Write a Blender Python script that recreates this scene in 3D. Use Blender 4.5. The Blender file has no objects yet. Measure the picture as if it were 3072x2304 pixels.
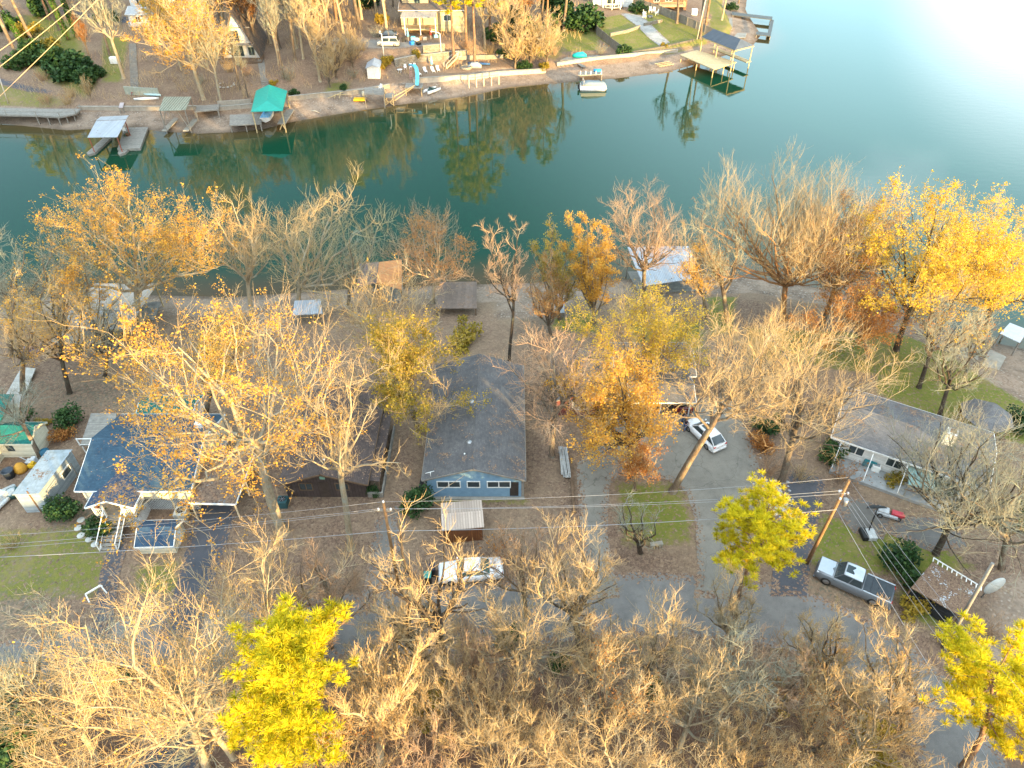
import bpy, bmesh, math, random
import numpy as np
from mathutils import Vector, Matrix
random.seed(7); RNG = np.random.default_rng(11)
SC = bpy.context.scene; COL = SC.collection
PI = math.pi; R = math.radians
# ---------------------------------------------------------------- camera model (pixels of the 3072 x 2304 photograph)
FPX, TILT, HCAM = 2130.0, R(41), 55.0
CT, ST = math.cos(TILT), math.sin(TILT)
def ray(px, py):
    u = (px-1536)/FPX; v = (py-1152)/FPX
    return u, CT - v*ST, -ST - v*CT
def W(px, py, z=0.0):
    a, b, c = ray(px, py); t = (z-HCAM)/c
    return Vector((a*t, b*t, z))
# ---------------------------------------------------------------- terrain
NEAR = [W(*p) for p in ((-1500, 930), (-600, 915), (0, 900), (300, 880), (700, 890), (1100, 862), (1500, 850), (1850, 838), (2250, 825), (2500, 870), (2700, 940), (2850, 1000), (3072, 1045), (3600, 1180), (4600, 1500))]
FAR = [W(*p) for p in ((-1400, 330), (-600, 352), (0, 372), (200, 392), (400, 382), (480, 396), (600, 402), (700, 398), (790, 388), (870, 368), (1000, 345), (1200, 315), (1400, 290), (1530, 262), (1700, 248), (1850, 236), (2000, 218), (2120, 185), (2200, 160), (2262, 135), (2285, 105), (2262, 70), (2238, 30), (2245, -20), (2300, -120), (2330, -230))]
def sdist(X, Y, line, sign):
    """signed distance to a polyline; positive on its land side"""
    best = np.full(X.shape, 1e9); sg = np.ones(X.shape)
    for a, b in zip(line[:-1], line[1:]):
        dx, dy = b.x-a.x, b.y-a.y; L2 = dx*dx+dy*dy
        t = np.clip(((X-a.x)*dx+(Y-a.y)*dy)/L2, 0, 1)
        d = np.hypot(X-(a.x+t*dx), Y-(a.y+t*dy))
        cr = dx*(Y-a.y)-dy*(X-a.x)
        m = d < best
        best = np.where(m, d, best); sg = np.where(m, np.sign(cr), sg)
    return best*sg*sign
def sstep(x, a, b):
    t = np.clip((x-a)/(b-a), 0, 1); return t*t*(3-2*t)
def vnoise(X, Y, s, seed=0):
    """smooth value noise, 0..1"""
    x = np.asarray(X, float)/s + seed*17.3; y = np.asarray(Y, float)/s + seed*9.1
    xi = np.floor(x); yi = np.floor(y); fx = x-xi; fy = y-yi
    fx = fx*fx*(3-2*fx); fy = fy*fy*(3-2*fy)
    def h(i, j):
        n = np.sin(i*127.1+j*311.7+seed*74.7)*43758.5453
        return n-np.floor(n)
    return (h(xi, yi)*(1-fx)+h(xi+1, yi)*fx)*(1-fy)+(h(xi, yi+1)*(1-fx)+h(xi+1, yi+1)*fx)*fy
def height(X, Y):
    X = np.asarray(X, float); Y = np.asarray(Y, float)
    dn = sdist(X, Y, NEAR, -1); df = sdist(X, Y, FAR, 1)
    zn = np.interp(dn, [-12, -2, 0, 3, 6, 9, 20, 30], [-3, -.5, -.02, .55, 1.1, 1.9, 3.3, 4.0])
    wood = np.clip(28-Y-0.10*np.maximum(X, 0), 0, 40)
    zn = zn + 0.13*np.minimum(wood, 16)
    # unseen ridge added behind and right of camera to keep low sun off ground
    s = X*0.64 - Y*0.77
    ridge = sstep(s, 38, 92)*(5.3+3*vnoise(X, Y, 17, 3)+1.5*vnoise(X, Y, 7, 4))*sstep(Y, 70, 34)
    zn = zn + ridge + np.where(dn > 6, .10*(vnoise(X, Y, 4, 1)-.5), 0)
    steep = sstep(X, 12, -6)*sstep(X, -58, -46)
    z1 = np.interp(df, [-12, -2, 0, 5.5, 7.0, 12.5, 17, 40, 120], [-3, -.5, -.02, 1.0, 2.3, 2.7, 6.4, 9.0, 15])
    z2 = np.interp(df, [-12, -2, 0, 7.5, 9, 20, 40, 120], [-3, -.5, -.02, 1.0, 2.0, 3.3, 5.6, 12])
    zf = z1*steep+z2*(1-steep) + np.where(df > 9, .25*(vnoise(X, Y, 9, 2)-.5), 0)
    return np.where(Y > 112, zf, zn)
def hz(x, y): return float(height(np.array([x]), np.array([y]))[0])
def G(px, py, up=0.0):
    """the point of the ground (plus a height) seen at a pixel"""
    z = 4.0 if py > 700 else 3.0
    for _ in range(14):
        p = W(px, py, z+up); z = .5*z+.5*hz(p.x, p.y)
    p = W(px, py, z+up); p.z = z
    return p
def topz(base, py):
    a, b, c = ray(1536, py); return HCAM + c*base.y/b
def topx(base, px, py):
    a, b, c = ray(px, py); return a*base.y/b
def Q(x, y): return x*1.3887, y*1.3887
# ---------------------------------------------------------------- object helpers
def tag(o, label=None, cat=None, group=None, kind=None):
    if label: o['label'] = label
    if cat: o['category'] = cat
    if group: o['group'] = group
    if kind: o['kind'] = kind
    return o
def thing(name, label, cat, loc=(0, 0, 0), rz=0.0, group=None):
    o = bpy.data.objects.new(name, None); COL.objects.link(o)
    o.location = loc; o.rotation_euler = (0, 0, rz); o.empty_display_size = .3
    return tag(o, label, cat, group)
def dup(root, loc, rz, label=None, group=None, scale=None):
    r = root.copy(); COL.objects.link(r); r.location = loc
    r.rotation_euler = (root.rotation_euler[0], root.rotation_euler[1], rz)
    if scale: r.scale = scale if isinstance(scale, tuple) else (scale,)*3
    if label: r['label'] = label
    if group: r['group'] = group
    for ch in list(root.children):
        c = ch.copy(); COL.objects.link(c); c.parent = r
        for g in list(ch.children):
            d = g.copy(); COL.objects.link(d); d.parent = c
    return r
class B:
    """collects faces, builds one mesh; UVs in metres: u along the level, v up the slope"""
    def __init__(s): s.v = []; s.f = []; s.sm = []
    def add(s, vs, fs, smooth=False):
        n = len(s.v); s.v += [tuple(p) for p in vs]; s.f += [tuple(i+n for i in f) for f in fs]; s.sm += [smooth]*len(fs); return s
    def quad(s, *p): return s.add(p, [tuple(range(len(p)))])
    def box(s, c, d, rz=0.0, M=None):
        x, y, z = d[0]/2, d[1]/2, d[2]/2
        vs = [Vector((i*x, j*y, k*z)) for k in (-1, 1) for j in (-1, 1) for i in (-1, 1)]
        if M is not None: vs = [M @ q for q in vs]
        elif rz:
            m = Matrix.Rotation(rz, 3, 'Z'); vs = [m @ q for q in vs]
        c = Vector(c); return s.add([q+c for q in vs], [(0, 2, 3, 1), (4, 5, 7, 6), (0, 1, 5, 4), (2, 6, 7, 3), (0, 4, 6, 2), (1, 3, 7, 5)])
    def bx(s, x0, x1, y0, y1, z0, z1): return s.box(((x0+x1)/2, (y0+y1)/2, (z0+z1)/2), (x1-x0, y1-y0, z1-z0))
    def prism(s, pts, z0, z1):
        n = len(pts); z0s = z0 if hasattr(z0, '__len__') else [z0]*n; z1s = z1 if hasattr(z1, '__len__') else [z1]*n
        a = sum(pts[i][0]*pts[(i+1) % n][1]-pts[(i+1) % n][0]*pts[i][1] for i in range(n))
        if a < 0: pts = pts[::-1]; z0s = z0s[::-1]; z1s = z1s[::-1]
        vs = [(p[0], p[1], z) for p, z in zip(pts, z0s)]+[(p[0], p[1], z) for p, z in zip(pts, z1s)]
        return s.add(vs, [tuple(range(n))[::-1], tuple(range(n, 2*n))]+[(i, (i+1) % n, n+(i+1) % n, n+i) for i in range(n)])
    def bar(s, a, b, w, h=None):
        """rectangular bar between two points"""
        a, b = Vector(a), Vector(b); d = b-a; L = d.length
        if L < 1e-6: return s
        return s.box((a+b)/2, (w, h or w, L), M=d.to_track_quat('Z', 'Y').to_matrix())
    def tube(s, pts, rad, n=8, caps=True, smooth=True):
        pts = [Vector(p) for p in pts]; rs = rad if hasattr(rad, '__len__') else [rad]*len(pts); base = len(s.v); ring = []
        for i, p in enumerate(pts):
            d = (pts[min(i+1, len(pts)-1)]-pts[max(i-1, 0)]).normalized()
            up = Vector((0, 0, 1)) if abs(d.z) < .95 else Vector((1, 0, 0))
            a = d.cross(up).normalized(); b = d.cross(a)
            ring.append([p+(a*math.cos(2*PI*k/n)+b*math.sin(2*PI*k/n))*rs[i] for k in range(n)])
        vs = [q for r in ring for q in r]; fs = []
        for i in range(len(pts)-1):
            for k in range(n): fs.append((i*n+k, (i+1)*n+k, (i+1)*n+(k+1) % n, i*n+(k+1) % n))
        s.add(vs, fs, smooth)
        if caps:
            s.f.append(tuple(base+k for k in range(n))); s.sm.append(False)
            m = (len(pts)-1)*n; s.f.append(tuple(base+m+k for k in range(n))[::-1]); s.sm.append(False)
        return s
    def cyl(s, c, r, h, n=16, r2=None): return s.tube([c, (c[0], c[1], c[2]+h)], [r, r if r2 is None else r2], n)
    def lathe(s, c, prof, n=16):
        return s.tube([(c[0], c[1], c[2]+z) for r, z in prof], [max(r, 1e-4) for r, z in prof], n, caps=True) if False else s._lathe(c, prof, n)
    def _lathe(s, c, prof, n):
        vs = [(c[0]+r*math.cos(2*PI*k/n), c[1]+r*math.sin(2*PI*k/n), c[2]+z) for r, z in prof for k in range(n)]
        fs = [(i*n+k, i*n+(k+1) % n, (i+1)*n+(k+1) % n, (i+1)*n+k) for i in range(len(prof)-1) for k in range(n)]
        fs += [tuple(range(n))[::-1], tuple((len(prof)-1)*n+k for k in range(n))]
        return s.add(vs, fs, True)
    def loft(s, secs, smooth=True, close=True):
        n = len(secs[0]); base = len(s.v); vs = [q for r in secs for q in r]
        fs = [(i*n+k, i*n+(k+1) % n, (i+1)*n+(k+1) % n, (i+1)*n+k) for i in range(len(secs)-1) for k in range(n)]
        s.add(vs, fs, smooth)
        if close:
            s.f.append(tuple(base+k for k in range(n))[::-1]); s.sm.append(False)
            m = (len(secs)-1)*n; s.f.append(tuple(base+m+k for k in range(n))); s.sm.append(False)
        return s
    def mesh(s, name, bevel=0.0, fixn=True):
        me = bpy.data.meshes.new(name); me.from_pydata(s.v, [], s.f)
        me.polygons.foreach_set('use_smooth', s.sm)
        if bevel or fixn:
            bm = bmesh.new(); bm.from_mesh(me)
            if fixn: bmesh.ops.recalc_face_normals(bm, faces=bm.faces)
            if bevel:
                es = [e for e in bm.edges if len(e.link_faces) == 2 and e.calc_face_angle(0) > .6]
                bmesh.ops.bevel(bm, geom=es, offset=bevel, segments=2, profile=.6, affect='EDGES', clamp_overlap=True)
            bm.to_mesh(me); bm.free()
        uv = me.uv_layers.new(name='UVMap'); n = len(me.loops)
        co = np.empty(len(me.vertices)*3); me.vertices.foreach_get('co', co); co = co.reshape(-1, 3)
        li = np.empty(n, int); me.loops.foreach_get('vertex_index', li)
        pn = np.empty(len(me.polygons)*3); me.polygons.foreach_get('normal', pn); pn = pn.reshape(-1, 3)
        lt = np.empty(len(me.polygons), int); me.polygons.foreach_get('loop_total', lt)
        nn = np.repeat(pn, lt, axis=0)
        t = np.stack([-nn[:, 1], nn[:, 0], np.zeros(n)], 1); l = np.linalg.norm(t, axis=1); flat = l < .05
        t[flat] = (1, 0, 0); l[flat] = 1; t /= l[:, None]; b = np.cross(nn, t); p = co[li]
        uv.data.foreach_set('uv', np.stack([(p*t).sum(1), (p*b).sum(1)], 1).ravel())
        return me
    def obj(s, name, m, parent=None, bevel=0.0, label=None, fixn=True):
        me = s.mesh(name, bevel, fixn); me.materials.append(m)
        o = bpy.data.objects.new(name, me); COL.objects.link(o)
        if parent is not None: o.parent = parent
        if label: o['label'] = label
        return o
def meshobj(name, v, f, m, parent=None, smooth=False):
    me = bpy.data.meshes.new(name); me.from_pydata(v, [], f); me.materials.append(m)
    if smooth: me.polygons.foreach_set('use_smooth', [True]*len(me.polygons))
    o = bpy.data.objects.new(name, me); COL.objects.link(o)
    if parent is not None: o.parent = parent
    return o
def grid_mesh(name, V, F4):
    """fast mesh from numpy arrays of verts and quads"""
    me = bpy.data.meshes.new(name); V = np.asarray(V, np.float32); F4 = np.asarray(F4, np.int32); k = F4.shape[1]
    me.vertices.add(len(V)); me.vertices.foreach_set('co', V.ravel())
    me.loops.add(F4.size); me.loops.foreach_set('vertex_index', F4.ravel())
    me.polygons.add(len(F4)); me.polygons.foreach_set('loop_start', np.arange(0, F4.size, k, dtype=np.int32))
    me.update(calc_edges=True); return me
# ---------------------------------------------------------------- materials
def srgb(r, g, b):
    f = lambda c: (c/255/12.92) if c/255 <= .04045 else ((c/255+.055)/1.055)**2.4
    return (f(r), f(g), f(b))
class NT:
    def __init__(s, name):
        s.m = bpy.data.materials.new(name); s.m.use_nodes = True; s.t = s.m.node_tree; s.t.nodes.clear()
        s.out = s.n('ShaderNodeOutputMaterial'); s.bsdf = s.n('ShaderNodeBsdfPrincipled'); s.l(s.bsdf.outputs[0], s.out.inputs[0])
        s.tc = s.n('ShaderNodeTexCoord')
    def n(s, t, **k):
        q = s.t.nodes.new(t)
        for a, b in k.items(): setattr(q, a, b)
        return q
    def l(s, a, b): s.t.links.new(a, b)
    def setin(s, sock, v):
        if hasattr(v, 'is_output') or isinstance(v, bpy.types.NodeSocket): s.l(v, sock)
        elif isinstance(v, (tuple, list)) and len(v) == 3 and sock.type == 'RGBA': sock.default_value = (*v, 1)
        else: sock.default_value = v
    def math(s, op, a, b=0.0, c=None, clamp=False):
        q = s.n('ShaderNodeMath', operation=op, use_clamp=clamp); s.setin(q.inputs[0], a); s.setin(q.inputs[1], b)
        if c is not None: s.setin(q.inputs[2], c)
        return q.outputs[0]
    def mix(s, f, a, b, blend='MIX'):
        q = s.n('ShaderNodeMix', data_type='RGBA', blend_type=blend); s.setin(q.inputs[0], f); s.setin(q.inputs[6], a); s.setin(q.inputs[7], b); return q.outputs[2]
    def noise(s, vec, scale, detail=4, rough=.6):
        q = s.n('ShaderNodeTexNoise'); s.l(vec, q.inputs['Vector']); q.inputs['Scale'].default_value = scale; q.inputs['Detail'].default_value = detail; q.inputs['Roughness'].default_value = rough; return q.outputs[0]
    def vor(s, vec, scale, feature='F1'):
        q = s.n('ShaderNodeTexVoronoi', feature=feature); s.l(vec, q.inputs['Vector']); q.inputs['Scale'].default_value = scale; return q
    def ramp(s, fac, stops, interp='LINEAR'):
        q = s.n('ShaderNodeValToRGB'); s.l(fac, q.inputs[0]); q.color_ramp.interpolation = interp; e = q.color_ramp.elements
        while len(e) < len(stops): e.new(.5)
        for i, (p, c) in enumerate(stops): e[i].position = p; e[i].color = (*c, 1) if len(c) == 3 else c
        return q.outputs[0]
    def rng(s, v, a, b, c=0.0, d=1.0):
        q = s.n('ShaderNodeMapRange', clamp=True); s.setin(q.inputs[0], v)
        for i, x in enumerate((a, b, c, d)): q.inputs[i+1].default_value = x
        return q.outputs[0]
    def bump(s, h, strength=.4, dist=.05):
        q = s.n('ShaderNodeBump'); q.inputs['Strength'].default_value = strength; q.inputs['Distance'].default_value = dist; s.l(h, q.inputs['Height']); s.l(q.outputs[0], s.bsdf.inputs['Normal']); return q
    def fin(s, color, rough=.8, metal=0.0, spec=.3):
        s.setin(s.bsdf.inputs['Base Color'], color); s.setin(s.bsdf.inputs['Roughness'], rough)
        s.bsdf.inputs['Metallic'].default_value = metal; s.bsdf.inputs['Specular IOR Level'].default_value = spec; return s.m
LEAFS = [(.0, (.07, .045, .033)), (.25, (.13, .082, .058)), (.5, (.18, .12, .085)), (.75, (.24, .155, .10)), (1., (.34, .25, .18))]
def leaf_speckle(s, vec, scale=7.0):
    v = s.vor(vec, scale); v2 = s.vor(vec, scale*2.3)
    sep = s.n('ShaderNodeSeparateColor'); s.l(v.outputs['Color'], sep.inputs[0])
    sep2 = s.n('ShaderNodeSeparateColor'); s.l(v2.outputs['Color'], sep2.inputs[0])
    f = s.math('ADD', s.math('MULTIPLY', sep.outputs[0], .55), s.math('MULTIPLY', sep2.outputs[1], .45))
    return s.ramp(f, LEAFS), sep.outputs[1]
MC = {}
def M(name, c, c2=None, ns=2.0, rough=.75, metal=0.0, spec=.3, stripe=None, bump=0.0, brick=None, leaves=0.0, leafscale=9.0, fine=0.25, stain=0.0):
    """surface with two-tone weathering noise; stripe=(axis u|v, period, width, colour, depth); brick=(w, h, colour2, mortar)"""
    if name in MC: return MC[name]
    s = NT(name); uv = s.tc.outputs['UV']; ob = s.tc.outputs['Object']
    c2 = c2 or tuple(x*.62 for x in c)
    col = s.mix(s.rng(s.noise(ob, ns, 5, .65), .35, .68), c, c2); hgt = None
    if fine:
        col = s.mix(1.0, col, s.ramp(s.noise(ob, 24, 3, .6), [(.25, (1-fine,)*3), (.75, (1+fine*.5,)*3)]), 'MULTIPLY')
    if brick:
        q = s.n('ShaderNodeTexBrick'); s.l(uv, q.inputs['Vector']); q.inputs['Scale'].default_value = 1; q.inputs['Brick Width'].default_value = brick[0]; q.inputs['Row Height'].default_value = brick[1]
        q.inputs['Mortar Size'].default_value = brick[4] if len(brick) > 4 else .012; q.inputs['Bias'].default_value = 0
        q.inputs['Color1'].default_value = (1, 1, 1, 1); q.inputs['Color2'].default_value = (*brick[2], 1); q.inputs['Mortar'].default_value = (*brick[3], 1)
        col = s.mix(1.0, col, q.outputs[0], 'MULTIPLY'); hgt = q.outputs[1]
    if stripe:
        ax, per, wd, sc = stripe[:4]
        sx = s.n('ShaderNodeSeparateXYZ'); s.l(uv, sx.inputs[0]); a = sx.outputs[0 if ax == 'u' else 1]
        fr = s.math('FRACT', s.math('DIVIDE', a, per)); msk = s.math('LESS_THAN', fr, wd)
        idx = s.math('FLOOR', s.math('DIVIDE', a, per)); wn = s.n('ShaderNodeTexWhiteNoise', noise_dimensions='1D'); s.l(idx, wn.inputs['W'])
        col = s.mix(1.0, col, s.ramp(wn.outputs[0], [(0, (.84,)*3), (1, (1.08,)*3)]), 'MULTIPLY')
        col = s.mix(msk, col, sc); hgt = s.math('SUBTRACT', 1.0, msk)
    if stain:
        mp = s.n('ShaderNodeMapping'); s.l(uv, mp.inputs[0]); mp.inputs['Scale'].default_value = (3, .35, 1)
        col = s.mix(s.math('MULTIPLY', s.rng(s.noise(mp.outputs[0], 1.6, 5, .7), .5, .75), stain), col, tuple(x*.35 for x in c))
    if leaves:
        lc, rnd = leaf_speckle(s, ob, leafscale)
        th = s.math('ADD', s.rng(s.noise(ob, .55, 5, .7), .3, .7), s.math('MULTIPLY', rnd, .55))
        col = s.mix(s.math('GREATER_THAN', th, 1.35-leaves), col, lc)
    if bump and hgt is not None: s.bump(hgt, bump, .03)
    elif bump: s.bump(s.noise(ob, 18, 4), bump, .04)
    MC[name] = s.fin(col, rough, metal, spec); return MC[name]
def paint(name, c, rough=.25, metal=0.0, coat=.6):
    if name in MC: return MC[name]
    s = NT(name); col = s.mix(s.math('MULTIPLY', s.rng(s.noise(s.tc.outputs['Object'], 3.5, 5, .7), .45, .8), .35), c, tuple(x*.55+.03 for x in c))
    s.bsdf.inputs['Coat Weight'].default_value = coat; s.bsdf.inputs['Coat Roughness'].default_value = .08
    MC[name] = s.fin(col, rough, metal, .5); return MC[name]
def glass(name='glass', c=(.02, .03, .035)):
    if name in MC: return MC[name]
    s = NT(name); MC[name] = s.fin(s.mix(s.noise(s.tc.outputs['Object'], 2), c, tuple(x*2 for x in c)), .06, 0, .8); return MC[name]
def foliage(name, ramp, rough=.6, trans=.45, ns=.6):
    """leaf colour from object-space noise plus a per-leaf random; some light passes through"""
    if name in MC: return MC[name]
    s = NT(name); at = s.n('ShaderNodeAttribute', attribute_name='rnd'); oi = s.n('ShaderNodeObjectInfo')
    f = s.math('ADD', s.math('MULTIPLY', s.noise(s.tc.outputs['Object'], ns, 3), .55), s.math('MULTIPLY', at.outputs['Fac'], .45))
    f = s.math('ADD', f, s.math('MULTIPLY', s.math('SUBTRACT', oi.outputs['Random'], .5), .16))
    col = s.ramp(f, ramp); s.fin(col, rough, 0, .25)
    tr = s.n('ShaderNodeBsdfTranslucent'); s.l(col, tr.inputs[0]); mx = s.n('ShaderNodeMixShader'); mx.inputs[0].default_value = trans
    s.l(s.bsdf.outputs[0], mx.inputs[1]); s.l(tr.outputs[0], mx.inputs[2]); s.l(mx.outputs[0], s.out.inputs[0]); MC[name] = s.m; return s.m
def bark(name, c1, c2, c3, ns=1.4):
    if name in MC: return MC[name]
    s = NT(name); ob = s.tc.outputs['Object']; oi = s.n('ShaderNodeObjectInfo')
    mp = s.n('ShaderNodeMapping'); s.l(ob, mp.inputs[0]); mp.inputs['Scale'].default_value = (6, 6, 1.2)
    col = s.mix(s.rng(s.noise(mp.outputs[0], 2.2, 5, .7), .35, .65), c1, c2)
    col = s.mix(s.rng(s.noise(ob, ns, 3, .6), .5, .72), col, c3)
    col = s.mix(1.0, col, s.ramp(oi.outputs['Random'], [(0, (.82, .84, .86)), (1, (1.15, 1.1, 1.02))]), 'MULTIPLY')
    s.bump(s.noise(mp.outputs[0], 4, 4), .5, .04); MC[name] = s.fin(col, .9, 0, .15); return MC[name]
BARK = bark('bark_brown', (.20, .15, .11), (.095, .07, .05), (.21, .21, .17))
BARKD = bark('bark_dark', (.085, .065, .05), (.04, .03, .024), (.10, .10, .075))
BARKP = bark('bark_pale', (.40, .33, .23), (.24, .185, .12), (.30, .31, .26))
TWIG = bark('twig_tan', (.50, .37, .20), (.36, .25, .12), (.42, .37, .27), .5)
TWIGG = bark('twig_grey', (.32, .32, .25), (.23, .21, .16), (.28, .33, .27), .5)
TWIGR = bark('twig_russet', (.46, .31, .20), (.32, .20, .12), (.42, .34, .25), .5)
PBARK = bark('bark_pine', (.26, .16, .10), (.14, .08, .05), (.30, .22, .16))
GOLD = foliage('leaf_gold', [(.2, (.42, .19, .03)), (.45, (.62, .34, .05)), (.7, (.72, .45, .08)), (.9, (.55, .24, .03))])
YELL = foliage('leaf_yellow', [(.2, (.50, .30, .03)), (.5, (.70, .50, .05)), (.8, (.62, .36, .04))])
RUST = foliage('leaf_rust', [(.2, (.24, .09, .025)), (.5, (.42, .18, .05)), (.8, (.55, .29, .08))])
OLIV = foliage('leaf_olive', [(.2, (.13, .14, .02)), (.5, (.36, .25, .035)), (.8, (.50, .36, .05))])
PINE = foliage('needle_pine', [(.2, (.20, .21, .010)), (.45, (.55, .47, .012)), (.8, (.80, .62, .02))], trans=.35)
EVER = foliage('leaf_evergreen', [(.2, (.012, .035, .012)), (.5, (.03, .075, .02)), (.8, (.07, .12, .03))], trans=.2)
DRYG = foliage('dry_grass', [(.2, (.22, .16, .07)), (.5, (.40, .29, .12)), (.8, (.5, .38, .18))])
WHITE = M('white_paint', (.78, .78, .76), (.62, .62, .60), rough=.5, fine=.1)
WOODP = M('pale_timber', (.52, .40, .22), (.40, .29, .15), rough=.8)
WOODG = M('grey_timber', (.27, .25, .22), (.17, .155, .135), rough=.9, stain=.4)
WOODB = M('brown_timber', (.17, .11, .07), (.10, .065, .04), rough=.9)
DECKG = M('grey_deck', (.30, .28, .25), (.19, .18, .16), rough=.9, stripe=('v', .15, .1, (.05, .045, .04)), bump=.4)
DECKP = M('pale_deck', (.60, .49, .29), (.46, .36, .20), rough=.85, stripe=('v', .15, .09, (.14, .10, .06)), bump=.4)
STEEL = M('grey_metal', (.40, .41, .42), (.26, .27, .28), rough=.4, metal=.7)
BLACK = M('black_plastic', (.018, .018, .02), (.03, .03, .03), rough=.5)
RUBBER = M('rubber', (.022, .022, .022), (.035, .033, .03), rough=.9)
CONC = M('concrete', (.33, .31, .27), (.22, .205, .175), ns=1.1, rough=.95, stain=.3)
STONE = M('stone_wall', (.42, .38, .32), (.26, .235, .2), ns=3, rough=.95, brick=(.42, .22, (.62, .58, .52), (.28, .26, .22), .03), bump=.8)
REDP = M('red_paint', (.30, .045, .04), (.2, .04, .04), rough=.6)
BLUEP = M('blue_plastic', (.02, .22, .62), (.02, .16, .45), rough=.5)
AQUA = M('aqua_plastic', (.16, .55, .72), (.11, .42, .58), rough=.5)
GLASS = glass()
# ---------------------------------------------------------------- land, water, roads
def poly_mask(X, Y, pts, soft):
    """1 inside a polygon, fading over soft metres"""
    ins = np.zeros(X.shape, bool); best = np.full(X.shape, 1e9); n = len(pts)
    for i in range(n):
        a, b = pts[i], pts[(i+1) % n]
        c = ((a[1] > Y) != (b[1] > Y)) & (X < (b[0]-a[0])*(Y-a[1])/((b[1]-a[1]) or 1e-9)+a[0]); ins ^= c
        dx, dy = b[0]-a[0], b[1]-a[1]; L2 = dx*dx+dy*dy or 1e-9
        t = np.clip(((X-a[0])*dx+(Y-a[1])*dy)/L2, 0, 1); best = np.minimum(best, np.hypot(X-a[0]-t*dx, Y-a[1]-t*dy))
    d = np.where(ins, best, -best)
    return np.clip(.5+d/(2*soft), 0, 1), d
def gp(pts): return [(p.x, p.y) for p in (G(*q) for q in pts)]
xs = np.unique(np.concatenate([np.linspace(-2600, -300, 12), np.linspace(-300, -165, 14), np.arange(-165, 100, .62), np.linspace(100, 300, 30), np.linspace(300, 2600, 12)]))
ys = np.unique(np.concatenate([np.linspace(-1500, -120, 10), np.linspace(-120, 5, 42), np.arange(5, 96, .55), np.arange(96, 134, 2.4), np.arange(134, 232, .72), np.arange(232, 300, 3), np.linspace(300, 2600, 14)]))
GX, GY = np.meshgrid(xs, ys); HZ = height(GX, GY)
dN = sdist(GX, GY, NEAR, -1); dF = sdist(GX, GY, FAR, 1); far = GY > 112
grass = np.zeros(GX.shape)
def lawn(pts, amt, soft=1.2):
    global grass
    m, d = poly_mask(GX, GY, gp(pts), soft); grass = np.maximum(grass, m*amt)
lawn([(-200, 1585), (280, 1565), (345, 1650), (350, 1800), (-200, 1830)], .58)
lawn([(380, 1690), (560, 1660), (560, 1800), (390, 1800)], .6)
lawn([(2620, 1000), (2760, 1010), (2900, 1085), (3072, 1190), (3300, 1330), (3072, 1330), (2850, 1260), (2640, 1180)], 1.25)
lawn([(2470, 1540), (2600, 1600), (2700, 1600), (2820, 1640), (2920, 1700), (2720, 1730), (2430, 1690)], 1.0)
lawn([(2700, 1720), (2800, 1760), (2860, 1900), (2760, 1880), (2680, 1800)], .75)
lawn([(1840, 1440), (2050, 1440), (2085, 1560), (2085, 1640), (1860, 1640)], .7)
lawn([(1270, 1485), (1590, 1490), (1590, 1520), (1270, 1515)], .65, .7)
lawn([(2120, 890), (2210, 890), (2200, 1000), (2130, 1010)], .9)
lawn([(1660, 930), (1790, 940), (1800, 1000), (1650, 990)], .9)
lawn([(2230, 980), (2640, 1000), (2640, 1130), (2250, 1080)], .75)
lawn([(1880, 960), (2120, 960), (2120, 1060), (1880, 1060)], .7)
lawn([(-300, 230), (60, 250), (170, 285), (225, 310), (235, 322), (-300, 318)], .55)
lawn([(300, 110), (395, 110), (370, 250), (300, 250)], .65)
lawn([(1765, 60), (1960, 30), (2120, 100), (2125, 135), (1980, 150), (1870, 170), (1800, 120), (1740, 60)], .72, .8)
lawn([(1880, 180), (2100, 140), (2160, 130), (2060, 160), (1890, 170)], .7, .8)
lawn([(1680, 90), (1790, 80), (1800, 150), (1700, 155)], .95)
lawn([(2120, 0), (2230, -40), (2200, 60), (2190, 110), (2130, 95)], .95)
lawn([(60, 40), (230, 60), (300, 250), (260, 300), (120, 240), (60, 180)], .75, 3)
lawn([(1520, 60), (1700, 40), (1760, 110), (1680, 190), (1520, 170)], .6, 3)
lawn([(980, 240), (1060, 240), (1060, 280), (960, 290)], .6, 1.5)
litter = .55+.45*vnoise(GX, GY, 6, 5)
for pts, a in (([(1120, 1180), (1290, 1180), (1260, 1480), (1170, 1660), (840, 1660), (840, 1490), (1100, 1490)], 1.25), ([(1575, 1250), (1720, 1350), (1730, 1560), (1580, 1500)], 1.25), ([(2380, 1250), (2520, 1360), (2520, 1440), (2360, 1400)], 1.1)):
    m, d = poly_mask(GX, GY, gp(pts), 1.5); litter = np.maximum(litter, m*a)
litter = np.where(far, .75+.35*vnoise(GX, GY, 9, 8), litter)
beach = np.where(far, sstep(dF, 8.5, 6.0), sstep(dN, 7.5, 5.0))
m, d = poly_mask(GX, GY, gp([(1480, 900), (1720, 880), (1720, 960), (1480, 960)]), 1.5); beach = np.maximum(beach, m*.8)
m, d = poly_mask(GX, GY, gp([(760, 900), (900, 900), (900, 1000), (760, 1000)]), 1.5); beach = np.maximum(beach, m*.8)
m, d = poly_mask(GX, GY, gp([(2780, 980), (3072, 1040), (3300, 1250), (3072, 1210), (2880, 1090)]), 1.0); beach = np.maximum(beach, m)
m, d = poly_mask(GX, GY, gp([(1030, 110), (1150, 110), (1150, 150), (1010, 150)]), 1.2); beach = np.maximum(beach, m*.7)
m, d = poly_mask(GX, GY, gp([(2990, 1720), (3300, 1700), (3300, 2000), (2960, 2010), (2900, 1960)]), 1.5); beach = np.maximum(beach, m*.75)
woodm = np.where(far, 0, sstep(GY+.12*np.maximum(GX, 0), 27, 24))
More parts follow.
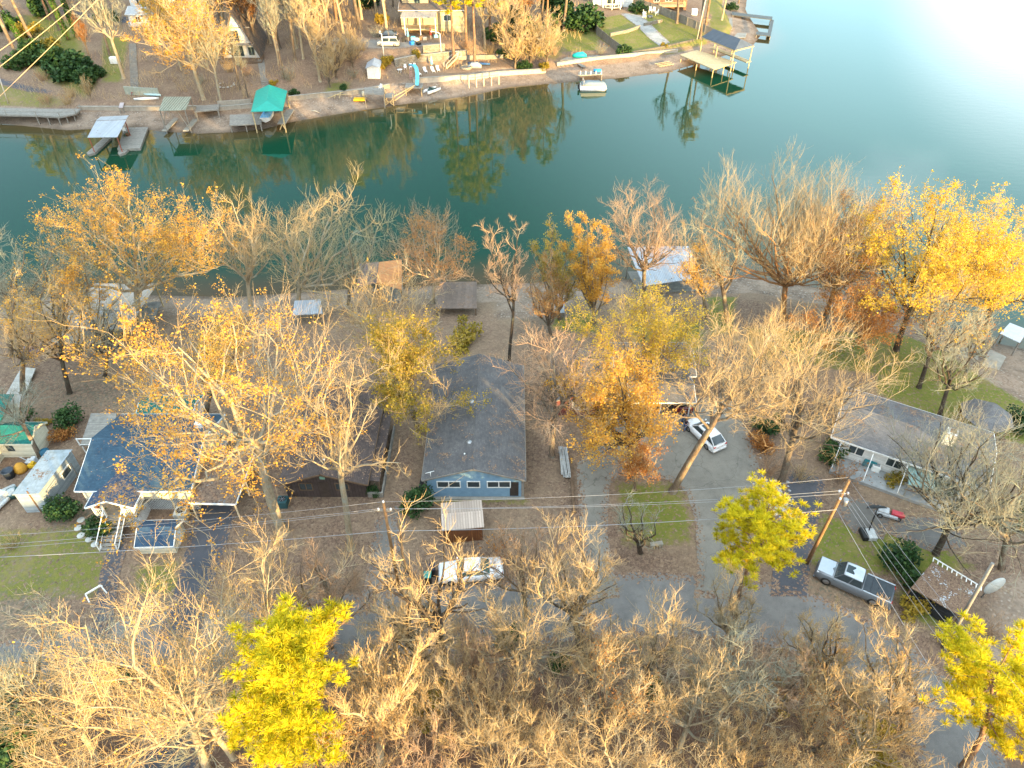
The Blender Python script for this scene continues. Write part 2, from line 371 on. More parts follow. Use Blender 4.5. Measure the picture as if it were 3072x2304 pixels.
nx, ny = len(xs), len(ys); ii = (np.arange(ny-1)[:, None]*nx+np.arange(nx-1)[None, :]).ravel()
ground = bpy.data.objects.new('ground', grid_mesh('ground', np.stack([GX.ravel(), GY.ravel(), HZ.ravel()], 1), np.stack([ii, ii+1, ii+nx+1, ii+nx], 1)))
COL.objects.link(ground); ground['kind'] = 'structure'
ca = ground.data.color_attributes.new('cover', 'FLOAT_COLOR', 'POINT')
ca.data.foreach_set('color', np.stack([np.clip(grass, 0, 1.3)/1.3, np.clip(litter, 0, 1.3)/1.3, beach, woodm], -1).astype(np.float32).ravel())
ground.data.polygons.foreach_set('use_smooth', [True]*len(ground.data.polygons))
def ground_mat():
    s = NT('earth'); ob = s.tc.outputs['Object']; at = s.n('ShaderNodeAttribute', attribute_name='cover')
    sp = s.n('ShaderNodeSeparateColor'); s.l(at.outputs['Color'], sp.inputs[0]); g, lt, be, wd = sp.outputs[0], sp.outputs[1], sp.outputs[2], at.outputs['Alpha']
    n1 = s.noise(ob, .35, 5, .65); n2 = s.noise(ob, 2.2, 5, .7); n3 = s.noise(ob, 11, 4, .7)
    soil = s.mix(s.rng(n1, .35, .65), (.13, .105, .08), (.18, .15, .115)); soil = s.mix(s.rng(n2, .4, .7), soil, (.085, .075, .04))
    lc, rnd = leaf_speckle(s, ob, 5.5)
    lc = s.mix(s.math('MULTIPLY', s.rng(n2, .35, .75), .5), lc, (.16, .115, .085))
    lc = s.mix(s.math('MULTIPLY', s.rng(s.noise(ob, .16, 5, .7), .42, .68), .5), lc, (.27, .20, .13)); lc = s.mix(s.math('MULTIPLY', s.rng(s.noise(ob, .7, 6, .75), .55, .75), .5), lc, (.085, .058, .04))
    cov = s.math('ADD', s.math('MULTIPLY', lt, 1.3), s.math('ADD', s.math('MULTIPLY', n2, .5), s.math('MULTIPLY', rnd, .45)))
    col = s.mix(s.rng(cov, .95, 1.1), soil, lc)
    col = s.mix(s.math('MULTIPLY', wd, .55), col, s.mix(n2, (.10, .05, .035), (.16, .085, .05)))
    gr = s.mix(s.rng(n2, .35, .7), (.115, .14, .022), (.20, .17, .045)); gr = s.mix(s.rng(n3, .45, .75), gr, (.085, .11, .016)); gr = s.mix(s.rng(n1, .5, .7), gr, (.20, .16, .065))
    gm = s.math('MULTIPLY', g, 1.3); gmask = s.rng(s.math('ADD', gm, s.math('MULTIPLY', s.math('SUBTRACT', n2, .5), .9)), .38, .62)
    gr = s.mix(s.math('MULTIPLY', s.math('GREATER_THAN', rnd, .86), .8), gr, lc)
    col = s.mix(gmask, col, gr)
    v = s.vor(ob, 3.2); sc = s.n('ShaderNodeSeparateColor'); s.l(v.outputs['Color'], sc.inputs[0])
    rk = s.ramp(sc.outputs[0], [(0, (.16, .11, .085)), (.4, (.24, .18, .14)), (.8, (.32, .27, .215)), (1, (.44, .40, .35))])
    rk = s.mix(s.rng(v.outputs['Distance'], .25, .5), rk, (.12, .09, .07)); rk = s.mix(s.rng(n1, .35, .6), rk, (.27, .205, .155)); rk = s.mix(s.math('MULTIPLY', s.math('GREATER_THAN', rnd, .8), .6), rk, lc)
    col = s.mix(s.rng(s.math('ADD', be, s.math('MULTIPLY', s.math('SUBTRACT', n2, .5), .6)), .35, .65), col, rk)
    sz = s.n('ShaderNodeSeparateXYZ'); s.l(ob, sz.inputs[0]); wet = s.rng(sz.outputs[2], .25, .02)
    col = s.mix(s.math('MULTIPLY', wet, .55), col, (.05, .035, .022))
    s.bump(s.math('ADD', n3, s.math('MULTIPLY', v.outputs['Distance'], .6)), .6, .12); return s.fin(col, .95, 0, .2)
ground.data.materials.append(ground_mat())
# water
wxs = np.unique(np.concatenate([np.linspace(-2600, -260, 8), np.arange(-260, 200, 1.6), np.linspace(200, 2600, 10)])); wys = np.unique(np.concatenate([np.linspace(40, 66, 4), np.arange(66, 262, 1.6), np.linspace(262, 2600, 14)]))
WX, WY = np.meshgrid(wxs, wys); wd = np.maximum(sdist(WX, WY, NEAR, -1), sdist(WX, WY, FAR, 1)); nx, ny = len(wxs), len(wys); ii = (np.arange(ny-1)[:, None]*nx+np.arange(nx-1)[None, :]).ravel()
water = bpy.data.objects.new('water', grid_mesh('water', np.stack([WX.ravel(), WY.ravel(), 0*WX.ravel()], 1), np.stack([ii, ii+1, ii+nx+1, ii+nx], 1))); COL.objects.link(water); water['kind'] = 'structure'
wa = water.data.attributes.new('shallow', 'FLOAT', 'POINT'); wa.data.foreach_set('value', sstep(wd, -9, 0).astype(np.float32).ravel())
s = NT('lake_water'); at = s.n('ShaderNodeAttribute', attribute_name='shallow'); ob = s.tc.outputs['Object']
col = s.mix(s.noise(ob, .02, 3), (.005, .036, .017), (.006, .042, .022)); col = s.mix(s.math('MULTIPLY', at.outputs['Fac'], .9), col, (.075, .05, .022))
s.fin(col, .035, 0, .5); s.bsdf.inputs['IOR'].default_value = 1.33
mp = s.n('ShaderNodeMapping'); s.l(ob, mp.inputs[0]); mp.inputs['Scale'].default_value = (.7, 1.6, 1); s.bump(s.noise(mp.outputs[0], .55, 3, .55), .06, .12); water.data.materials.append(s.m)
# sheets draped on the ground
def sheet(name, pts, m, lift=.03, world=False, cell=1.2):
    P = [Vector((p[0], p[1], 0)) for p in pts] if world else [G(*p) for p in pts]
    bm = bmesh.new(); bm.faces.new([bm.verts.new((p.x, p.y, 0)) for p in P]); bmesh.ops.triangulate(bm, faces=bm.faces[:])
    for ax in (0, 1):
        lo = min(v.co[ax] for v in bm.verts); hi = max(v.co[ax] for v in bm.verts); k = lo+cell
        while k < hi:
            no = [0, 0, 0]; no[ax] = 1; co = [0, 0, 0]; co[ax] = k
            bmesh.ops.bisect_plane(bm, geom=bm.verts[:]+bm.edges[:]+bm.faces[:], plane_co=co, plane_no=no); k += cell
    bmesh.ops.recalc_face_normals(bm, faces=bm.faces[:])
    me = bpy.data.meshes.new(name); bm.to_mesh(me); bm.free()
    co = np.empty(len(me.vertices)*3); me.vertices.foreach_get('co', co); co = co.reshape(-1, 3)
    _, d = poly_mask(co[:, 0], co[:, 1], [(p.x, p.y) for p in P], 1); co[:, 2] = height(co[:, 0], co[:, 1])+lift
    me.vertices.foreach_set('co', co.ravel()); a = me.attributes.new('edge', 'FLOAT', 'POINT'); a.data.foreach_set('value', np.abs(d).astype(np.float32))
    if me.polygons and me.polygons[0].normal.z < 0: me.flip_normals()
    me.materials.append(m); o = bpy.data.objects.new(name, me); COL.objects.link(o); o['kind'] = 'structure'; return o
def ribbon(name, cl, w, m, lift=.03, world=False):
    P = [Vector((p[0], p[1], 0)) for p in cl] if world else [G(*p) for p in cl]
    pts = []                                            # Catmull-Rom
    for i in range(len(P)-1):
        a, b, c, d = P[max(i-1, 0)], P[i], P[i+1], P[min(i+2, len(P)-1)]
        for k in range(8):
            t = k/8; pts.append(.5*((2*b)+(c-a)*t+(2*a-5*b+4*c-d)*t*t+(3*b-a-3*c+d)*t**3))
    pts.append(P[-1]); L = []; Rr = []
    for i, p in enumerate(pts):
        d = pts[min(i+1, len(pts)-1)]-pts[max(i-1, 0)]; n = Vector((-d.y, d.x, 0)).normalized()*w/2
        L.append(p+n); Rr.append(p-n)
    return sheet(name, [(q.x, q.y) for q in Rr+L[::-1]], m, lift, True)
def paving(name, c, c2, cov=.35, crack=0.0, rough=.92):
    s = NT(name); ob = s.tc.outputs['Object']; at = s.n('ShaderNodeAttribute', attribute_name='edge')
    col = s.mix(s.rng(s.noise(ob, .4, 5, .7), .35, .65), c, c2); col = s.mix(1.0, col, s.ramp(s.noise(ob, 30, 2), [(.3, (.8,)*3), (.7, (1.15,)*3)]), 'MULTIPLY')
    col = s.mix(s.math('MULTIPLY', s.rng(s.noise(ob, .9, 7, .78), .48, .72), .5), col, tuple(x*.5 for x in c))
    if crack:
        q = s.vor(ob, .28, 'DISTANCE_TO_EDGE'); w = s.n('ShaderNodeMapping'); nn = s.n('ShaderNodeTexNoise'); s.l(ob, nn.inputs['Vector']); nn.inputs['Scale'].default_value = .8
        ad = s.n('ShaderNodeVectorMath', operation='ADD'); s.l(ob, ad.inputs[0]); s.l(nn.outputs['Color'], ad.inputs[1]); s.l(ad.outputs[0], q.inputs['Vector'])
        col = s.mix(s.math('MULTIPLY', s.math('LESS_THAN', q.outputs['Distance'], .005), crack), col, tuple(x*.35 for x in c))
    lc, rnd = leaf_speckle(s, ob, 6.5); e = s.rng(at.outputs['Fac'], 0, 1.3, .5, 0)
    th = s.math('ADD', e, s.math('ADD', s.math('MULTIPLY', s.noise(ob, .9, 5, .75), .55), s.math('MULTIPLY', rnd, .5)))
    col = s.mix(s.math('GREATER_THAN', th, 1.02-cov*.3), col, lc); return s.fin(col, rough, 0, .25)
ASPH = paving('asphalt', (.135, .13, .125), (.185, .175, .165), .6); ASPHD = paving('asphalt_dark', (.062, .066, .078), (.085, .085, .095), .25)
DRIVE = paving('drive_concrete', (.17, .16, .14), (.22, .205, .175), .2, .4); GRAV = paving('gravel', (.20, .185, .165), (.13, .12, .11), .5); PATHC = paving('path_stone', (.36, .35, .33), (.25, .245, .23), .1, .9)
ribbon('road', [(-500, 2140), (-150, 2050), (150, 1995), (500, 1930), (1000, 1885), (1500, 1838), (1900, 1812), (2280, 1838), (2530, 1920), (2720, 2050), (2830, 2180), (2890, 2300), (2925, 2400)], 6.0, ASPH)
sheet('driveway', [(1900, 1190), (2210, 1190), (2245, 1300), (2285, 1420), (2290, 1560), (2235, 1700), (2240, 1800), (2080, 1795), (2092, 1700), (2085, 1560), (2060, 1478), (2000, 1440), (1850, 1430), (1828, 1460), (1822, 1600), (1860, 1795), (1765, 1800), (1742, 1600), (1728, 1400), (1790, 1300), (1850, 1260)], DRIVE, .036)
sheet('driveway', [(2373, 1405), (2478, 1440), (2440, 1640), (2420, 1790), (2310, 1790), (2325, 1640), (2342, 1500)], ASPHD, .036)
sheet('driveway', [(590, 1470), (728, 1470), (690, 1600), (640, 1750), (600, 1910), (470, 1925), (520, 1790), (560, 1640)], ASPHD, .036)
sheet('driveway', [(430, 2120), (580, 2130), (610, 2420), (400, 2420)], ASPHD, .03)
sheet('path', [(340, 1600), (388, 1600), (378, 1660), (360, 1720), (330, 1930), (270, 1930), (300, 1720), (320, 1660)], ASPHD, .04)
sheet('patio', [(2500, 1520), (2560, 1490), (2680, 1530), (2650, 1620), (2560, 1600)], paving('patio_grey', (.16, .15, .135), (.12, .11, .10), .3), .03)
sheet('path', [(2700, 1545), (2860, 1560), (2900, 1640), (2800, 1660), (2660, 1600)], paving('patio_grey2', (.15, .145, .14), (.12, .11, .10), .3), .03)
sheet('path', [(1125, 1560), (1215, 1500), (1215, 1570), (1190, 1700), (1100, 1850), (1080, 1800), (1110, 1660)], GRAV, .036)
sheet('path', [(-260, 195), (-80, 215), (40, 245), (110, 262), (165, 275), (150, 282), (80, 275), (-60, 240), (-260, 220)], ASPHD, .05)
sheet('path', [(1960, 45), (2010, 45), (2060, 65), (2110, 80), (2050, 95)], PATHC, .05) if False else None
sheet('path', [(1880, 40), (1925, 46), (1955, 76), (2010, 128), (1980, 140), (1950, 118), (1915, 82), (1860, 42)], PATHC, .05)
sheet('driveway', [(1000, 112), (1140, 118), (1250, 130), (1330, 128), (1330, 140), (1180, 148), (1040, 145), (980, 130)], paving('drive_grey', (.21, .20, .185), (.16, .15, .135), .3), .05)
sheet('road', [(180, 30), (420, 55), (420, 75), (180, 52)], ASPHD, .05)
# ---------------------------------------------------------------- camera, sun, sky
cam = bpy.data.cameras.new('camera'); cam.sensor_width = 36; cam.lens = 36*FPX/3072; cam.clip_end = 9000; cam.clip_start = .5
co = bpy.data.objects.new('camera', cam); COL.objects.link(co); co.location = (0, 0, HCAM); co.rotation_euler = (PI/2-TILT, 0, 0); SC.camera = co
SUN_AZ, SUN_EL = R(140), R(3.6)
sd = Vector((math.sin(SUN_AZ)*math.cos(SUN_EL), math.cos(SUN_AZ)*math.cos(SUN_EL), math.sin(SUN_EL)))
sl = bpy.data.lights.new('sun', 'SUN'); sl.energy = 4.3; sl.angle = R(.5); sl.color = (1, .69, .29); so = bpy.data.objects.new('sun', sl); COL.objects.link(so)
so.rotation_euler = (-sd).to_track_quat('-Z', 'Y').to_euler(); so.location = sd*150
w = bpy.data.worlds.new('World'); SC.world = w; w.use_nodes = True; nt = w.node_tree; nt.nodes.clear()
N = lambda t, **k: [nt.nodes.new(t), ][0]
sky = N('ShaderNodeTexSky'); sky.sky_type = 'NISHITA'; sky.sun_disc = False; sky.sun_elevation = SUN_EL; sky.sun_rotation = SUN_AZ; sky.air_density = 1.0; sky.dust_density = 1.2; sky.ozone_density = 1.5; sky.altitude = 100
tc = N('ShaderNodeTexCoord'); mp = N('ShaderNodeMapping'); mp.inputs['Scale'].default_value = (1, 1, 2.6); nt.links.new(tc.outputs['Generated'], mp.inputs[0])
no = N('ShaderNodeTexNoise'); no.inputs['Scale'].default_value = 3.2; no.inputs['Detail'].default_value = 6; no.inputs['Roughness'].default_value = .5; nt.links.new(mp.outputs[0], no.inputs['Vector'])
def wmath(op, a, b):
    m = N('ShaderNodeMath'); m.operation = op; m.use_clamp = op == 'MAXIMUM'
    for i, v in enumerate((a, b)):
        if isinstance(v, float): m.inputs[i].default_value = v
        else: nt.links.new(v, m.inputs[i])
    return m.outputs[0]
def wdot(d, lo, hi, a, b):
    q = N('ShaderNodeVectorMath'); q.operation = 'DOT_PRODUCT'; nt.links.new(tc.outputs['Generated'], q.inputs[0]); q.inputs[1].default_value = Vector(d).normalized()
    r = N('ShaderNodeMapRange'); r.interpolation_type = 'SMOOTHSTEP'
    for i, v in enumerate((lo, hi, a, b)): r.inputs[i+1].default_value = v
    nt.links.new(q.outputs['Value'], r.inputs[0]); return r.outputs[0]
glow = wdot((.62, .78, .13), .968, 1.0, 0, 1.0)                   # bright thin cloud low in the sky over the lake's mouth
veil = wdot((.62, .78, .22), .72, .985, 0, .9)                    # pale blue haze spreading from it
deck = wdot((-.1, -.5, .85), .28, .72, 0, .9)                      # unseen broken cloud added overhead and behind to brighten the shaded ground
nr = N('ShaderNodeMapRange'); nr.inputs[1].default_value = .36; nr.inputs[2].default_value = .62; nt.links.new(no.outputs[0], nr.inputs[0])
wisp = N('ShaderNodeMapRange'); wisp.inputs[1].default_value = .60; wisp.inputs[2].default_value = .74; wisp.inputs[4].default_value = .5; nt.links.new(no.outputs[0], wisp.inputs[0])
cov = wmath('MAXIMUM', wmath('MAXIMUM', wmath('MULTIPLY', glow, wmath('ADD', wmath('MULTIPLY', nr.outputs[0], .2), .8)), wmath('MULTIPLY', deck, nr.outputs[0])), wmath('MULTIPLY', wisp.outputs[0], wdot((.5, .8, .3), .75, .97, 0, .8)))
def wmix(f, a, c):
    m = N('ShaderNodeMix'); m.data_type = 'RGBA'; nt.links.new(f, m.inputs[0]); nt.links.new(a, m.inputs[6]); m.inputs[7].default_value = (*c, 1); return m.outputs[2]
skyc = wmix(cov, wmix(veil, sky.outputs[0], (3.4, 5.4, 6.2)), (7.8, 9.2, 10.0))
bg = N('ShaderNodeBackground'); bg.inputs[1].default_value = .14; nt.links.new(skyc, bg.inputs[0]); ow = N('ShaderNodeOutputWorld'); nt.links.new(bg.outputs[0], ow.inputs[0])
SC.view_settings.view_transform = 'Standard'; SC.view_settings.look = 'None'; SC.view_settings.gamma = 1; SC.view_settings.exposure = 2.25
SC.cycles.max_bounces = 6; SC.cycles.diffuse_bounces = 3; SC.cycles.glossy_bounces = 3; SC.cycles.transparent_max_bounces = 4; SC.cycles.caustics_reflective = False
# ---------------------------------------------------------------- trees
def tubes_np(P0, P1, R0, R1, n):
    """cones for many segments at once"""
    P0 = np.asarray(P0); P1 = np.asarray(P1); d = P1-P0; L = np.linalg.norm(d, axis=1, keepdims=True)+1e-9; d = d/L
    up = np.where(np.abs(d[:, 2:3]) < .9, np.array([[0, 0, 1.]]), np.array([[1., 0, 0]]))
    a = np.cross(d, up); a /= np.linalg.norm(a, axis=1, keepdims=True); b = np.cross(d, a)
    an = np.arange(n)*2*PI/n; ring = a[:, None, :]*np.cos(an)[None, :, None]+b[:, None, :]*np.sin(an)[None, :, None]
    v0 = P0[:, None, :]+ring*np.asarray(R0)[:, None, None]; v1 = P1[:, None, :]+ring*np.asarray(R1)[:, None, None]
    V = np.concatenate([v0, v1], 1).reshape(-1, 3); base = (np.arange(len(P0))*2*n)[:, None]; k = np.arange(n)[None, :]; k2 = (k+1) % n
    F = np.stack([base+k, base+k2, base+n+k2, base+n+k], -1).reshape(-1, 4); return V, F
def tree_geo(seed, h=14.0, spread=5.0, fork=.35, limbs=6, lean=(0, 0), up=.5, gnarl=.25, r0=None, fine=5, sub=6, tw=.0115, vase=False, mid=True, drop=.40):
    """returns trunk+limb segments, twig segments and twig tips"""
    rg = random.Random(seed); r0 = r0 or .017*h+.05; up = up if vase else up*.62; big = []; small = []; tips = []
    def rv(): return Vector((rg.gauss(0, 1), rg.gauss(0, 1), rg.gauss(0, 1))).normalized()
    def grow(p, d, L, ra, rb, steps, curl, upw, out):
        pts = [p.copy()]; rs = [ra]
        for i in range(steps):
            d = (d+rv()*curl+Vector((0, 0, upw))*.25).normalized(); p = p+d*(L/steps)
            pts.append(p.copy()); rs.append(ra+(rb-ra)*(i+1)/steps)
        for i in range(steps): out.append((pts[i], pts[i+1], rs[i], rs[i+1]))
        return pts, rs
    hf = h*fork
    tp, tr = grow(Vector((0, 0, -.3)), Vector((lean[0]/h, lean[1]/h, 1)).normalized(), hf+.3, r0*1.0, r0*.72, 5, .05, .0, big)
    big.append((Vector((0, 0, -.35)), tp[1]*.35, r0*1.6, r0*1.0))
    top = Vector((lean[0], lean[1], h))
    mains = []
    a0 = rg.random()*6.28
    for i in range(limbs):
        az = a0+i*2*PI/limbs*1.0+rg.uniform(-.4, .4); lead = i == 0 and not vase
        s0 = tp[-1] if (i % 2 == 0 or vase) else tp[-2].lerp(tp[-1], rg.random())
        dz = .06+(drop-.06)*((i*.618+.2) % 1.0); rad_ = 1 if vase else (.42+.62*min(1, dz/drop*1.15))
        tgt = top+Vector((math.cos(az), math.sin(az), 0))*spread*(.12 if lead else rg.uniform(.78, 1.0)*rad_ if not vase else rg.uniform(.55, 1.0))-Vector((0, 0, 0 if lead else h*dz))
        d0 = (tgt-s0); L = d0.length*1.04; d0.normalize()
        st = (d0+Vector((math.cos(az), math.sin(az), 0))*(.35 if not lead else 0)).normalized()
        p = s0.copy(); pts = [p.copy()]; d = st; n = 7; rr = r0*rg.uniform(.36, .52)*(1.2 if lead else 1)
        for k in range(n):
            want = (tgt-p).normalized(); d = (d*.55+want*.45+rv()*gnarl+Vector((0, 0, up*.06*k))).normalized(); p = p+d*(L/n); pts.append(p.copy())
        for k in range(n): big.append((pts[k], pts[k+1], rr*(1-.82*k/n), rr*(1-.82*(k+1)/n)))
        mains.append((pts, rr))
    for pts, rr in mains:
        n = len(pts)-1
        for j in range(sub):
            t = (j+1+rg.random()*.7)/(sub+.9)*n; t = max(1.2, min(n-.01, t)); k = int(t); p = pts[k].lerp(pts[k+1], t-k); dm = (pts[k+1]-pts[k]).normalized()
            side = dm.cross(rv()).normalized(); L = spread*rg.uniform(.38, .72)*(1.15-.55*t/n)
            r1 = max(.028, rr*(1-.82*t/n)*.62)
            q, qr = grow(p, (dm*.55+side*.8+Vector((0, 0, .22))).normalized(), L, r1, max(tw*1.5, r1*.35), 5, gnarl*.65, up, big if r1 > .05 else small)
            for m in range(fine):
                u = (m+.6+rg.random()*.6)/(fine+.2)*(len(q)-1); u = min(len(q)-1.01, u); kk = int(u); p2 = q[kk].lerp(q[kk+1], u-kk); d2 = (q[kk+1]-q[kk]).normalized()
                s2 = d2.cross(rv()).normalized(); L2 = L*rg.uniform(.36, .68)
                w, wr = grow(p2, (d2*.6+s2*.75+Vector((0, 0, .18))).normalized(), L2, tw*1.45, tw*.9, 4, gnarl*.5, up*1.1, small)
                for f in range(fine if mid else 2):
                    x = (f+.8+rg.random()*.4)/(fine+.3 if mid else 2.3)*(len(w)-1); x = min(len(w)-1.01, x); kk = int(x); p3 = w[kk].lerp(w[kk+1], x-kk); d3 = (w[kk+1]-w[kk]).normalized()
                    y, yr = grow(p3, (d3*.7+d3.cross(rv()).normalized()*.7+Vector((0, 0, .15))).normalized(), max(.4, L2*rg.uniform(.4, .72)), tw*.85, tw*.45, 3, gnarl*.45, up*1.1, small)
                    tips.append((y[-1], (y[-1]-y[-2]).normalized())); tips.append((y[1], (y[-1]-y[-2]).normalized()))
                tips.append((w[-1], (w[-1]-w[-2]).normalized()))
    return big, small, tips
def segs_mesh(name, segs, n, m):
    V, F = tubes_np([tuple(s[0]) for s in segs], [tuple(s[1]) for s in segs], [s[2] for s in segs], [s[3] for s in segs], n)
    me = grid_mesh(name, V, F); me.polygons.foreach_set('use_smooth', [True]*len(me.polygons)); me.materials.append(m); return me
def leaf_mesh(name, pos, size, m, jit=.25, seed=0, flat=.35, aspect=1.5):
    """one bent quad per leaf or spray of leaves"""
    rg = np.random.default_rng(seed); n = len(pos); P = np.asarray(pos)+rg.normal(0, jit, (n, 3))
    a = rg.normal(0, 1, (n, 3)); a[:, 2] *= .7; a /= np.linalg.norm(a, axis=1, keepdims=True)
    up = rg.normal(0, 1, (n, 3)); up[:, 2] += 1.2; b = np.cross(up, a); b /= np.linalg.norm(b, axis=1, keepdims=True)+1e-9; c = np.cross(a, b)
    s = (size*rg.uniform(.6, 1.35, n))[:, None]; w = s/aspect
    v = np.stack([P-a*s*.5, P+b*w*.5+c*w*flat*.3, P+a*s*.5, P-b*w*.5+c*w*flat*.3], 1).reshape(-1, 3)
    me = grid_mesh(name, v, np.arange(4*n).reshape(-1, 4)); at = me.attributes.new('rnd', 'FLOAT', 'POINT'); at.data.foreach_set('value', np.repeat(rg.random(n), 4).astype(np.float32)); me.materials.append(m); return me
def attach(root, name, me, label=None):
    o = bpy.data.objects.new(name, me); COL.objects.link(o); o.parent = root
    if label: o['label'] = label
    return o
TREEMESH = {}
def tree_meshes(key, seed, leaf=None, nleaf=0, lsize=.22, barkm=None, twigm=None, ljit=.22, clump=1.0, **k):
    if key in TREEMESH: return TREEMESH[key]
    big, small, tips = tree_geo(seed, **k); out = [('trunk', segs_mesh('trunk', big, 7, barkm or BARK)), ('crown', segs_mesh('crown', small, 3, twigm or TWIG))]
    if leaf is not None:
        rg = random.Random(seed+5)
        if clump < 1:                       # leaves left on part of the crown only
            cs = [rg.choice(tips)[0] for _ in range(9)]; h = k.get('h', 14)
            wts = [min((t[0]-c).length for c in cs)/h for t in tips]; order = sorted(range(len(tips)), key=lambda i: wts[i]+rg.random()*.12); tips = [tips[i] for i in order[:max(10, int(len(tips)*clump))]]
        cl = [rg.choice(tips)[0] for _ in range(int(nleaf*.36))]; pos = [tuple(c+Vector((rg.gauss(0, .16), rg.gauss(0, .16), rg.gauss(0, .13)))) for c in cl for _ in range(6)]; out.append(('foliage', leaf_mesh('foliage', pos, lsize*.68, leaf, .07, seed)))
    TREEMESH[key] = out; return out
def plant(name, label, cat, loc, meshes, rz=0.0, scale=1.0, group=None):
    r = thing(name, label, cat, loc, rz, group); r.scale = scale if isinstance(scale, tuple) else (scale,)*3
    for nm, me in meshes: attach(r, nm, me)
    return r
def hero(name, label, base, top, rad, seed, leaf=None, nleaf=0, group=None, **k):
    """a tree of its own: trunk foot and crown top given where the photograph shows them; rad = crown radius in metres"""
    b = G(*base); h = max(3.0, topz(b, top[1])-b.z-rad*(.46 if k.get('vase') else .27)); lx = topx(b, *top)-b.x
    big = tree_meshes(label, seed, leaf, nleaf, h=h, spread=rad, lean=(lx, k.pop('ly', 0)), **k)
    return plant(name, label, 'tree', b, big, 0, 1, group)
def pine_meshes(key, seed, h=16, r=3.2, bare=.45, nb=46, tufts=9, blades=46, lean=(0, 0), tl=.36, bw=.017):
    if key in TREEMESH: return TREEMESH[key]
    rg = random.Random(seed); segs = []; tv = []; n = 9; prev = Vector((0, 0, -.3))
    axis = [Vector((lean[0]*(i/n)**1.4+rg.gauss(0, .05), lean[1]*(i/n)**1.4+rg.gauss(0, .05), h*i/n-.3*(i == 0))) for i in range(n+1)]
    r0 = .013*h+.06
    for i in range(n): segs.append((axis[i], axis[i+1], r0*(1-.9*i/n), r0*(1-.9*(i+1)/n)))
    tufc = []
    for j in range(nb):
        t = bare+(1-bare)*((j+rg.random())/nb)**.9; k = min(n-1, int(t*n)); p = axis[k].lerp(axis[k+1], t*n-k); f = (t-bare)/(1-bare)
        L = r*(.5+.62*math.sin(PI*min(1, .18+.62*f**.8)))*(1 if f < .8 else 1-1.9*(f-.8))*rg.uniform(.55, 1.15); az = rg.random()*6.28; d = Vector((math.cos(az), math.sin(az), .10+.22*f)); pts = [p]
        for s in range(4):
            d = (d+Vector((rg.gauss(0, .12), rg.gauss(0, .12), rg.gauss(.05, .08)))).normalized(); pts.append(pts[-1]+d*L/4)
        for s in range(4): segs.append((pts[s], pts[s+1], .045*(1-s/5), .045*(1-(s+1)/5)))
        for q in range(tufts):
            x = rg.uniform(1.3, 4); kk = min(3, int(x)); c = pts[kk].lerp(pts[kk+1], x-kk)+Vector((rg.gauss(0, .28), rg.gauss(0, .28), rg.gauss(.12, .16))); tufc.append(c)
    N0 = len(tufc); g2 = np.random.default_rng(seed); C = np.repeat(np.array([tuple(c) for c in tufc]), blades, axis=0); m = len(C)
    d = g2.normal(0, 1, (m, 3)); d[:, 2] = np.abs(d[:, 2])*.8+.05; d /= np.linalg.norm(d, axis=1, keepdims=True); L = tl*g2.uniform(.6, 1.2, (m, 1))
    sdv = np.cross(d, g2.normal(0, 1, (m, 3))); sdv /= np.linalg.norm(sdv, axis=1, keepdims=True)
    V = np.stack([C-sdv*bw, C+sdv*bw, C+d*L+sdv*bw*.6, C+d*L-sdv*bw*.6], 1).reshape(-1, 3); me = grid_mesh('foliage', V, np.arange(4*m).reshape(-1, 4))
    at = me.attributes.new('rnd', 'FLOAT', 'POINT'); at.data.foreach_set('value', np.repeat(np.repeat(g2.random(N0), blades)*.6+g2.random(m)*.4, 4).astype(np.float32)); me.materials.append(PINE)
    TREEMESH[key] = [('trunk', segs_mesh('trunk', segs, 6, PBARK)), ('foliage', me)]; return TREEMESH[key]
def bush_meshes(key, seed, r=1.0, hh=1.0, n=900, leaf=None, ls=.16, stems=14):
    if key in TREEMESH: return TREEMESH[key]
    rg = random.Random(seed); pos = []; segs = []; lob = [(Vector((rg.gauss(0, .45), rg.gauss(0, .45), rg.uniform(.3, .8))), rg.uniform(.35, .6)) for _ in range(9)]
    for i in range(n):
        c, q = rg.choice(lob); d = Vector((rg.gauss(0, 1), rg.gauss(0, 1), rg.gauss(0, 1))).normalized()*q*rg.uniform(.55, 1.0); p = c+d
        pos.append((p.x*r, p.y*r, max(.05, p.z*hh)))
    for i in range(stems):
        c, q = rg.choice(lob); segs.append((Vector((rg.gauss(0, .08)*r, rg.gauss(0, .08)*r, -.1)), Vector((c.x*r, c.y*r, c.z*hh)), .03, .012))
    TREEMESH[key] = [('stem', segs_mesh('stem', segs, 4, BARK)), ('foliage', leaf_mesh('foliage', pos, ls, leaf or EVER, .05, seed))]; return TREEMESH[key]
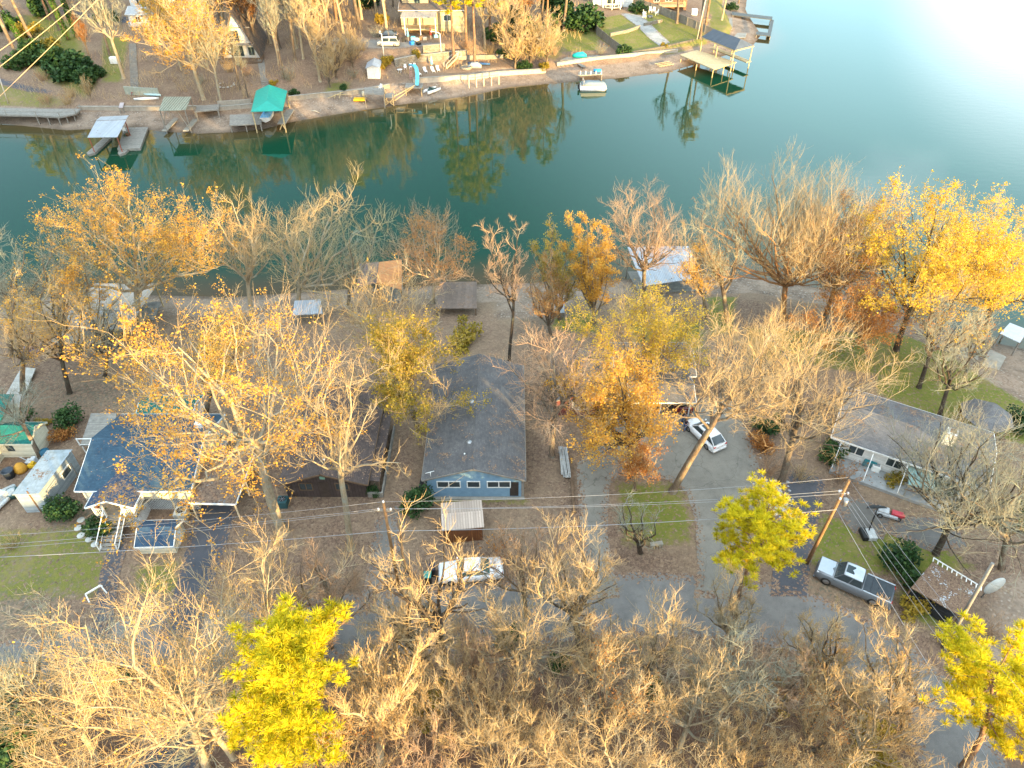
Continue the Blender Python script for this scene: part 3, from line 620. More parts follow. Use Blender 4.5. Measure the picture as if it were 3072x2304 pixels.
def brush_meshes(key, seed, r=1.2, hh=1.8, n=60, m=None, leaf=None, nl=0):
    """leafless multi-stemmed shrub"""
    if key in TREEMESH: return TREEMESH[key]
    rg = random.Random(seed); segs = []; tips = []
    for i in range(n):
        a = rg.random()*6.28; o = r*.35*rg.random(); p = Vector((math.cos(a)*o, math.sin(a)*o, -.1)); d = Vector((math.cos(a)*rg.uniform(.1, .8), math.sin(a)*rg.uniform(.1, .8), 1)).normalized(); L = hh*rg.uniform(.5, 1.1)
        for s in range(4):
            d = (d+Vector((rg.gauss(0, .16), rg.gauss(0, .16), .02))).normalized(); q = p+d*L/4; segs.append((p, q, .020*(1-s/5), .020*(1-(s+1)/5))); p = q
            if s:
                for _ in range(2):
                    e = (d+Vector((rg.gauss(0, .6), rg.gauss(0, .6), rg.gauss(.1, .3)))).normalized(); x = p+e*L*.16; segs.append((p, x, .011, .007)); y = x+(e+Vector((rg.gauss(0, .4), rg.gauss(0, .4), .2))).normalized()*L*.12; segs.append((x, y, .008, .005)); tips.append(tuple(y))
    out = [('stem', segs_mesh('stem', segs, 3, m or TWIGR))]
    if leaf is not None and nl: out.append(('foliage', leaf_mesh('foliage', [rg.choice(tips) for _ in range(nl)], .17, leaf, .12, seed)))
    TREEMESH[key] = out; return out
def q(x, y): return (x*1.3887, y*1.3887)
# ---------------------------------------------------------------- hero trees of the near bank, where the photograph has them
hero('oak_tree', 'huge spreading oak with sparse golden leaves over the blue roofed house', q(612, 1150), q(385, 690), 11.5, 3, GOLD, 6500, fork=.5, limbs=9, sub=7, fine=5, gnarl=.45, r0=.48, clump=.8, ly=1.5, drop=.42, up=.35, lsize=.24, barkm=BARKP)
hero('bare_tree', 'slender pale bare tree standing in front of the brown house', q(758, 1185), q(738, 800), 4.4, 12, None, 0, fork=.50, limbs=7, sub=6, fine=5, r0=.30, gnarl=.2, up=.9, barkm=BARKP)
hero('oak_tree', 'oak with olive and gold leaves beside the grey roof of the blue house', q(905, 930), q(850, 690), 6.4, 13, OLIV, 6500, fork=.3, limbs=8, sub=7, fine=6, clump=.6, lsize=.28, ly=-2)
hero('bare_tree', 'bare sunlit tree behind the olive leaved oak and before the orange roof', q(842, 830), q(800, 585), 6.6, 14, GOLD, 350, fork=.32, limbs=9, sub=8, fine=6, gnarl=.3, barkm=BARKP)
hero('oak_tree', 'broad golden oak on the shore behind the rust streaked boathouse roof', q(300, 715), q(250, 395), 10.4, 21, GOLD, 11000, fork=.36, limbs=9, sub=8, fine=6, r0=.42, gnarl=.28, lsize=.26, barkm=BARKP)
hero('bare_tree', 'bare grey tree on the shore left of the broad golden oak', q(130, 765), q(105, 520), 5.5, 22, None, 0, limbs=7, sub=8, fine=6, twigm=TWIGG)
hero('bare_tree', 'bare grey tree at the frame edge by the dark water', q(20, 770), q(10, 480), 4.5, 23, None, 0, limbs=7, sub=8, fine=6, twigm=TWIGG)
hero('bare_tree', 'sunlit yellow bare tree low at the frame edge above the blue tarp', q(48, 850), q(22, 575), 4.6, 24, GOLD, 900, limbs=7, sub=8, fine=6, clump=.6)
hero('bare_tree', 'thin grey bare tree between the golden oak and the frame edge', q(205, 770), q(190, 570), 4.0, 25, GOLD, 250, limbs=6, sub=7, fine=6, twigm=TWIGG, clump=.4)
hero('bare_tree', 'weeping grey bare tree in front of the rust streaked boathouse', q(225, 812), q(232, 650), 2.7, 26, None, 0, limbs=7, sub=7, fine=5, up=.1, twigm=TWIGG, barkm=BARKD)
hero('bare_tree', 'dark trunked half lit tree beside the blue tarp', q(150, 850), q(92, 610), 4.6, 27, GOLD, 500, limbs=6, sub=8, fine=6, barkm=BARKD, clump=.4)
hero('bare_tree', 'pale bare tree with rusty tips on the shore right of the golden oak', q(545, 690), q(490, 408), 6.0, 28, RUST, 700, limbs=8, sub=8, fine=6, barkm=BARKP, up=.8, clump=.7, lsize=.18)
hero('bare_tree', 'tall wide bare tree rising from beside the small white roof', q(640, 672), q(690, 395), 8.2, 29, None, 0, fork=.25, limbs=10, sub=8, fine=6, gnarl=.34, barkm=BARKP, r0=.36)
hero('bare_tree', 'small grey bare tree left of the orange roofed boathouse', q(752, 660), q(765, 480), 3.2, 30, None, 0, limbs=6, sub=7, fine=5, twigm=TWIGG)
hero('autumn_tree', 'shore tree with a pale crown and rusty orange leaves beneath it', q(935, 655), q(930, 455), 7, 31, RUST, 2600, fork=.34, limbs=8, sub=8, fine=6, clump=.45, twigm=TWIGR, barkm=BARKP)
hero('bare_tree', 'tall slender dark tree on the bare strip behind the blue house', q(1100, 785), q(1095, 455), 3.0, 32, None, 0, fork=.45, limbs=7, sub=8, fine=5, twigm=TWIGR, r0=.2, barkm=BARKD)
hero('autumn_tree', 'narrow olive green tree on the shore between pale bare trees', q(1210, 690), q(1195, 475), 3.0, 33, OLIV, 4200, fork=.12, limbs=8, sub=8, fine=5, up=1.0, lsize=.24)
hero('autumn_tree', 'dense orange gold column of leaves at the water edge', q(1285, 700), q(1272, 455), 3.0, 34, GOLD, 7500, fork=.12, limbs=9, sub=8, fine=5, up=1.2, lsize=.26)
hero('autumn_tree', 'tan and orange fine leaved tree below the olive green one', q(1190, 725), q(1185, 545), 2.8, 35, RUST, 2200, fork=.15, limbs=8, sub=8, fine=6, up=1., lsize=.18)
hero('bare_tree', 'russet bare tree on the shore behind the white metal boathouse roof', q(1392, 665), q(1395, 388), 6.4, 36, None, 0, limbs=9, sub=9, fine=6, twigm=TWIGR, gnarl=.32)
hero('autumn_tree', 'small gold leaved tree against the right edge of the white metal roof', q(1528, 685), q(1520, 505), 3.6, 37, GOLD, 1500, limbs=7, sub=7, fine=6, clump=.5)
hero('bare_tree', 'dim grey bare tree between the white metal roof and the giant bare tree', q(1572, 695), q(1565, 415), 3.9, 38, RUST, 300, limbs=7, sub=8, fine=6, twigm=TWIGG, clump=.3, lsize=.2)
hero('bare_tree', 'giant fan shaped bare tree standing highest on the shore', q(1692, 695), q(1722, 320), 10.2, 39, None, 0, fork=.30, limbs=15, sub=10, fine=7, vase=True, up=.55, gnarl=.2, r0=.42, barkm=bark('bark_rust', (.34, .17, .07), (.2, .1, .05), (.24, .22, .17)))
hero('autumn_tree', 'peach tinted tree with fine orange leaves right of the giant bare tree', q(1775, 705), q(1895, 420), 6.8, 40, RUST, 9000, limbs=9, sub=8, fine=6, up=.8, lsize=.20, twigm=TWIGR)
hero('autumn_tree', 'rust leaved tree low on the bank beside the green lawn', q(1880, 775), q(1850, 600), 5.2, 41, RUST, 9000, limbs=8, sub=8, fine=6, lsize=.22)
hero('autumn_tree', 'large bright yellow leaved tree leaning over the lake', q(1936, 757), q(2045, 415), 9.0, 42, YELL, 17000, fork=.34, limbs=10, sub=8, fine=6, lsize=.27, barkm=BARKD, r0=.36, up=.8)
hero('autumn_tree', 'yellow leaved tree at the frame edge over the white dock', q(2120, 740), q(2200, 455), 7.5, 43, YELL, 13000, limbs=9, sub=8, fine=6, lsize=.26, barkm=BARKD)
hero('bare_tree', 'dark leaning tree with two stems on the green lawn', q(1985, 838), q(2095, 600), 4.0, 44, RUST, 500, fork=.4, limbs=7, sub=8, fine=6, barkm=BARKD, twigm=TWIGG, r0=.26)
hero('bare_tree', 'dark bare tree above the grey faceted gazebo roof', q(2030, 900), q(2100, 690), 3.4, 45, None, 0, limbs=7, sub=7, fine=6, barkm=BARKD, twigm=TWIGG)
hero('bare_tree', 'grey bare tree by the white dock', q(2085, 815), q(2130, 660), 3.0, 46, RUST, 200, limbs=7, sub=7, fine=6, twigm=TWIGG)
hero('bare_tree', 'russet bare tree with drooping twigs beside the grey roof ridge', q(1192, 985), q(1210, 705), 5.2, 47, None, 0, fork=.42, limbs=10, sub=9, fine=6, up=.1, twigm=TWIGR)
hero('autumn_tree', 'tall gold and yellow tree behind the driveway carport', q(1405, 850), q(1385, 645), 7.0, 48, YELL, 7500, limbs=9, sub=8, fine=6, clump=.8, lsize=.24)
hero('autumn_tree', 'bright orange leaved tree over the narrow drive', q(1362, 1030), q(1330, 775), 5.2, 49, GOLD, 8000, fork=.36, limbs=9, sub=8, fine=6, lsize=.25, barkm=BARKD)
hero('autumn_tree', 'small bronze leaved tree on the drive island', q(1372, 1060), q(1380, 945), 2.3, 50, RUST, 2200, limbs=7, sub=7, fine=5, lsize=.2)
hero('bare_tree', 'leaning forked bare tree whose trunk crosses the white car', q(1452, 1062), q(1650, 700), 5.2, 51, None, 0, fork=.58, drop=.16, limbs=9, sub=7, fine=6, r0=.34, gnarl=.3, barkm=BARK)
hero('bare_tree', 'wide bare tree left of the long grey roof', q(1688, 1042), q(1785, 715), 7.4, 52, None, 0, fork=.42, drop=.24, limbs=10, sub=7, fine=6, gnarl=.32, r0=.34, ly=1)
hero('bare_tree', 'pale bare tree on the grass beyond the driveway', q(1640, 850), q(1670, 690), 5.5, 53, None, 0, limbs=9, sub=8, fine=6, gnarl=.28)
hero('autumn_tree', 'half bare golden tree left of the blue house back roof', q(440, 905), q(470, 650), 4.6, 54, GOLD, 2500, limbs=8, sub=8, fine=6, clump=.6)
hero('bare_tree', 'leaning bare tree over the small green roof', q(87, 987), q(-20, 830), 3.6, 55, None, 0, fork=.5, limbs=6, sub=7, fine=5, r0=.24, twigm=TWIGG)
hero('bare_tree', 'mossy grey bare tree between the patio and the dirt lane', q(2022, 1196), q(2165, 905), 7.0, 56, None, 0, fork=.34, limbs=11, sub=9, fine=6, r0=.3, twigm=TWIGG, barkm=BARKD, gnarl=.3)
hero('bare_tree', 'mossy grey bare tree behind the dish beside the leaf covered carport', q(2165, 1230), q(2215, 960), 6.5, 57, None, 0, limbs=9, sub=8, fine=6, twigm=TWIGG)
hero('bare_tree', 'low dark tree with a crooked limb on the drive island', q(1385, 1195), q(1380, 1072), 2.8, 58, None, 0, fork=.2, limbs=6, sub=6, fine=4, gnarl=.4, twigm=TWIGG, barkm=BARKD, r0=.25)
hero('bare_tree', 'sunlit bare tree in front of the small blue roofed shed', q(565, 1420), q(545, 1175), 4.8, 59, None, 0, limbs=8, sub=7, fine=6, up=.9, barkm=BARKP)
hero('bare_tree', 'big sunlit bare tree leaning over the lawn from the lower wood', q(450, 1668), q(250, 1265), 6.6, 60, GOLD, 500, fork=.4, limbs=10, sub=9, fine=6, up=.8, barkm=BARKP, lsize=.16, r0=.3)
hero('bare_tree', 'grey shaded bare tree over the road at the frame edge', q(135, 1560), q(55, 1335), 5.4, 61, None, 0, limbs=8, sub=8, fine=6, twigm=TWIGG, up=.8)
hero('bare_tree', 'dark trunked bare tree whose crown covers the front of the white sedan', q(970, 1474), q(885, 1110), 4.3, 62, None, 0, fork=.5, limbs=8, sub=6, fine=5, gnarl=.2, barkm=BARKD)
hero('bare_tree', 'small upright sunlit tree across the road from the white sedan', q(908, 1500), q(885, 1290), 2.9, 63, None, 0, fork=.42, limbs=8, sub=7, fine=6, barkm=BARKD)
hero('bare_tree', 'pale bare tree on the road verge between the sedan and the drive island', q(1255, 1400), q(1225, 1125), 3.8, 64, None, 0, limbs=10, sub=8, fine=6, up=1.0)
hero('bare_tree', 'russet thicket tree between the small blue roofed shed and the pole', q(715, 1400), q(690, 1195), 3.2, 65, None, 0, fork=.15, limbs=9, sub=8, fine=6, up=1., twigm=TWIGR)
hero('bare_tree', 'russet bare tree behind the boot of the white sedan', q(1135, 1330), q(1115, 1150), 2.9, 66, None, 0, limbs=8, sub=7, fine=6, up=1., twigm=TWIGR)
hero('bare_tree', 'broom shaped sunlit tree right of the large yellow pine', q(820, 1655), q(795, 1390), 3.4, 67, None, 0, fork=.45, limbs=12, sub=8, fine=6, vase=True, up=1.1, barkm=BARKP)
hero('bare_tree', 'bare tree by the road in front of the grey pickup truck', q(1790, 1500), q(1800, 1320), 2.4, 68, RUST, 60, limbs=8, sub=7, fine=6, up=.9, lsize=.2)
hero('bare_tree', 'slim bare tree on the far verge below the yellow roadside pine', q(1570, 1420), q(1600, 1230), 2.6, 69, None, 0, limbs=7, sub=7, fine=6, up=1.)
hero('bare_tree', 'pale bare tree at the corner of the road and the dirt lane', q(1960, 1600), q(1930, 1330), 3.2, 70, None, 0, limbs=9, sub=8, fine=6, up=1.)
# pines
def pine(label, base, top, r, seed, **k):
    b = G(*base); h = topz(b, top[1])-b.z; return plant('pine_tree', label, 'pine tree', b, pine_meshes(label, seed, h=h, r=r, lean=(topx(b, *top)-b.x, 0), **k))
pine('largest yellow green pine, in the lower wood', q(655, 1720), q(640, 1372), 3.1, 1, nb=78, tufts=13, bare=.46)
pine('yellow green pine standing by the road left of the grey pickup', q(1592, 1292), q(1655, 1108), 3.5, 2, nb=60, bare=.46, tufts=13)
pine('yellow green pine in the corner below the leaf covered carport', q(2080, 1660), q(2150, 1425), 3.4, 3, nb=50, bare=.46, tufts=12)
pine('small yellow green pine cut off by the frame corner', q(2235, 1720), q(2245, 1560), 2.2, 4, nb=24)
# ---------------------------------------------------------------- the wood along the lower edge
WOODK = [dict(h=10.5, spread=3.6, limbs=9, sub=7, fine=6, up=1.0, seed=201, barkm=BARKP), dict(h=11, spread=4.2, limbs=8, sub=7, fine=6, up=.7, gnarl=.32, seed=202, barkm=BARKP), dict(h=9.5, spread=3.2, limbs=10, sub=7, fine=6, up=1.1, vase=True, seed=203),
         dict(h=11.5, spread=4.0, fork=.45, limbs=8, sub=7, fine=6, up=.9, gnarl=.3, seed=204), dict(h=8.5, spread=3.4, fork=.2, limbs=9, sub=7, fine=6, up=.9, seed=205, twigm=TWIGR), dict(h=10, spread=4.4, limbs=9, sub=7, fine=6, up=.6, gnarl=.36, seed=206, twigm=TWIGG, barkm=BARKP), dict(h=10, spread=3.6, limbs=9, sub=7, fine=6, up=.9, seed=207, leaf=RUST, nleaf=300, clump=.5, lsize=.17)]
protos = [tree_meshes('wood%d' % i, **k) for i, k in enumerate(WOODK)]
rgw = random.Random(31); rows = []
for ri, (y0, step, x0, x1) in enumerate(((24.4, 4.4, -7, 24), (20.0, 4.1, -27, 25), (16.0, 3.8, -25, 26))):
    row = []; x = x0
    while x < x1:
        xx = x+rgw.uniform(-1, 1); yy = y0-.10*max(xx, 0)+rgw.uniform(-1.1, 1.1)
        if not (-21.5 < xx < -17 and ri == 2) and not (ri == 1 and -15.5 < xx < -12): row.append((xx, yy))
        x += step*rgw.uniform(.85, 1.15)
    rows.append(sorted(row))
ORD = 'first second third fourth fifth sixth seventh eighth ninth tenth eleventh twelfth thirteenth fourteenth fifteenth sixteenth seventeenth eighteenth nineteenth twentieth'.split()
LOOK = ['upright tan', 'spreading tan', 'broom shaped tan', 'tall forked tan', 'low bushy russet', 'wide grey twigged', 'rust leaved']
for ri, row in enumerate(rows):
    for i, (x, y) in enumerate(row):
        k = rgw.randrange(7); plant('bare_tree', '%s tree, %s from the left in the %s row of the lower wood' % (LOOK[k], ORD[i], ('roadside', 'middle', 'nearest')[ri]), 'tree', (x, y, hz(x, y)), protos[k], rgw.random()*6.28, rgw.uniform(.8, 1.12), 'trees of the lower wood')
# undergrowth
bk = [brush_meshes('brush0', 1, 1.5, 2.2, 46), brush_meshes('brush1', 2, 1.2, 1.7, 40, TWIG), brush_meshes('brush2', 3, 1.6, 2.0, 46, TWIGR, RUST, 160)]
V = []; F = []; n = 0
rgu = np.random.default_rng(5); cnt = 20000; ux = rgu.uniform(-36, 36, cnt); uy = rgu.uniform(10, 28.4, cnt); keep = (uy < 27.2-.12*np.maximum(ux, 0)-.5*vnoise(ux, uy, 3, 4)) & (vnoise(ux, uy, 2.6, 6) > .34) & ~((ux > 24-.5*(22-uy)) & (uy < 24)) & ~((ux < -17) & (ux > -23) & (uy < 23)); ux, uy = ux[keep], uy[keep]; uz = height(ux, uy)
hh = rgu.uniform(.25, 1.25, len(ux)); dx = rgu.normal(0, .35, (len(ux), 2))*hh[:, None]; P0 = np.stack([ux, uy, uz-.05], 1); P1 = np.stack([ux+dx[:, 0], uy+dx[:, 1], uz+hh], 1)
V, F = tubes_np(P0, P1, np.full(len(ux), .013), np.full(len(ux), .006), 3); o = bpy.data.objects.new('undergrowth', grid_mesh('undergrowth', V, F)); COL.objects.link(o); o.data.materials.append(TWIGR); o['kind'] = 'stuff'; o['label'] = 'brown leafless undergrowth on the floor of the lower wood'
# ---------------------------------------------------------------- roofs and walls
def shingle(name, c, c2, leaves=0.0): return M(name, c, c2, ns=.6, rough=.92, brick=(.30, .16, (.72, .74, .78), (.55, .55, .55), .008), bump=.35, leaves=leaves, fine=.3, leafscale=9, stain=.45)
def corrug(name, c, c2, leaves=0.0, rough=.5, metal=.3, stain=.5, leafscale=9): return M(name, c, c2, ns=.9, rough=rough, metal=metal, stripe=('u', .23, .28, tuple(x*.62 for x in c)), bump=.6, stain=stain, leaves=leaves, leafscale=leafscale)
SH_BLUE = shingle('shingle_blue', (.05, .10, .145), (.035, .072, .11), .22); SH_BLUE2 = shingle('shingle_blue_clean', (.04, .085, .15), (.03, .065, .115), .2)
SH_BROWN = shingle('shingle_brown', (.125, .095, .085), (.085, .065, .06), .28); SH_GREY = shingle('shingle_grey', (.185, .18, .18), (.125, .122, .125), .25)
SH_DARK = shingle('shingle_dark', (.15, .142, .14), (.10, .096, .098), .24); SH_GREEN = shingle('shingle_green', (.012, .16, .135), (.01, .12, .105), .1)
SID_CREAM = M('siding_cream', (.60, .56, .44), (.52, .48, .36), rough=.7, stripe=('v', .19, .08, (.36, .33, .26)), fine=.1); SID_WHITE = M('siding_white', (.72, .72, .70), (.6, .6, .58), rough=.7, stripe=('v', .18, .09, (.46, .46, .46)), fine=.1)
SID_BLUE = M('siding_blue', (.19, .32, .44), (.15, .26, .37), rough=.7, fine=.1); SID_BROWN = M('boards_brown', (.075, .055, .05), (.05, .036, .032), rough=.85, stripe=('u', .30, .12, (.03, .022, .02)))
TANWALL = M('wall_tan', (.62, .50, .33), (.54, .43, .28), rough=.8, fine=.1); SID_ALU = M('siding_aluminium', (.40, .46, .50), (.30, .35, .38), rough=.5, metal=.2, stripe=('v', .16, .16, (.20, .24, .26)), bump=.5)
def slab(b, p, th):
    p = [Vector(x) for x in p]; n = len(p); d = Vector((0, 0, -th)); b.add(p+[x+d for x in p], [tuple(range(n)), tuple(range(n, 2*n))[::-1]]+[(i, n+i, n+(i+1) % n, (i+1) % n) for i in range(n)])
def gable(root, w, d, z0, z1, rise, roofm, wallm, axis='y', oh=.35, ohf=.3, x0=0, y0=0, th=.12, fascia=None, split=.5, names=('wall', 'roof')):
    """walls from z0 to z1 on a w x d plan, gable roof with its ridge along the axis"""
    b = B(); r = B(); f = B(); X0, X1, Y0, Y1 = x0, x0+w, y0, y0+d
    if axis == 'y':
        m = X0+w*split; zl = z1-rise*oh/(m-X0); zr = z1-rise*oh/(X1-m)
        b.add([(X0, Y0, z0), (X1, Y0, z0), (X1, Y0, z1), (m, Y0, z1+rise), (X0, Y0, z1)], [(0, 1, 2, 3, 4)]); b.add([(X0, Y1, z0), (X1, Y1, z0), (X1, Y1, z1), (m, Y1, z1+rise), (X0, Y1, z1)], [(4, 3, 2, 1, 0)])
        b.quad((X0, Y0, z0), (X0, Y0, z1), (X0, Y1, z1), (X0, Y1, z0)); b.quad((X1, Y0, z0), (X1, Y1, z0), (X1, Y1, z1), (X1, Y0, z1))
        A, Z = Y0-ohf, Y1+ohf; e = .02
        slab(r, [(X0-oh, A, zl+th), (m, A, z1+rise+th), (m, Z, z1+rise+th), (X0-oh, Z, zl+th)], th-e); slab(r, [(m, A, z1+rise+th), (X1+oh, A, zr+th), (X1+oh, Z, zr+th), (m, Z, z1+rise+th)], th-e)
        ends = [((X0-oh, A-.03, zl+.02), (m, A-.03, z1+rise+.02)), ((m, A-.03, z1+rise+.02), (X1+oh, A-.03, zr+.02)), ((X0-oh-.03, A, zl+.02), (X0-oh-.03, Z, zl+.02)), ((X1+oh+.03, A, zr+.02), (X1+oh+.03, Z, zr+.02))]
    else:
        m = Y0+d*split; zl = z1-rise*oh/(m-Y0); zr = z1-rise*oh/(Y1-m)
        b.add([(X0, Y0, z0), (X0, Y1, z0), (X0, Y1, z1), (X0, m, z1+rise), (X0, Y0, z1)], [(4, 3, 2, 1, 0)]); b.add([(X1, Y0, z0), (X1, Y1, z0), (X1, Y1, z1), (X1, m, z1+rise), (X1, Y0, z1)], [(0, 1, 2, 3, 4)])
        b.quad((X0, Y0, z0), (X1, Y0, z0), (X1, Y0, z1), (X0, Y0, z1)); b.quad((X0, Y1, z0), (X0, Y1, z1), (X1, Y1, z1), (X1, Y1, z0))
        A, Z = X0-ohf, X1+ohf; e = .02
        slab(r, [(A, Y0-oh, zl+th), (Z, Y0-oh, zl+th), (Z, m, z1+rise+th), (A, m, z1+rise+th)], th-e); slab(r, [(A, m, z1+rise+th), (Z, m, z1+rise+th), (Z, Y1+oh, zr+th), (A, Y1+oh, zr+th)], th-e)
        ends = [((Z+.03, Y0-oh, zl+.02), (Z+.03, m, z1+rise+.02)), ((Z+.03, m, z1+rise+.02), (Z+.03, Y1+oh, zr+.02)), ((A-.03, Y0-oh, zl+.02), (A-.03, m, z1+rise+.02)), ((A, Y0-oh-.03, zl+.02), (Z, Y0-oh-.03, zl+.02)), ((A, Y1+oh+.03, zr+.02), (Z, Y1+oh+.03, zr+.02))]
    wo = b.obj(names[0], wallm, root); ro = r.obj(names[1], roofm, root, fixn=False); rc = B(); zr_ = z1+rise+th+.01
    if axis == 'y': rc.add([(m-.16, A, zr_-.16*rise/max(.1, m-X0)), (m, A, zr_+.03), (m+.16, A, zr_-.16*rise/max(.1, X1-m)), (m-.16, Z, zr_-.16*rise/max(.1, m-X0)), (m, Z, zr_+.03), (m+.16, Z, zr_-.16*rise/max(.1, X1-m))], [(0, 1, 4, 3), (1, 2, 5, 4)])
    else: rc.add([(A, m-.16, zr_-.16*rise/max(.1, m-Y0)), (A, m, zr_+.03), (A, m+.16, zr_-.16*rise/max(.1, Y1-m)), (Z, m-.16, zr_-.16*rise/max(.1, m-Y0)), (Z, m, zr_+.03), (Z, m+.16, zr_-.16*rise/max(.1, Y1-m))], [(0, 3, 4, 1), (1, 4, 5, 2)])
    rc.obj('ridge_cap', roofm, ro, fixn=False)
    if fascia:
        for p, q_ in ends: f.bar(p, q_, .05, .17)
        f.obj('fascia', fascia, root)
    return wo, ro
def window(root, x, z, w, h, y, fm=WHITE, n=2, face='y-', depth=.06):
    """frame and panes on a wall; face tells which way it looks"""
    b = B(); g = B(); t = .09
    def P(u, v, o):
        return {'y-': (u, y-o, v), 'y+': (u, y+o, v), 'x+': (y+o, u, v), 'x-': (y-o, u, v)}[face]
    def bar(u0, u1, v0, v1, bb, o0, o1):
        a, c = P(u0, v0, o0), P(u1, v1, o1); bb.bx(min(a[0], c[0]), max(a[0], c[0]), min(a[1], c[1]), max(a[1], c[1]), min(a[2], c[2]), max(a[2], c[2]))
    bar(x-w/2-t, x+w/2+t, z-t, z, b, .003, depth); bar(x-w/2-t, x+w/2+t, z+h, z+h+t, b, .003, depth); bar(x-w/2-t, x-w/2, z, z+h, b, .003, depth); bar(x+w/2, x+w/2+t, z, z+h, b, .003, depth)
    for i in range(1, n): xx = x-w/2+w*i/n; bar(xx-t/2, xx+t/2, z, z+h, b, .003, depth-.005)
    bar(x-w/2, x+w/2, z, z+h, g, .004, .02); o = b.obj('window', fm, root); g.obj('pane', GLASS, o); return o
def lattice(b, x0, x1, z0, z1, y, axis='x', step=.22, t=.035):
    """diagonal lath lattice in a vertical plane"""
    W_, H_ = x1-x0, z1-z0; n = int((W_+H_)/step)+1
    for s in (1, -1):
        for i in range(-n, n):
            pts = []
            u0 = i*step
            for v in (0, H_):
                u = u0+v if s > 0 else u0+H_-v; pts.append((u, v))
            (ua, va), (ub, vb) = pts
            if ua > ub: ua, va, ub, vb = ub, vb, ua, va
            if ub <= 0 or ua >= W_: continue
            if ua < 0: va += (vb-va)*(-ua)/(ub-ua); ua = 0
            if ub > W_: vb = va+(vb-va)*(W_-ua)/(ub-ua); ub = W_
            if ub-ua < .02: continue
            o = y+(.012 if s > 0 else 0)
            if axis == 'x': b.bar((x0+ua, o, z0+va), (x0+ub, o, z0+vb), t, .01)
            else: b.bar((o, x0+ua, z0+va), (o, x0+ub, z0+vb), t, .01)
def rail(root, name, pts, m, h=.95, gap=.16, post=.09, base=0, balus=True):
    b = B()
    for a, c in zip(pts[:-1], pts[1:]):
        a, c = Vector(a), Vector(c); b.bar(a+Vector((0, 0, h)), c+Vector((0, 0, h)), .07, .05); b.bar(a+Vector((0, 0, .12)), c+Vector((0, 0, .12)), .05)
        L = (c-a).length
        if balus:
            n = max(1, int(L/gap))
            for i in range(1, n): p = a.lerp(c, i/n); b.bar(p+Vector((0, 0, .12)), p+Vector((0, 0, h)), .035)
    for p in pts: p = Vector(p); b.bar(p-Vector((0, 0, base)), p+Vector((0, 0, h+.06)), post)
    return b.obj(name, m, root)
def steps(root, name, x0, x1, y0, z0, y1, z1, m, n=7):
    b = B()
    for i in range(n):
        ya, yb = y0+(y1-y0)*i/n, y0+(y1-y0)*(i+1)/n; za = z0+(z1-z0)*(i+.5)/n; b.bx(x0, x1, min(ya, yb)+.003*i, max(ya, yb)+.02, za-.06, za)
    for x in (x0+.05, x1-.05): b.bar((x, y0, z0-.15), (x, y1, z1-.15), .05, .22)
    return b.obj(name, m, root)
def posts(root, name, lst, m, w=.12):
    for a_, c_ in lst: bb = B(); bb.bar(a_, c_, w); bb.obj(name, m, root)
ZG = 4.05
# blue house with the long grey roof
h = thing('gable_house', 'light blue house with a long dark grey gable roof and white windows', 'house', (-7.75, 42.75, ZG))
gable(h, 8.6, 15.8, -.3, 2.55, 1.4, SH_DARK, SID_BLUE, 'y', .38, .25, fascia=WOODG)
for xx, ww, n in ((2.0, 2.0, 2), (4.25, 1.05, 1), (6.55, 2.0, 2)): window(h, xx, 1.35, ww, .72, 0, WHITE, n)
for xa in (-.25, 8.6): b = B(); b.bx(xa, xa+.25, -.02, .6, 0, 1.9); b.obj('corner_post', WOODG, h)
b = B(); b.bx(7.55, 8.35, -.012, .04, .1, 2.0); b.obj('door', M('dark_door', (.05, .04, .035), rough=.7), h)
b = B(); b.bx(-.3, 8.9, -.38, -.05, -.3, .06); b.obj('footing', CONC, h)
for px, py, z in ((1415, 1206, 7.95), (1408, 1328, 7.9)):
    p = W(px, py, z)-Vector((-7.75, 42.75, ZG)); v = B(); v.lathe((p.x, p.y, p.z-.45), [(.14, 0), (.14, .3), (.27, .34), (.3, .5), (.2, .62), (.05, .66)], 14); v.bx(p.x-.3, p.x+.3, p.y-.3, p.y+.3, p.z-.47, p.z-.40); v.obj('roof_vent', STEEL, h)
p = W(1394, 1365, 7.7)-Vector((-7.75, 42.75, ZG)); v = B(); v.cyl((p.x, p.y, p.z-.4), .07, .6, 10); v.obj('vent_pipe', WHITE, h)
p = W(1292, 1428, 6.9)-Vector((-7.75, 42.75, ZG)); v = B(); v.tube([(p.x, p.y, p.z-.2), (p.x, p.y, p.z+.5)], .03); v.tube([(p.x-.45, p.y-.1, p.z+.45), (p.x+.35, p.y+.15, p.z+.5)], .025); v.obj('aerial', WHITE, h)
# dark brown house
h = thing('gable_house', 'dark brown board house with a leaf strewn brown roof', 'house', (-20.7, 42.75, ZG))
gable(h, 7.3, 11.5, -.3, 2.25, 1.25, SH_BROWN, SID_BROWN, 'y', .4, .5, fascia=WOODB)
for xx in (1.9, 5.2): window(h, xx, 1.0, 1.1, .8, 0, WOODB, 2)
b = B(); b.bx(3.1, 4.0, -.03, .03, 0, 2.0); b.obj('door', M('brown_door', (.07, .05, .04), rough=.7), h)
b = B(); slab(b, [(7.35, .3, 2.0), (8.6, .3, 1.75), (8.6, 9, 1.75), (7.35, 9, 2.0)], .08); b.obj('lean_to', SH_BROWN, h); posts(h, 'post', [((8.5, y, -.2), (8.5, y, 1.72)) for y in (.5, 3.2, 6)], WOODB, .1)
b = B(); b.prism([(7.4, -.05), (8.8, -.05), (8.8, 9), (8.65, 9), (8.65, .12), (7.4, .12)], -.2, .52); b.obj('low_wall', WOODG, h)
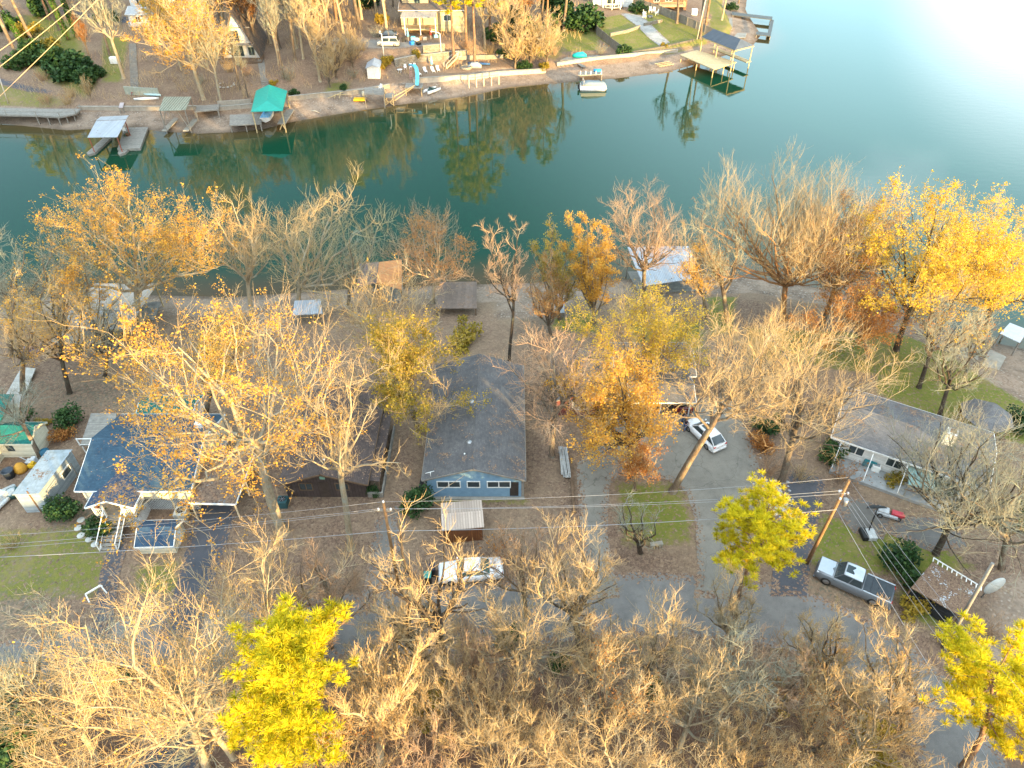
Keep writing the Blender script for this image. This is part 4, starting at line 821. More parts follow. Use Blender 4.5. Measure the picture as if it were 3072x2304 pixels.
v = B(); v.cyl((3.7, 1.2, 3.2), .07, .55, 10); v.obj('vent_pipe', WHITE, h); b = B(); b.bx(3.4, 3.85, -.16, -.02, 2.55, 2.85); b.obj('light', M('lamp_green', (.25, .45, .36), rough=.4), h)
# cream house under the blue roof
HX, HY = -38.2, 41.3
h = thing('porch_house', 'cream house with a leaf specked blue roof, front porch and white lattice', 'house', (HX, HY, ZG))
gable(h, 9.8, 8.9, 1.35, 3.05, 1.5, SH_BLUE, SID_CREAM, 'x', .45, .2, fascia=WHITE)
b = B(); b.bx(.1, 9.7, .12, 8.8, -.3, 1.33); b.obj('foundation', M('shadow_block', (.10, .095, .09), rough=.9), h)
b = B(); lattice(b, 0, 9.8, -.1, 1.3, -.01); lattice(b, 0, 8.9, -.1, 1.3, 9.81, 'y'); b.obj('lattice', WHITE, h)
b = B(); b.quad((9.815, 0, 1.35), (9.815, 8.9, 1.35), (9.815, 8.9, 3.03), (9.815, 4.45, 4.5), (9.815, 0, 3.03)); b.obj('gable_wall', TANWALL, h, fixn=False)
# porch
PX0, PX1, PY = 1.75, 5.35, -2.0
pr = B(); m_ = (PX0+PX1)/2
slab(pr, [(PX0-.3, PY-.2, 2.85), (m_, PY-.2, 3.75), (m_, 2.6, 3.75), (PX0-.3, 1.0, 2.85)], .1); slab(pr, [(m_, PY-.2, 3.75), (PX1+.3, PY-.2, 2.85), (PX1+.3, 1.0, 2.85), (m_, 2.6, 3.75)], .1); po = pr.obj('porch_roof', shingle('shingle_porch', (.04, .085, .15), (.055, .065, .10), .55), h, fixn=False)
b = B(); b.bar((PX0-.3, PY-.24, 2.80), (m_, PY-.24, 3.70), .05, .16); b.bar((m_, PY-.24, 3.70), (PX1+.3, PY-.24, 2.80), .05, .16); b.bar((PX0-.33, PY-.2, 2.8), (PX0-.33, 1, 2.8), .05, .16); b.bar((PX1+.33, PY-.2, 2.8), (PX1+.33, 1, 2.8), .05, .16); b.obj('fascia', WHITE, po)
b = B(); b.bx(PX0, PX1, PY, -.02, 1.25, 1.38); pd = b.obj('porch_deck', DECKG, h)
for x in (PX0+.1, PX1-.1, 2.7, 4.4): b = B(); b.bar((x, PY+.08, 1.38), (x, PY+.08, 2.78), .13); b.obj('post', WHITE, h)
b = B(); lattice(b, PX0, PX1, -.1, 1.25, PY+.03); lattice(b, PY, -.1, -.1, 1.25, PX1+.01, 'y'); b.obj('lattice', WHITE, h)
rail(h, 'railing', [(PX1-.1, PY+.15, 1.38), (PX1-.1, -.1, 1.38)], WHITE); rail(h, 'railing', [(PX0+.1, PY+.1, 1.38), (2.7, PY+.1, 1.38)], WHITE); rail(h, 'railing', [(4.4, PY+.1, 1.38), (PX1-.1, PY+.1, 1.38)], WHITE)
steps(h, 'steps', 2.8, 4.3, PY-.02, 1.38, PY-2.6, 0, WOODG, 8); rail(h, 'railing', [(2.75, PY, 1.38), (2.75, PY-2.6, .02)], WHITE, balus=False); rail(h, 'railing', [(4.35, PY, 1.38), (4.35, PY-2.6, .02)], WHITE, balus=False)
b = B(); b.bx(4.5, 5.2, -.035, .0, 1.4, 2.9); b.obj('window', M('porch_window', (.3, .34, .34), rough=.2), h); b = B(); b.bx(3.0, 3.95, -.05, 0, 1.38, 3.0); b.obj('door', M('door_brown', (.11, .06, .045), rough=.5), h)
# carport on the right of it
LEAFROOF = corrug('leafy_roof', (.22, .21, .20), (.16, .15, .14), .98, leafscale=7)
b = B(); slab(b, [(9.9, -1.3, 2.45), (14.0, -1.3, 2.25), (14.0, 4.6, 2.35), (9.9, 4.6, 2.6)], .1); cr_ = b.obj('carport_roof', LEAFROOF, h); b = B(); b.bar((9.9, -1.34, 2.40), (14.0, -1.34, 2.20), .05, .2); b.bar((14.04, -1.3, 2.22), (14.04, 4.6, 2.3), .05, .16); b.obj('gutter', WHITE, cr_)
for x, y in ((10.0, -1.1), (13.8, -1.1), (13.8, 1.7), (13.8, 4.4)): b = B(); b.bar((x, y, -.2), (x, y, 2.25), .12); b.obj('post', TANWALL, h)
b = B(); b.bx(10.5, 13.9, 4.7, 4.85, -.2, 2.2); b.obj('carport_wall', TANWALL, h)
b = B(); p = W(605, 1270, 8.2)-Vector((HX, HY, ZG)); b.bx(p.x-.5, p.x+.2, p.y-.5, p.y+.3, p.z-1.2, p.z+.3); b.obj('chimney', WHITE, h)
# green roofed hut behind it
def boxhouse(name, label, cat, px, py, rz, w, d, hgt, rise, roofm, wallm, axis, fascia=None, oh=.25, ohf=.2, z=None, split=.5):
    p = G(px, py); t = thing(name, label, cat, (p.x, p.y, p.z if z is None else z), rz); gable(t, w, d, -.3, hgt, rise, roofm, wallm, axis, oh, ohf, -w/2, 0, fascia=fascia, split=split); return t
t = boxhouse('green_shed', 'shed with a bright green roof peeping out behind the blue roofed house', 'shed', 512, 1310, 0, 5.2, 3.4, 2.3, .7, SH_GREEN, SID_WHITE, 'x', WHITE)
b = B(); b.bx(-2.2, -1.4, -.04, 0, 0, 1.9); b.obj('door', WHITE, t)
t = boxhouse('tiny_shed', 'small shed with a blue roof and white gable end by the front path', 'shed', 478, 1660, R(2), 3.0, 2.4, 1.25, .7, SH_BLUE2, SID_CREAM, 'x', WHITE, .2, .12); b = B(); b.bx(1.505, 1.53, .8, 1.7, 0, 1.2); b.obj('door', WHITE, t)
t = boxhouse('metal_shed', 'tan ribbed metal roof shed with rust brown walls near the white sedan', 'shed', 1392, 1625, R(6), 3.3, 2.6, 2.0, .28, corrug('tan_ribs', (.50, .40, .33), (.44, .35, .29), 0, .5, .1, .1), M('rust_wall', (.22, .085, .03), (.16, .06, .025), stripe=('u', .2, .25, (.11, .045, .02)), rough=.6, bump=.5), 'x', None, .2, .15)
b = B(); b.bx(-.6, .5, -.025, 0, 0, 1.8); b.obj('door', M('rust_door', (.19, .075, .03), rough=.6), t)
# aluminium trailer shed at the left
a = G(81, 1538); c = G(152, 1535); zt = 2.55; d = W(150, 1370, a.z+zt)-W(47, 1500, a.z+zt)
t = thing('trailer_shed', 'long silver clad trailer shed with a mossy grey roof', 'shed', (a.x, a.y, a.z), math.atan2(c.y-a.y, c.x-a.x)); wv = (c-a).length; dv = d.length
ang = math.atan2(d.y, d.x)-math.atan2(c.y-a.y, c.x-a.x); ex, ey = math.cos(ang)*dv, math.sin(ang)*dv
b = B(); b.prism([(0, 0), (wv, 0), (wv+ex, ey), (ex, ey)], -.3, zt); b.obj('wall', SID_ALU, t)
b = B(); b.prism([(-.12, -.12), (wv+.12, -.12), (wv+ex+.12, ey+.1), (ex-.12, ey+.1)], zt+.003, [zt+.10, zt+.07, zt+.07, zt+.10]); b.obj('roof', M('tin_mossy', (.33, .38, .42), (.22, .25, .25), ns=1.5, rough=.6, leaves=.3, stain=.6), t)
f = lambda s, x: (wv+ex*s+x, ey*s)
b = B(); p0, p1 = f(.55, .02), f(.80, .02); b.prism([p0, p1, (p1[0]+.04, p1[1]), (p0[0]+.04, p0[1])], 1.0, 1.9); wo = b.obj('window', WHITE, t); b = B(); p0, p1 = f(.57, .055), f(.78, .055); b.prism([p0, p1, (p1[0]+.02, p1[1]), (p0[0]+.02, p0[1])], 1.1, 1.8); b.obj('pane', GLASS, wo)
b = B(); b.bar((wv*.62, -.05, -.2), (wv*.62, -.05, zt+.4), .09); b.obj('post', WOODB, t)
b = B(); b.bar(f(.1, .2)+(2.0,), f(.75, .5)+(2.2,), .05); b.bar(f(.75, .5)+(2.2,), f(.75, .5)+(0,), .07); b.bar(f(.1, .2)+(2.0,), f(.1, .2)+(0,), .07); b.obj('awning_frame', WOODG, t)
# cream building with green roofs, cut by the left edge
p = G(118, 1372); t = thing('cream_house', 'cream house with green roofs cut off by the left frame edge', 'house', (p.x, p.y, p.z))
gable(t, 3.7, 2.6, -.3, 2.1, .85, SH_GREEN, SID_CREAM, 'x', .2, .12, -3.6, 0, fascia=SID_CREAM); b = B(); b.prism([(-9, -3.0), (-3.4, -3.0), (-3.4, .6), (-3.4, 4.6), (-9, 4.6)], -.3, 2.9); b.obj('main_wall', SID_CREAM, t)
b = B(); slab(b, [(-9, .3, 3.0), (-3.2, .3, 3.0), (-3.2, 4.8, 4.0), (-9, 4.8, 4.0)], .1); slab(b, [(-9, -3.3, 2.95), (-3.1, -3.3, 2.95), (-3.1, .28, 3.05), (-9, .28, 3.05)], .1); b.obj('main_roof', SH_GREEN, t); b = B(); b.bx(-2.6, -1.9, -.03, 0, .9, 1.7); b.obj('window', GLASS, t)
# houses behind the driveway
h = thing('grey_house', 'low grey roofed house half hidden by orange leaves beside the narrow drive', 'house', (4.6, 53.7, ZG)); gable(h, 4.6, 7.0, -.3, 2.3, .9, SH_DARK, M('wall_maroon', (.16, .05, .045), (.12, .04, .04), rough=.8), 'y', .35, .3, fascia=WOODG); window(h, 2.3, .9, 1.2, .9, 0, WHITE, 2)
h = thing('carport_house', 'grey shingled house whose open carport shelters the maroon car', 'house', (12.2, 53.6, ZG)); gable(h, 6.2, 3.4, 2.25, 2.3, .7, SH_GREY, WOODB, 'x', .4, .3, 0, 0, fascia=WHITE, names=('beam', 'carport_roof')); gable(h, 8.0, 5.2, -.3, 2.35, 1.0, SH_GREY, SID_WHITE, 'x', .3, .3, -1, 3.9, fascia=WHITE)
for x in (.1, 3.1, 6.1): b = B(); b.bar((x, .05, -.2), (x, .05, 2.25), .12); b.obj('post', WHITE, h)
# long grey roofed house at the right
p0 = W(2500, 1307, 6.9); p1 = W(2834, 1420, 6.9); rz = math.atan2(p1.y-p0.y, p1.x-p0.x); L = (p1-p0).length+3.2
h = thing('long_house', 'long low white house with a grey roof and square white chimney', 'house', (p0.x+.4, p0.y+.35, ZG+.15), rz); gable(h, L, 7.4, -.4, 2.45, .95, SH_GREY, SID_WHITE, 'x', .45, .3, fascia=WHITE)
for x in (2.2, 5.6, 9.0): window(h, x, 1.0, 1.3, 1.0, 0, WHITE, 2)
window(h, 2.2, 1.0, 1.2, 1.0, 0, WHITE, 2, 'x-')
c = W(2858, 1300, 8.6)-h.location; c = Matrix.Rotation(-rz, 3, 'Z') @ c; b = B(); b.bx(c.x-.5, c.x+.4, c.y-.5, c.y+.5, c.z-1.5, c.z+.2); co_ = b.obj('chimney', WHITE, h); b = B(); b.bx(c.x-.25, c.x+.2, c.y-.2, c.y+.2, c.z+.2, c.z+.42); b.obj('flue', M('rust_cap', (.22, .12, .08), rough=.7), co_)
b = B(); b.bx(.6, L-1.5, -2.5, -.02, -.35, .12); b.obj('porch_slab', M('slab_grey', (.30, .31, .31), (.22, .23, .23), rough=.9, leaves=.15), h)
for x in (.7, 3.6, 6.6): b = B(); b.bar((x, -2.3, .12), (x, -.5, 2.2), .06); b.obj('brace', WHITE, h)
p = W(2965, 1238, 6.0); t = thing('gazebo', 'grey faceted gazebo roof on the green lawn behind the long house', 'gazebo', (p.x, p.y, hz(p.x, p.y))); b = B(); n = 8; rr = 2.5
for k in range(n): a0, a1 = 2*PI*k/n, 2*PI*(k+1)/n; slab(b, [(rr*math.cos(a0), rr*math.sin(a0), 2.2), (rr*math.cos(a1), rr*math.sin(a1), 2.2), (0, 0, 3.5)], .06)
b.obj('roof', SH_GREY, t)
for k in range(n): a0 = 2*PI*k/n; b = B(); b.bar((2.2*math.cos(a0), 2.2*math.sin(a0), -.2), (2.2*math.cos(a0), 2.2*math.sin(a0), 2.35), .12); b.obj('post', WOODB, t)
# leaf covered carport by the lane
P4 = [W(*q_) for q_ in ((2733, 1763, 6.15), (2884, 1850, 6.15), (2938, 1778, 6.2), (2795, 1690, 6.2))]; o_ = P4[0]
t = thing('metal_carport', 'low white metal roof carport heaped with brown leaves', 'carport', (o_.x, o_.y, hz(o_.x, o_.y))); zz = 6.15-hz(o_.x, o_.y); Lc = [(v.x-o_.x, v.y-o_.y) for v in P4]
b = B(); slab(b, [(Lc[0][0], Lc[0][1], zz), (Lc[1][0], Lc[1][1], zz), (Lc[2][0], Lc[2][1], zz+.3), (Lc[3][0], Lc[3][1], zz+.3)], .08); b.obj('roof', corrug('leafy_white', (.50, .55, .60), (.42, .47, .5), 1.02, stain=.2, leafscale=13), t)
for x, y in Lc: b = B(); b.bar((x*.96+.1, y*.96+.05, -.3), (x*.96+.1, y*.96+.05, zz), .1); b.obj('post', WOODB, t)
b = B()
for s in range(11): u = s/10; x = Lc[3][0]+(Lc[2][0]-Lc[3][0])*u; y = Lc[3][1]+(Lc[2][1]-Lc[3][1])*u; b.bar((x, y, zz+.32), (x+.22, y+.35, zz+.32), .07)
b.bar((Lc[3][0]+.22, Lc[3][1]+.35, zz+.32), (Lc[2][0]+.22, Lc[2][1]+.35, zz+.32), .07); b.obj('ladder_frame', WHITE, t)
b = B(); b.prism([(Lc[0][0]+.3, Lc[0][1]+.4), (Lc[1][0]-.1, Lc[1][1]+.5), (Lc[2][0]-.4, Lc[2][1]), (Lc[3][0]-.1, Lc[3][1]-.4)], -.3, 1.2); b.obj('side_panel', M('dark_panel', (.03, .03, .032), rough=.8), t)
# ---------------------------------------------------------------- boathouses of the near shore
def roofq(name, label, cat, P, m, posts=WOODG, th=.08, floor=None, zfloor=None, group=None):
    """a roof on posts over its own ground or water; P = roof corners in world space"""
    c = sum((Vector(p) for p in P), Vector())/len(P); t = thing(name, label, cat, (c.x, c.y, max(0, hz(c.x, c.y))), 0, group); o = t.location; b = B(); slab(b, [Vector(p)-o for p in P], th); b.obj('roof', m, t)
    for p in P:
        x, y = p[0]*.94+c.x*.06, p[1]*.94+c.y*.06; b = B(); b.bar((x-o.x, y-o.y, min(0, hz(x, y))-o.z-.3), (x-o.x, y-o.y, p[2]-o.z-th), .14); b.obj('post', posts, t)
    if floor is not None:
        zf = zfloor if zfloor is not None else max(.6, o.z+.25); b = B(); b.prism([(p[0]*.92+c.x*.08-o.x, p[1]*.92+c.y*.08-o.y) for p in P], zf-o.z-.15, zf-o.z); b.obj('deck', floor, t)
    return t
RUSTW = corrug('rusty_tin', (.52, .46, .40), (.40, .31, .24), .12, .55, .15, .7); TINW = corrug('white_tin', (.44, .48, .53), (.37, .41, .46), .07, .45, .1, .25); TING = corrug('grey_tin', (.36, .37, .37), (.27, .27, .26), .2, .6, .2, .6)
W3 = lambda px, py, z: tuple(W(px, py, z))
t = roofq('boathouse', 'boathouse with a rust streaked two part tin roof under the broad golden oak', 'boathouse', [W3(210, 930, 5.4), W3(418, 930, 5.4), W3(472, 851, 4.2), W3(285, 850, 4.2)], RUSTW, WOODP, floor=DECKG, zfloor=1.6)
o = t.location; b = B(); slab(b, [Vector(W3(190, 987, 4.5))-o, Vector(W3(388, 987, 4.5))-o, Vector(W3(418, 932, 5.38))-o, Vector(W3(210, 932, 5.38))-o], .08); b.obj('front_roof', TING, t); b = B()
A_, B_ = W(205, 1000, 2.8)-o, W(392, 1000, 2.8)-o; b.bx(A_.x+.3, B_.x, A_.y+1.4, A_.y+1.6, hz(-50, 70)-o.z-.3, 4.2-o.z); b.obj('front_wall', SID_CREAM, t); b = B(); b.bx(A_.x+3.4, A_.x+6.2, A_.y+1.36, A_.y+1.395, hz(-50, 70)-o.z, 3.9-o.z); b.obj('opening', M('dark_red_inside', (.05, .02, .018), rough=.9), t)
t = roofq('boathouse', 'boathouse with roof slopes coloured sunlit orange and shaded dark on the shore', 'boathouse', [W3(1130, 848, 4.6), W3(1205, 868, 3.3), W3(1205, 778, 3.3), W3(1137, 786, 4.6)], corrug('sunlit_tin', (.66, .27, .085), (.52, .2, .07), 0, .55, .1, .3), WOODB, floor=DECKG, zfloor=.9); o = t.location  # right slope's orange has the low sun put into its colour
b = B(); slab(b, [Vector(W3(1070, 862, 3.3))-o, Vector(W3(1129, 848, 4.6))-o, Vector(W3(1136, 786, 4.6))-o, Vector(W3(1080, 790, 3.3))-o], .08); b.obj('shaded_roof', corrug('shaded_tin', (.20, .15, .15), (.15, .11, .11), .1, .6, .1, .4), t)  # left slope of the same roof, with shade put into its dark colour
roofq('boathouse', 'flat brown deck roof on the shore behind the slender dark tree', 'boathouse', [W3(1305, 925, 3.3), W3(1430, 925, 3.3), W3(1430, 845, 3.3), W3(1322, 845, 3.3)], M('brown_flat_roof', (.19, .145, .12), (.14, .105, .085), rough=.9, stripe=('u', .5, .04, (.1, .08, .065)), leaves=.3), WOODB, floor=DECKG, zfloor=.9)
roofq('boathouse', 'largest white metal boathouse roof on the shore', 'boathouse', [W3(1930, 858, 3.3), W3(2108, 832, 3.3), W3(2066, 738, 4.7), W3(1882, 741, 4.7)], TINW, WOODG, floor=DECKG, zfloor=.9)
roofq('boat_shelter', 'small white roof below the tall wide bare tree', 'shelter', [W3(878, 945, 3.6), W3(968, 940, 3.6), W3(962, 898, 3.9), W3(884, 902, 3.9)], TINW, WOODG)
roofq('boat_shelter', 'tiny white roof beside the olive green shore tree', 'shelter', [W3(1662, 938, 3.0), W3(1693, 938, 3.0), W3(1693, 882, 3.2), W3(1660, 882, 3.2)], TINW, WOODG)
roofq('boat_shelter', 'white panel roof at the right frame edge by the water', 'shelter', [W3(3000, 1000, 2.6), W3(3060, 1028, 2.6), W3(3085, 990, 2.7), W3(3030, 968, 2.7)], M('white_panel', (.62, .66, .70), (.5, .53, .57), leaves=.15), WOODG)
def slabthing(name, label, cat, pts, m, th=.12, lift=.25):
    P = [G(*p_) for p_ in pts]; c = sum(P, Vector())/len(P); t = thing(name, label, cat, c); b = B(); b.prism([(p_.x-c.x, p_.y-c.y) for p_ in P], lift-th, lift); b.obj('deck', m, t); posts(t, 'footing', [(((p_.x-c.x)*.9, (p_.y-c.y)*.9, -.6), ((p_.x-c.x)*.9, (p_.y-c.y)*.9, lift-th)) for p_ in P], WOODG); return t
slabthing('stone_landing', 'pale stone landing on the bank below the white panel roof', 'landing', [(2935, 1118), (2985, 1135), (3010, 1085), (2960, 1065)], CONC); slabthing('stone_landing', 'pale round gravel landing beside the green lawn', 'landing', [(2870, 1080), (2900, 1100), (2935, 1080), (2925, 1040), (2890, 1028)], CONC, .08, .12)
slabthing('grey_walkway', 'pale grey walkway leading off the left frame edge', 'walkway', [(-30, 1250), (50, 1235), (112, 1115), (70, 1110), (10, 1200), (-30, 1212)], M('walk_grey', (.42, .41, .38), (.34, .33, .30), stripe=('v', .5, .05, (.26, .25, .23))), .1, .15)
slabthing('concrete_pad', 'grey concrete pad in front of the rust streaked boathouse', 'pad', [(145, 1032), (310, 1032), (318, 1000), (185, 995)], CONC, .12, .12)
# ---------------------------------------------------------------- vehicles
def ring(x, hw, zb, zt, rs=.12, tum=.06):
    """body cross-section at station x (length axis x, width y)"""
    w = hw; return [(x, -w*.86, zb), (x, -w, zb+rs), (x, -w, (zb+zt)/2), (x, -w+tum*.6, zt-rs*.7), (x, -w+tum+.10, zt), (x, 0, zt+.025), (x, w-tum-.10, zt), (x, w-tum*.6, zt-rs*.7), (x, w, (zb+zt)/2), (x, w, zb+rs), (x, w*.86, zb)]
TYRE = RUBBER; RIM = M('wheel_rim', (.45, .46, .48), (.3, .3, .31), rough=.3, metal=.8); HEADL = M('headlight', (.75, .78, .8), (.6, .62, .65), rough=.15); TAIL = M('tail_light', (.42, .015, .015), (.3, .01, .01), rough=.25); PLATE = M('number_plate', (.72, .72, .70), (.6, .6, .58), rough=.5)
def wheel(root, x, y, r=.34, w=.22):
    s = 1 if y > 0 else -1; b = B(); n = 20; prof = [(r*.62, -w/2), (r*.95, -w/2), (r, -w*.35), (r, w*.35), (r*.95, w/2), (r*.62, w/2)]
    vs = [(x+a*math.cos(2*PI*k/n), y+z, r+a*math.sin(2*PI*k/n)) for a, z in prof for k in range(n)]; fs = [(i*n+k, i*n+(k+1) % n, (i+1)*n+(k+1) % n, (i+1)*n+k) for i in range(5) for k in range(n)]; b.add(vs, fs, True); wl = b.obj('wheel', TYRE, root)
    b = B(); d = [(r*.63, .0), (r*.55, .03*s), (r*.2, .02*s), (.001, .05*s)]; vs = [(x+a*math.cos(2*PI*k/n), y+s*w*.36+z, r+a*math.sin(2*PI*k/n)) for a, z in d for k in range(n)]; b.add(vs, [(i*n+k, i*n+(k+1) % n, (i+1)*n+(k+1) % n, (i+1)*n+k) for i in range(3) for k in range(n)], True)
    for k in range(5): a = 2*PI*k/5; b.bar((x+.05*math.cos(a), y+s*w*.42, r+.05*math.sin(a)), (x+r*.58*math.cos(a), y+s*w*.40, r+r*.58*math.sin(a)), .06, .03)
    b.obj('rim', RIM, wl); return wl
def car(name, label, p, rz, body, glassm=GLASS, L=4.6, Wd=1.82, belt=.92, H=1.46, hood=(.24, .86), cab=(.27, .40, .72, .90), deck=.93, wb=(.19, .80), wr=.33, pick=False, sun=False, roofm=None, trunkh=None):
    """front at +x; cab = windscreen foot, roof front, roof rear, rear glass foot as fractions of length from the front"""
    t = thing(name, label, 'car' if not pick else 'pickup truck', p, rz); hw = Wd/2; X = lambda f: L*(.5-f)
    secs = [ring(X(0), hw*.80, .34, hood[1]-.22, .08), ring(X(.02), hw*.90, .26, hood[1]-.10), ring(X(.08), hw*.97, .22, hood[1]-.04), ring(X(cab[0]-.03), hw, .2, belt-.02), ring(X(.5), hw, .2, belt), ring(X(cab[3]), hw, .2, belt+.02), ring(X(.955), hw*.97, .24, deck), ring(X(.985), hw*.93, .3, deck-.06), ring(X(1), hw*.86, .36, deck-.2, .08)]
    b = B(); b.loft(secs); bo = b.obj('body', body, t)
    # greenhouse
    g0, g1, g2, g3 = [X(c) for c in cab]; wb0, wt = hw-.10, hw-.28; zb = belt-.02; bot = [(g0, -wb0+.06, zb), (g0, wb0-.06, zb), (g3, wb0-.08, zb+.03), (g3, -wb0+.08, zb+.03)]; top = [(g1, -wt, H-.03), (g1, wt, H-.03), (g2, wt, H-.04), (g2, -wt, H-.04)]
    b = B(); mid = [((g1+g2)/2, -wt-.02, H), ((g1+g2)/2, wt+.02, H)]
    b.add(bot+top, [(0, 1, 5, 4), (1, 2, 6, 5), (2, 3, 7, 6), (3, 0, 4, 7)]); b.obj('cabin', body, t, .0)
    b = B(); rs = []
    for f, dz, dw in ((0, -.035, .02), (.06, .0, .0), (.5, .035, -.015), (.94, .0, .0), (1, -.04, .03)):
        x = g1+(g2-g1)*f; w = wt-dw; rs.append([(x, -w, H-.05+dz), (x, -w*.9, H+dz-.005), (x, 0, H+.02+dz), (x, w*.9, H+dz-.005), (x, w, H-.05+dz), (x, 0, H-.09+dz)])
    b.loft(rs); ro = b.obj('roof', roofm or body, t)
    if sun: b = B(); b.box((g1+(g2-g1)*.28, 0, H+.035), (.62, .8, .02)); b.obj('sunroof', GLASS, ro)
    def pane(name, a, b_, c, d, ins=.08, off=.012):
        P = [Vector(v) for v in (a, b_, c, d)]; m = sum(P, Vector())/4; n = (P[1]-P[0]).cross(P[3]-P[0]).normalized()
        if n.dot(m-Vector((0, 0, .6))) < 0: n = -n
        Qs = [v+(m-v)*ins+n*off for v in P]; bb = B(); bb.quad(*Qs); return bb.obj(name, glassm, t, fixn=False)
    pane('windscreen', bot[0], bot[1], top[1], top[0], .07); pane('rear_window', bot[3], bot[2], top[2], top[3], .10)
    for s, (i0, i3, j1, j2) in ((-1, (0, 3, 0, 3)), (1, (1, 2, 1, 2))):
        A, D, Bq, C = Vector(bot[i0]), Vector(bot[i3]), Vector(top[j1]), Vector(top[j2]); cuts = (0, .5, 1) if not pick else (0, .52, 1)
        for u0, u1 in zip(cuts[:-1], cuts[1:]): pane('side_window', A.lerp(D, u0), A.lerp(D, u1), Bq.lerp(C, u1), Bq.lerp(C, u0), .11)
    for f in wb:
        for s in (-1, 1): wheel(t, X(f), s*(hw-.10), wr)
    for s in (-1, 1):
        b = B(); b.box((X(.03), s*hw*.66, hood[1]-.17), (.16, hw*.42, .13)); b.obj('headlight', HEADL, t, .02); b = B(); b.box((X(.985), s*hw*.74, deck-.16), (.12, hw*.30, .16)); b.obj('tail_light', TAIL, t, .02)
        b = B(); b.box((g0-.08, s*(hw+.06), belt+.06), (.12, .16, .12)); b.obj('mirror', body, t, .02)
    b = B(); b.box((X(.002), 0, .5), (.06, hw*1.1, .16)); b.obj('grille', BLACK, t, .01); b = B(); b.box((X(.004), 0, .30), (.14, hw*1.75, .15)); b.obj('bumper', body, t, .03); b = B(); b.box((X(.998), 0, .38), (.16, hw*1.78, .18)); b.obj('bumper', body, t, .03); b = B(); b.box((X(1.006), 0, .66), (.03, .34, .13)); b.obj('number_plate', PLATE, t)
    return t
WHITEC = paint('car_white', (.70, .72, .75)); MAROON = paint('car_maroon', (.13, .012, .018)); GREYC = paint('car_grey', (.11, .125, .145), coat=.8); SILVER = paint('car_silver', (.42, .42, .40)); DARKC = paint('car_dark', (.05, .06, .07)); TEALG = glass('glass_teal', (.03, .085, .08))
a_, b_ = G(1322, 1738), G(1502, 1728)
car('parked_car', 'white saloon parked on the leafy verge behind bare branches', (G(1412, 1738).x, G(1412, 1738).y+.5, G(1412, 1738).z), PI+math.atan2(b_.y-a_.y, b_.x-a_.x)+R(2), WHITEC, TEALG, 5.3, 1.95, .90, 1.42, (.25, .88), (.285, .40, .66, .80), .98, wb=(.18, .76))
p = G(2112, 1312); car('parked_car', 'white hatchback parked on the concrete drive beside two people', (p.x, p.y, p.z), R(118), WHITEC, GLASS, 4.55, 1.86, .95, 1.52, (.22, .88), (.22, .38, .80, .97), 1.0, sun=True, wb=(.18, .80))
p = G(2043, 1216); car('parked_car', 'maroon car under the carport with only its tail showing', (p.x, p.y+0.9, p.z), R(90), MAROON, GLASS, 4.8, 1.9, .95, 1.6, (.22, .9), (.25, .37, .82, .97), 1.02)
# pickup truck
pf, pr_ = G(2462, 1735), G(2640, 1815); rz = math.atan2(pf.y-pr_.y, pf.x-pr_.x); c = (pf+pr_)/2
t = car('pickup_truck', 'grey pickup truck with a black ribbed bed cover at the roadside', (c.x+.3, c.y+.45, c.z), rz, GREYC, GLASS, 5.9, 2.02, 1.18, 1.92, (.22, 1.16), (.235, .33, .575, .605), 1.22, wb=(.17, .79), wr=.42, pick=True, sun=True, roofm=paint('car_pale_grey', (.40, .46, .52)))
b = B(); b.box((5.9*(.5-.115), 0, 1.155), (5.9*.20, 1.55, .05)); b.obj('bonnet', paint('car_pale_grey', (.40, .46, .52)), t, .02)
for k in range(4): b = B(); b.box((5.9*(.5-.66-.088*k), 0, 1.262), (.50, 1.66, .05)); b.obj('bed_cover_panel', M('tonneau', (.035, .045, .055), (.05, .06, .07), rough=.55), t, .01)
for s in (-1, 1): b = B(); b.box((5.9*(.5-.80), s*.93, 1.262), (2.1, .09, .06)); b.obj('bed_rail', paint('car_pale_grey', (.40, .46, .52)), t, .01)
p = G(1165, 139); car('minivan', 'silver van parked on the lake drive across the water', (p.x, p.y+.6, p.z), PI, SILVER, GLASS, 5.0, 1.95, 1.05, 1.85, (.16, 1.02), (.13, .27, .90, .985), 1.12, wb=(.18, .80), wr=.36, roofm=WHITEC)
p = G(1160, 112); car('parked_car', 'dark grey car parked behind the silver van', (p.x+.3, p.y+.6, p.z), PI, DARKC, GLASS, 4.7, 1.85, .95, 1.45)
# ---------------------------------------------------------------- people by the white hatchback
SKIN = M('skin', (.42, .25, .17), (.36, .20, .14), rough=.6, fine=.05); DENIM = M('denim', (.06, .11, .22), (.04, .075, .16), rough=.9); NAVY = M('navy_top', (.025, .025, .05), (.018, .018, .03), rough=.9); HAIR = M('hair_fair', (.32, .2, .09), (.2, .12, .05), rough=.8); HAIRD = M('hair_dark', (.05, .035, .025), rough=.8)
def skinned(name, joints, edges, m, parent, sub=2):
    """one continuous surface grown round connected joints"""
    me = bpy.data.meshes.new(name); me.from_pydata([j[0] for j in joints], edges, []); o = bpy.data.objects.new(name, me); COL.objects.link(o); o.parent = parent
    md = o.modifiers.new('skin', 'SKIN'); md.use_smooth_shade = True
    for i, j in enumerate(joints): me.skin_vertices[0].data[i].radius = (j[1], j[2] if len(j) > 2 else j[1]); me.skin_vertices[0].data[i].use_root = (i == 0)
    s = o.modifiers.new('sub', 'SUBSURF'); s.levels = s.render_levels = sub; me.materials.append(m); return o
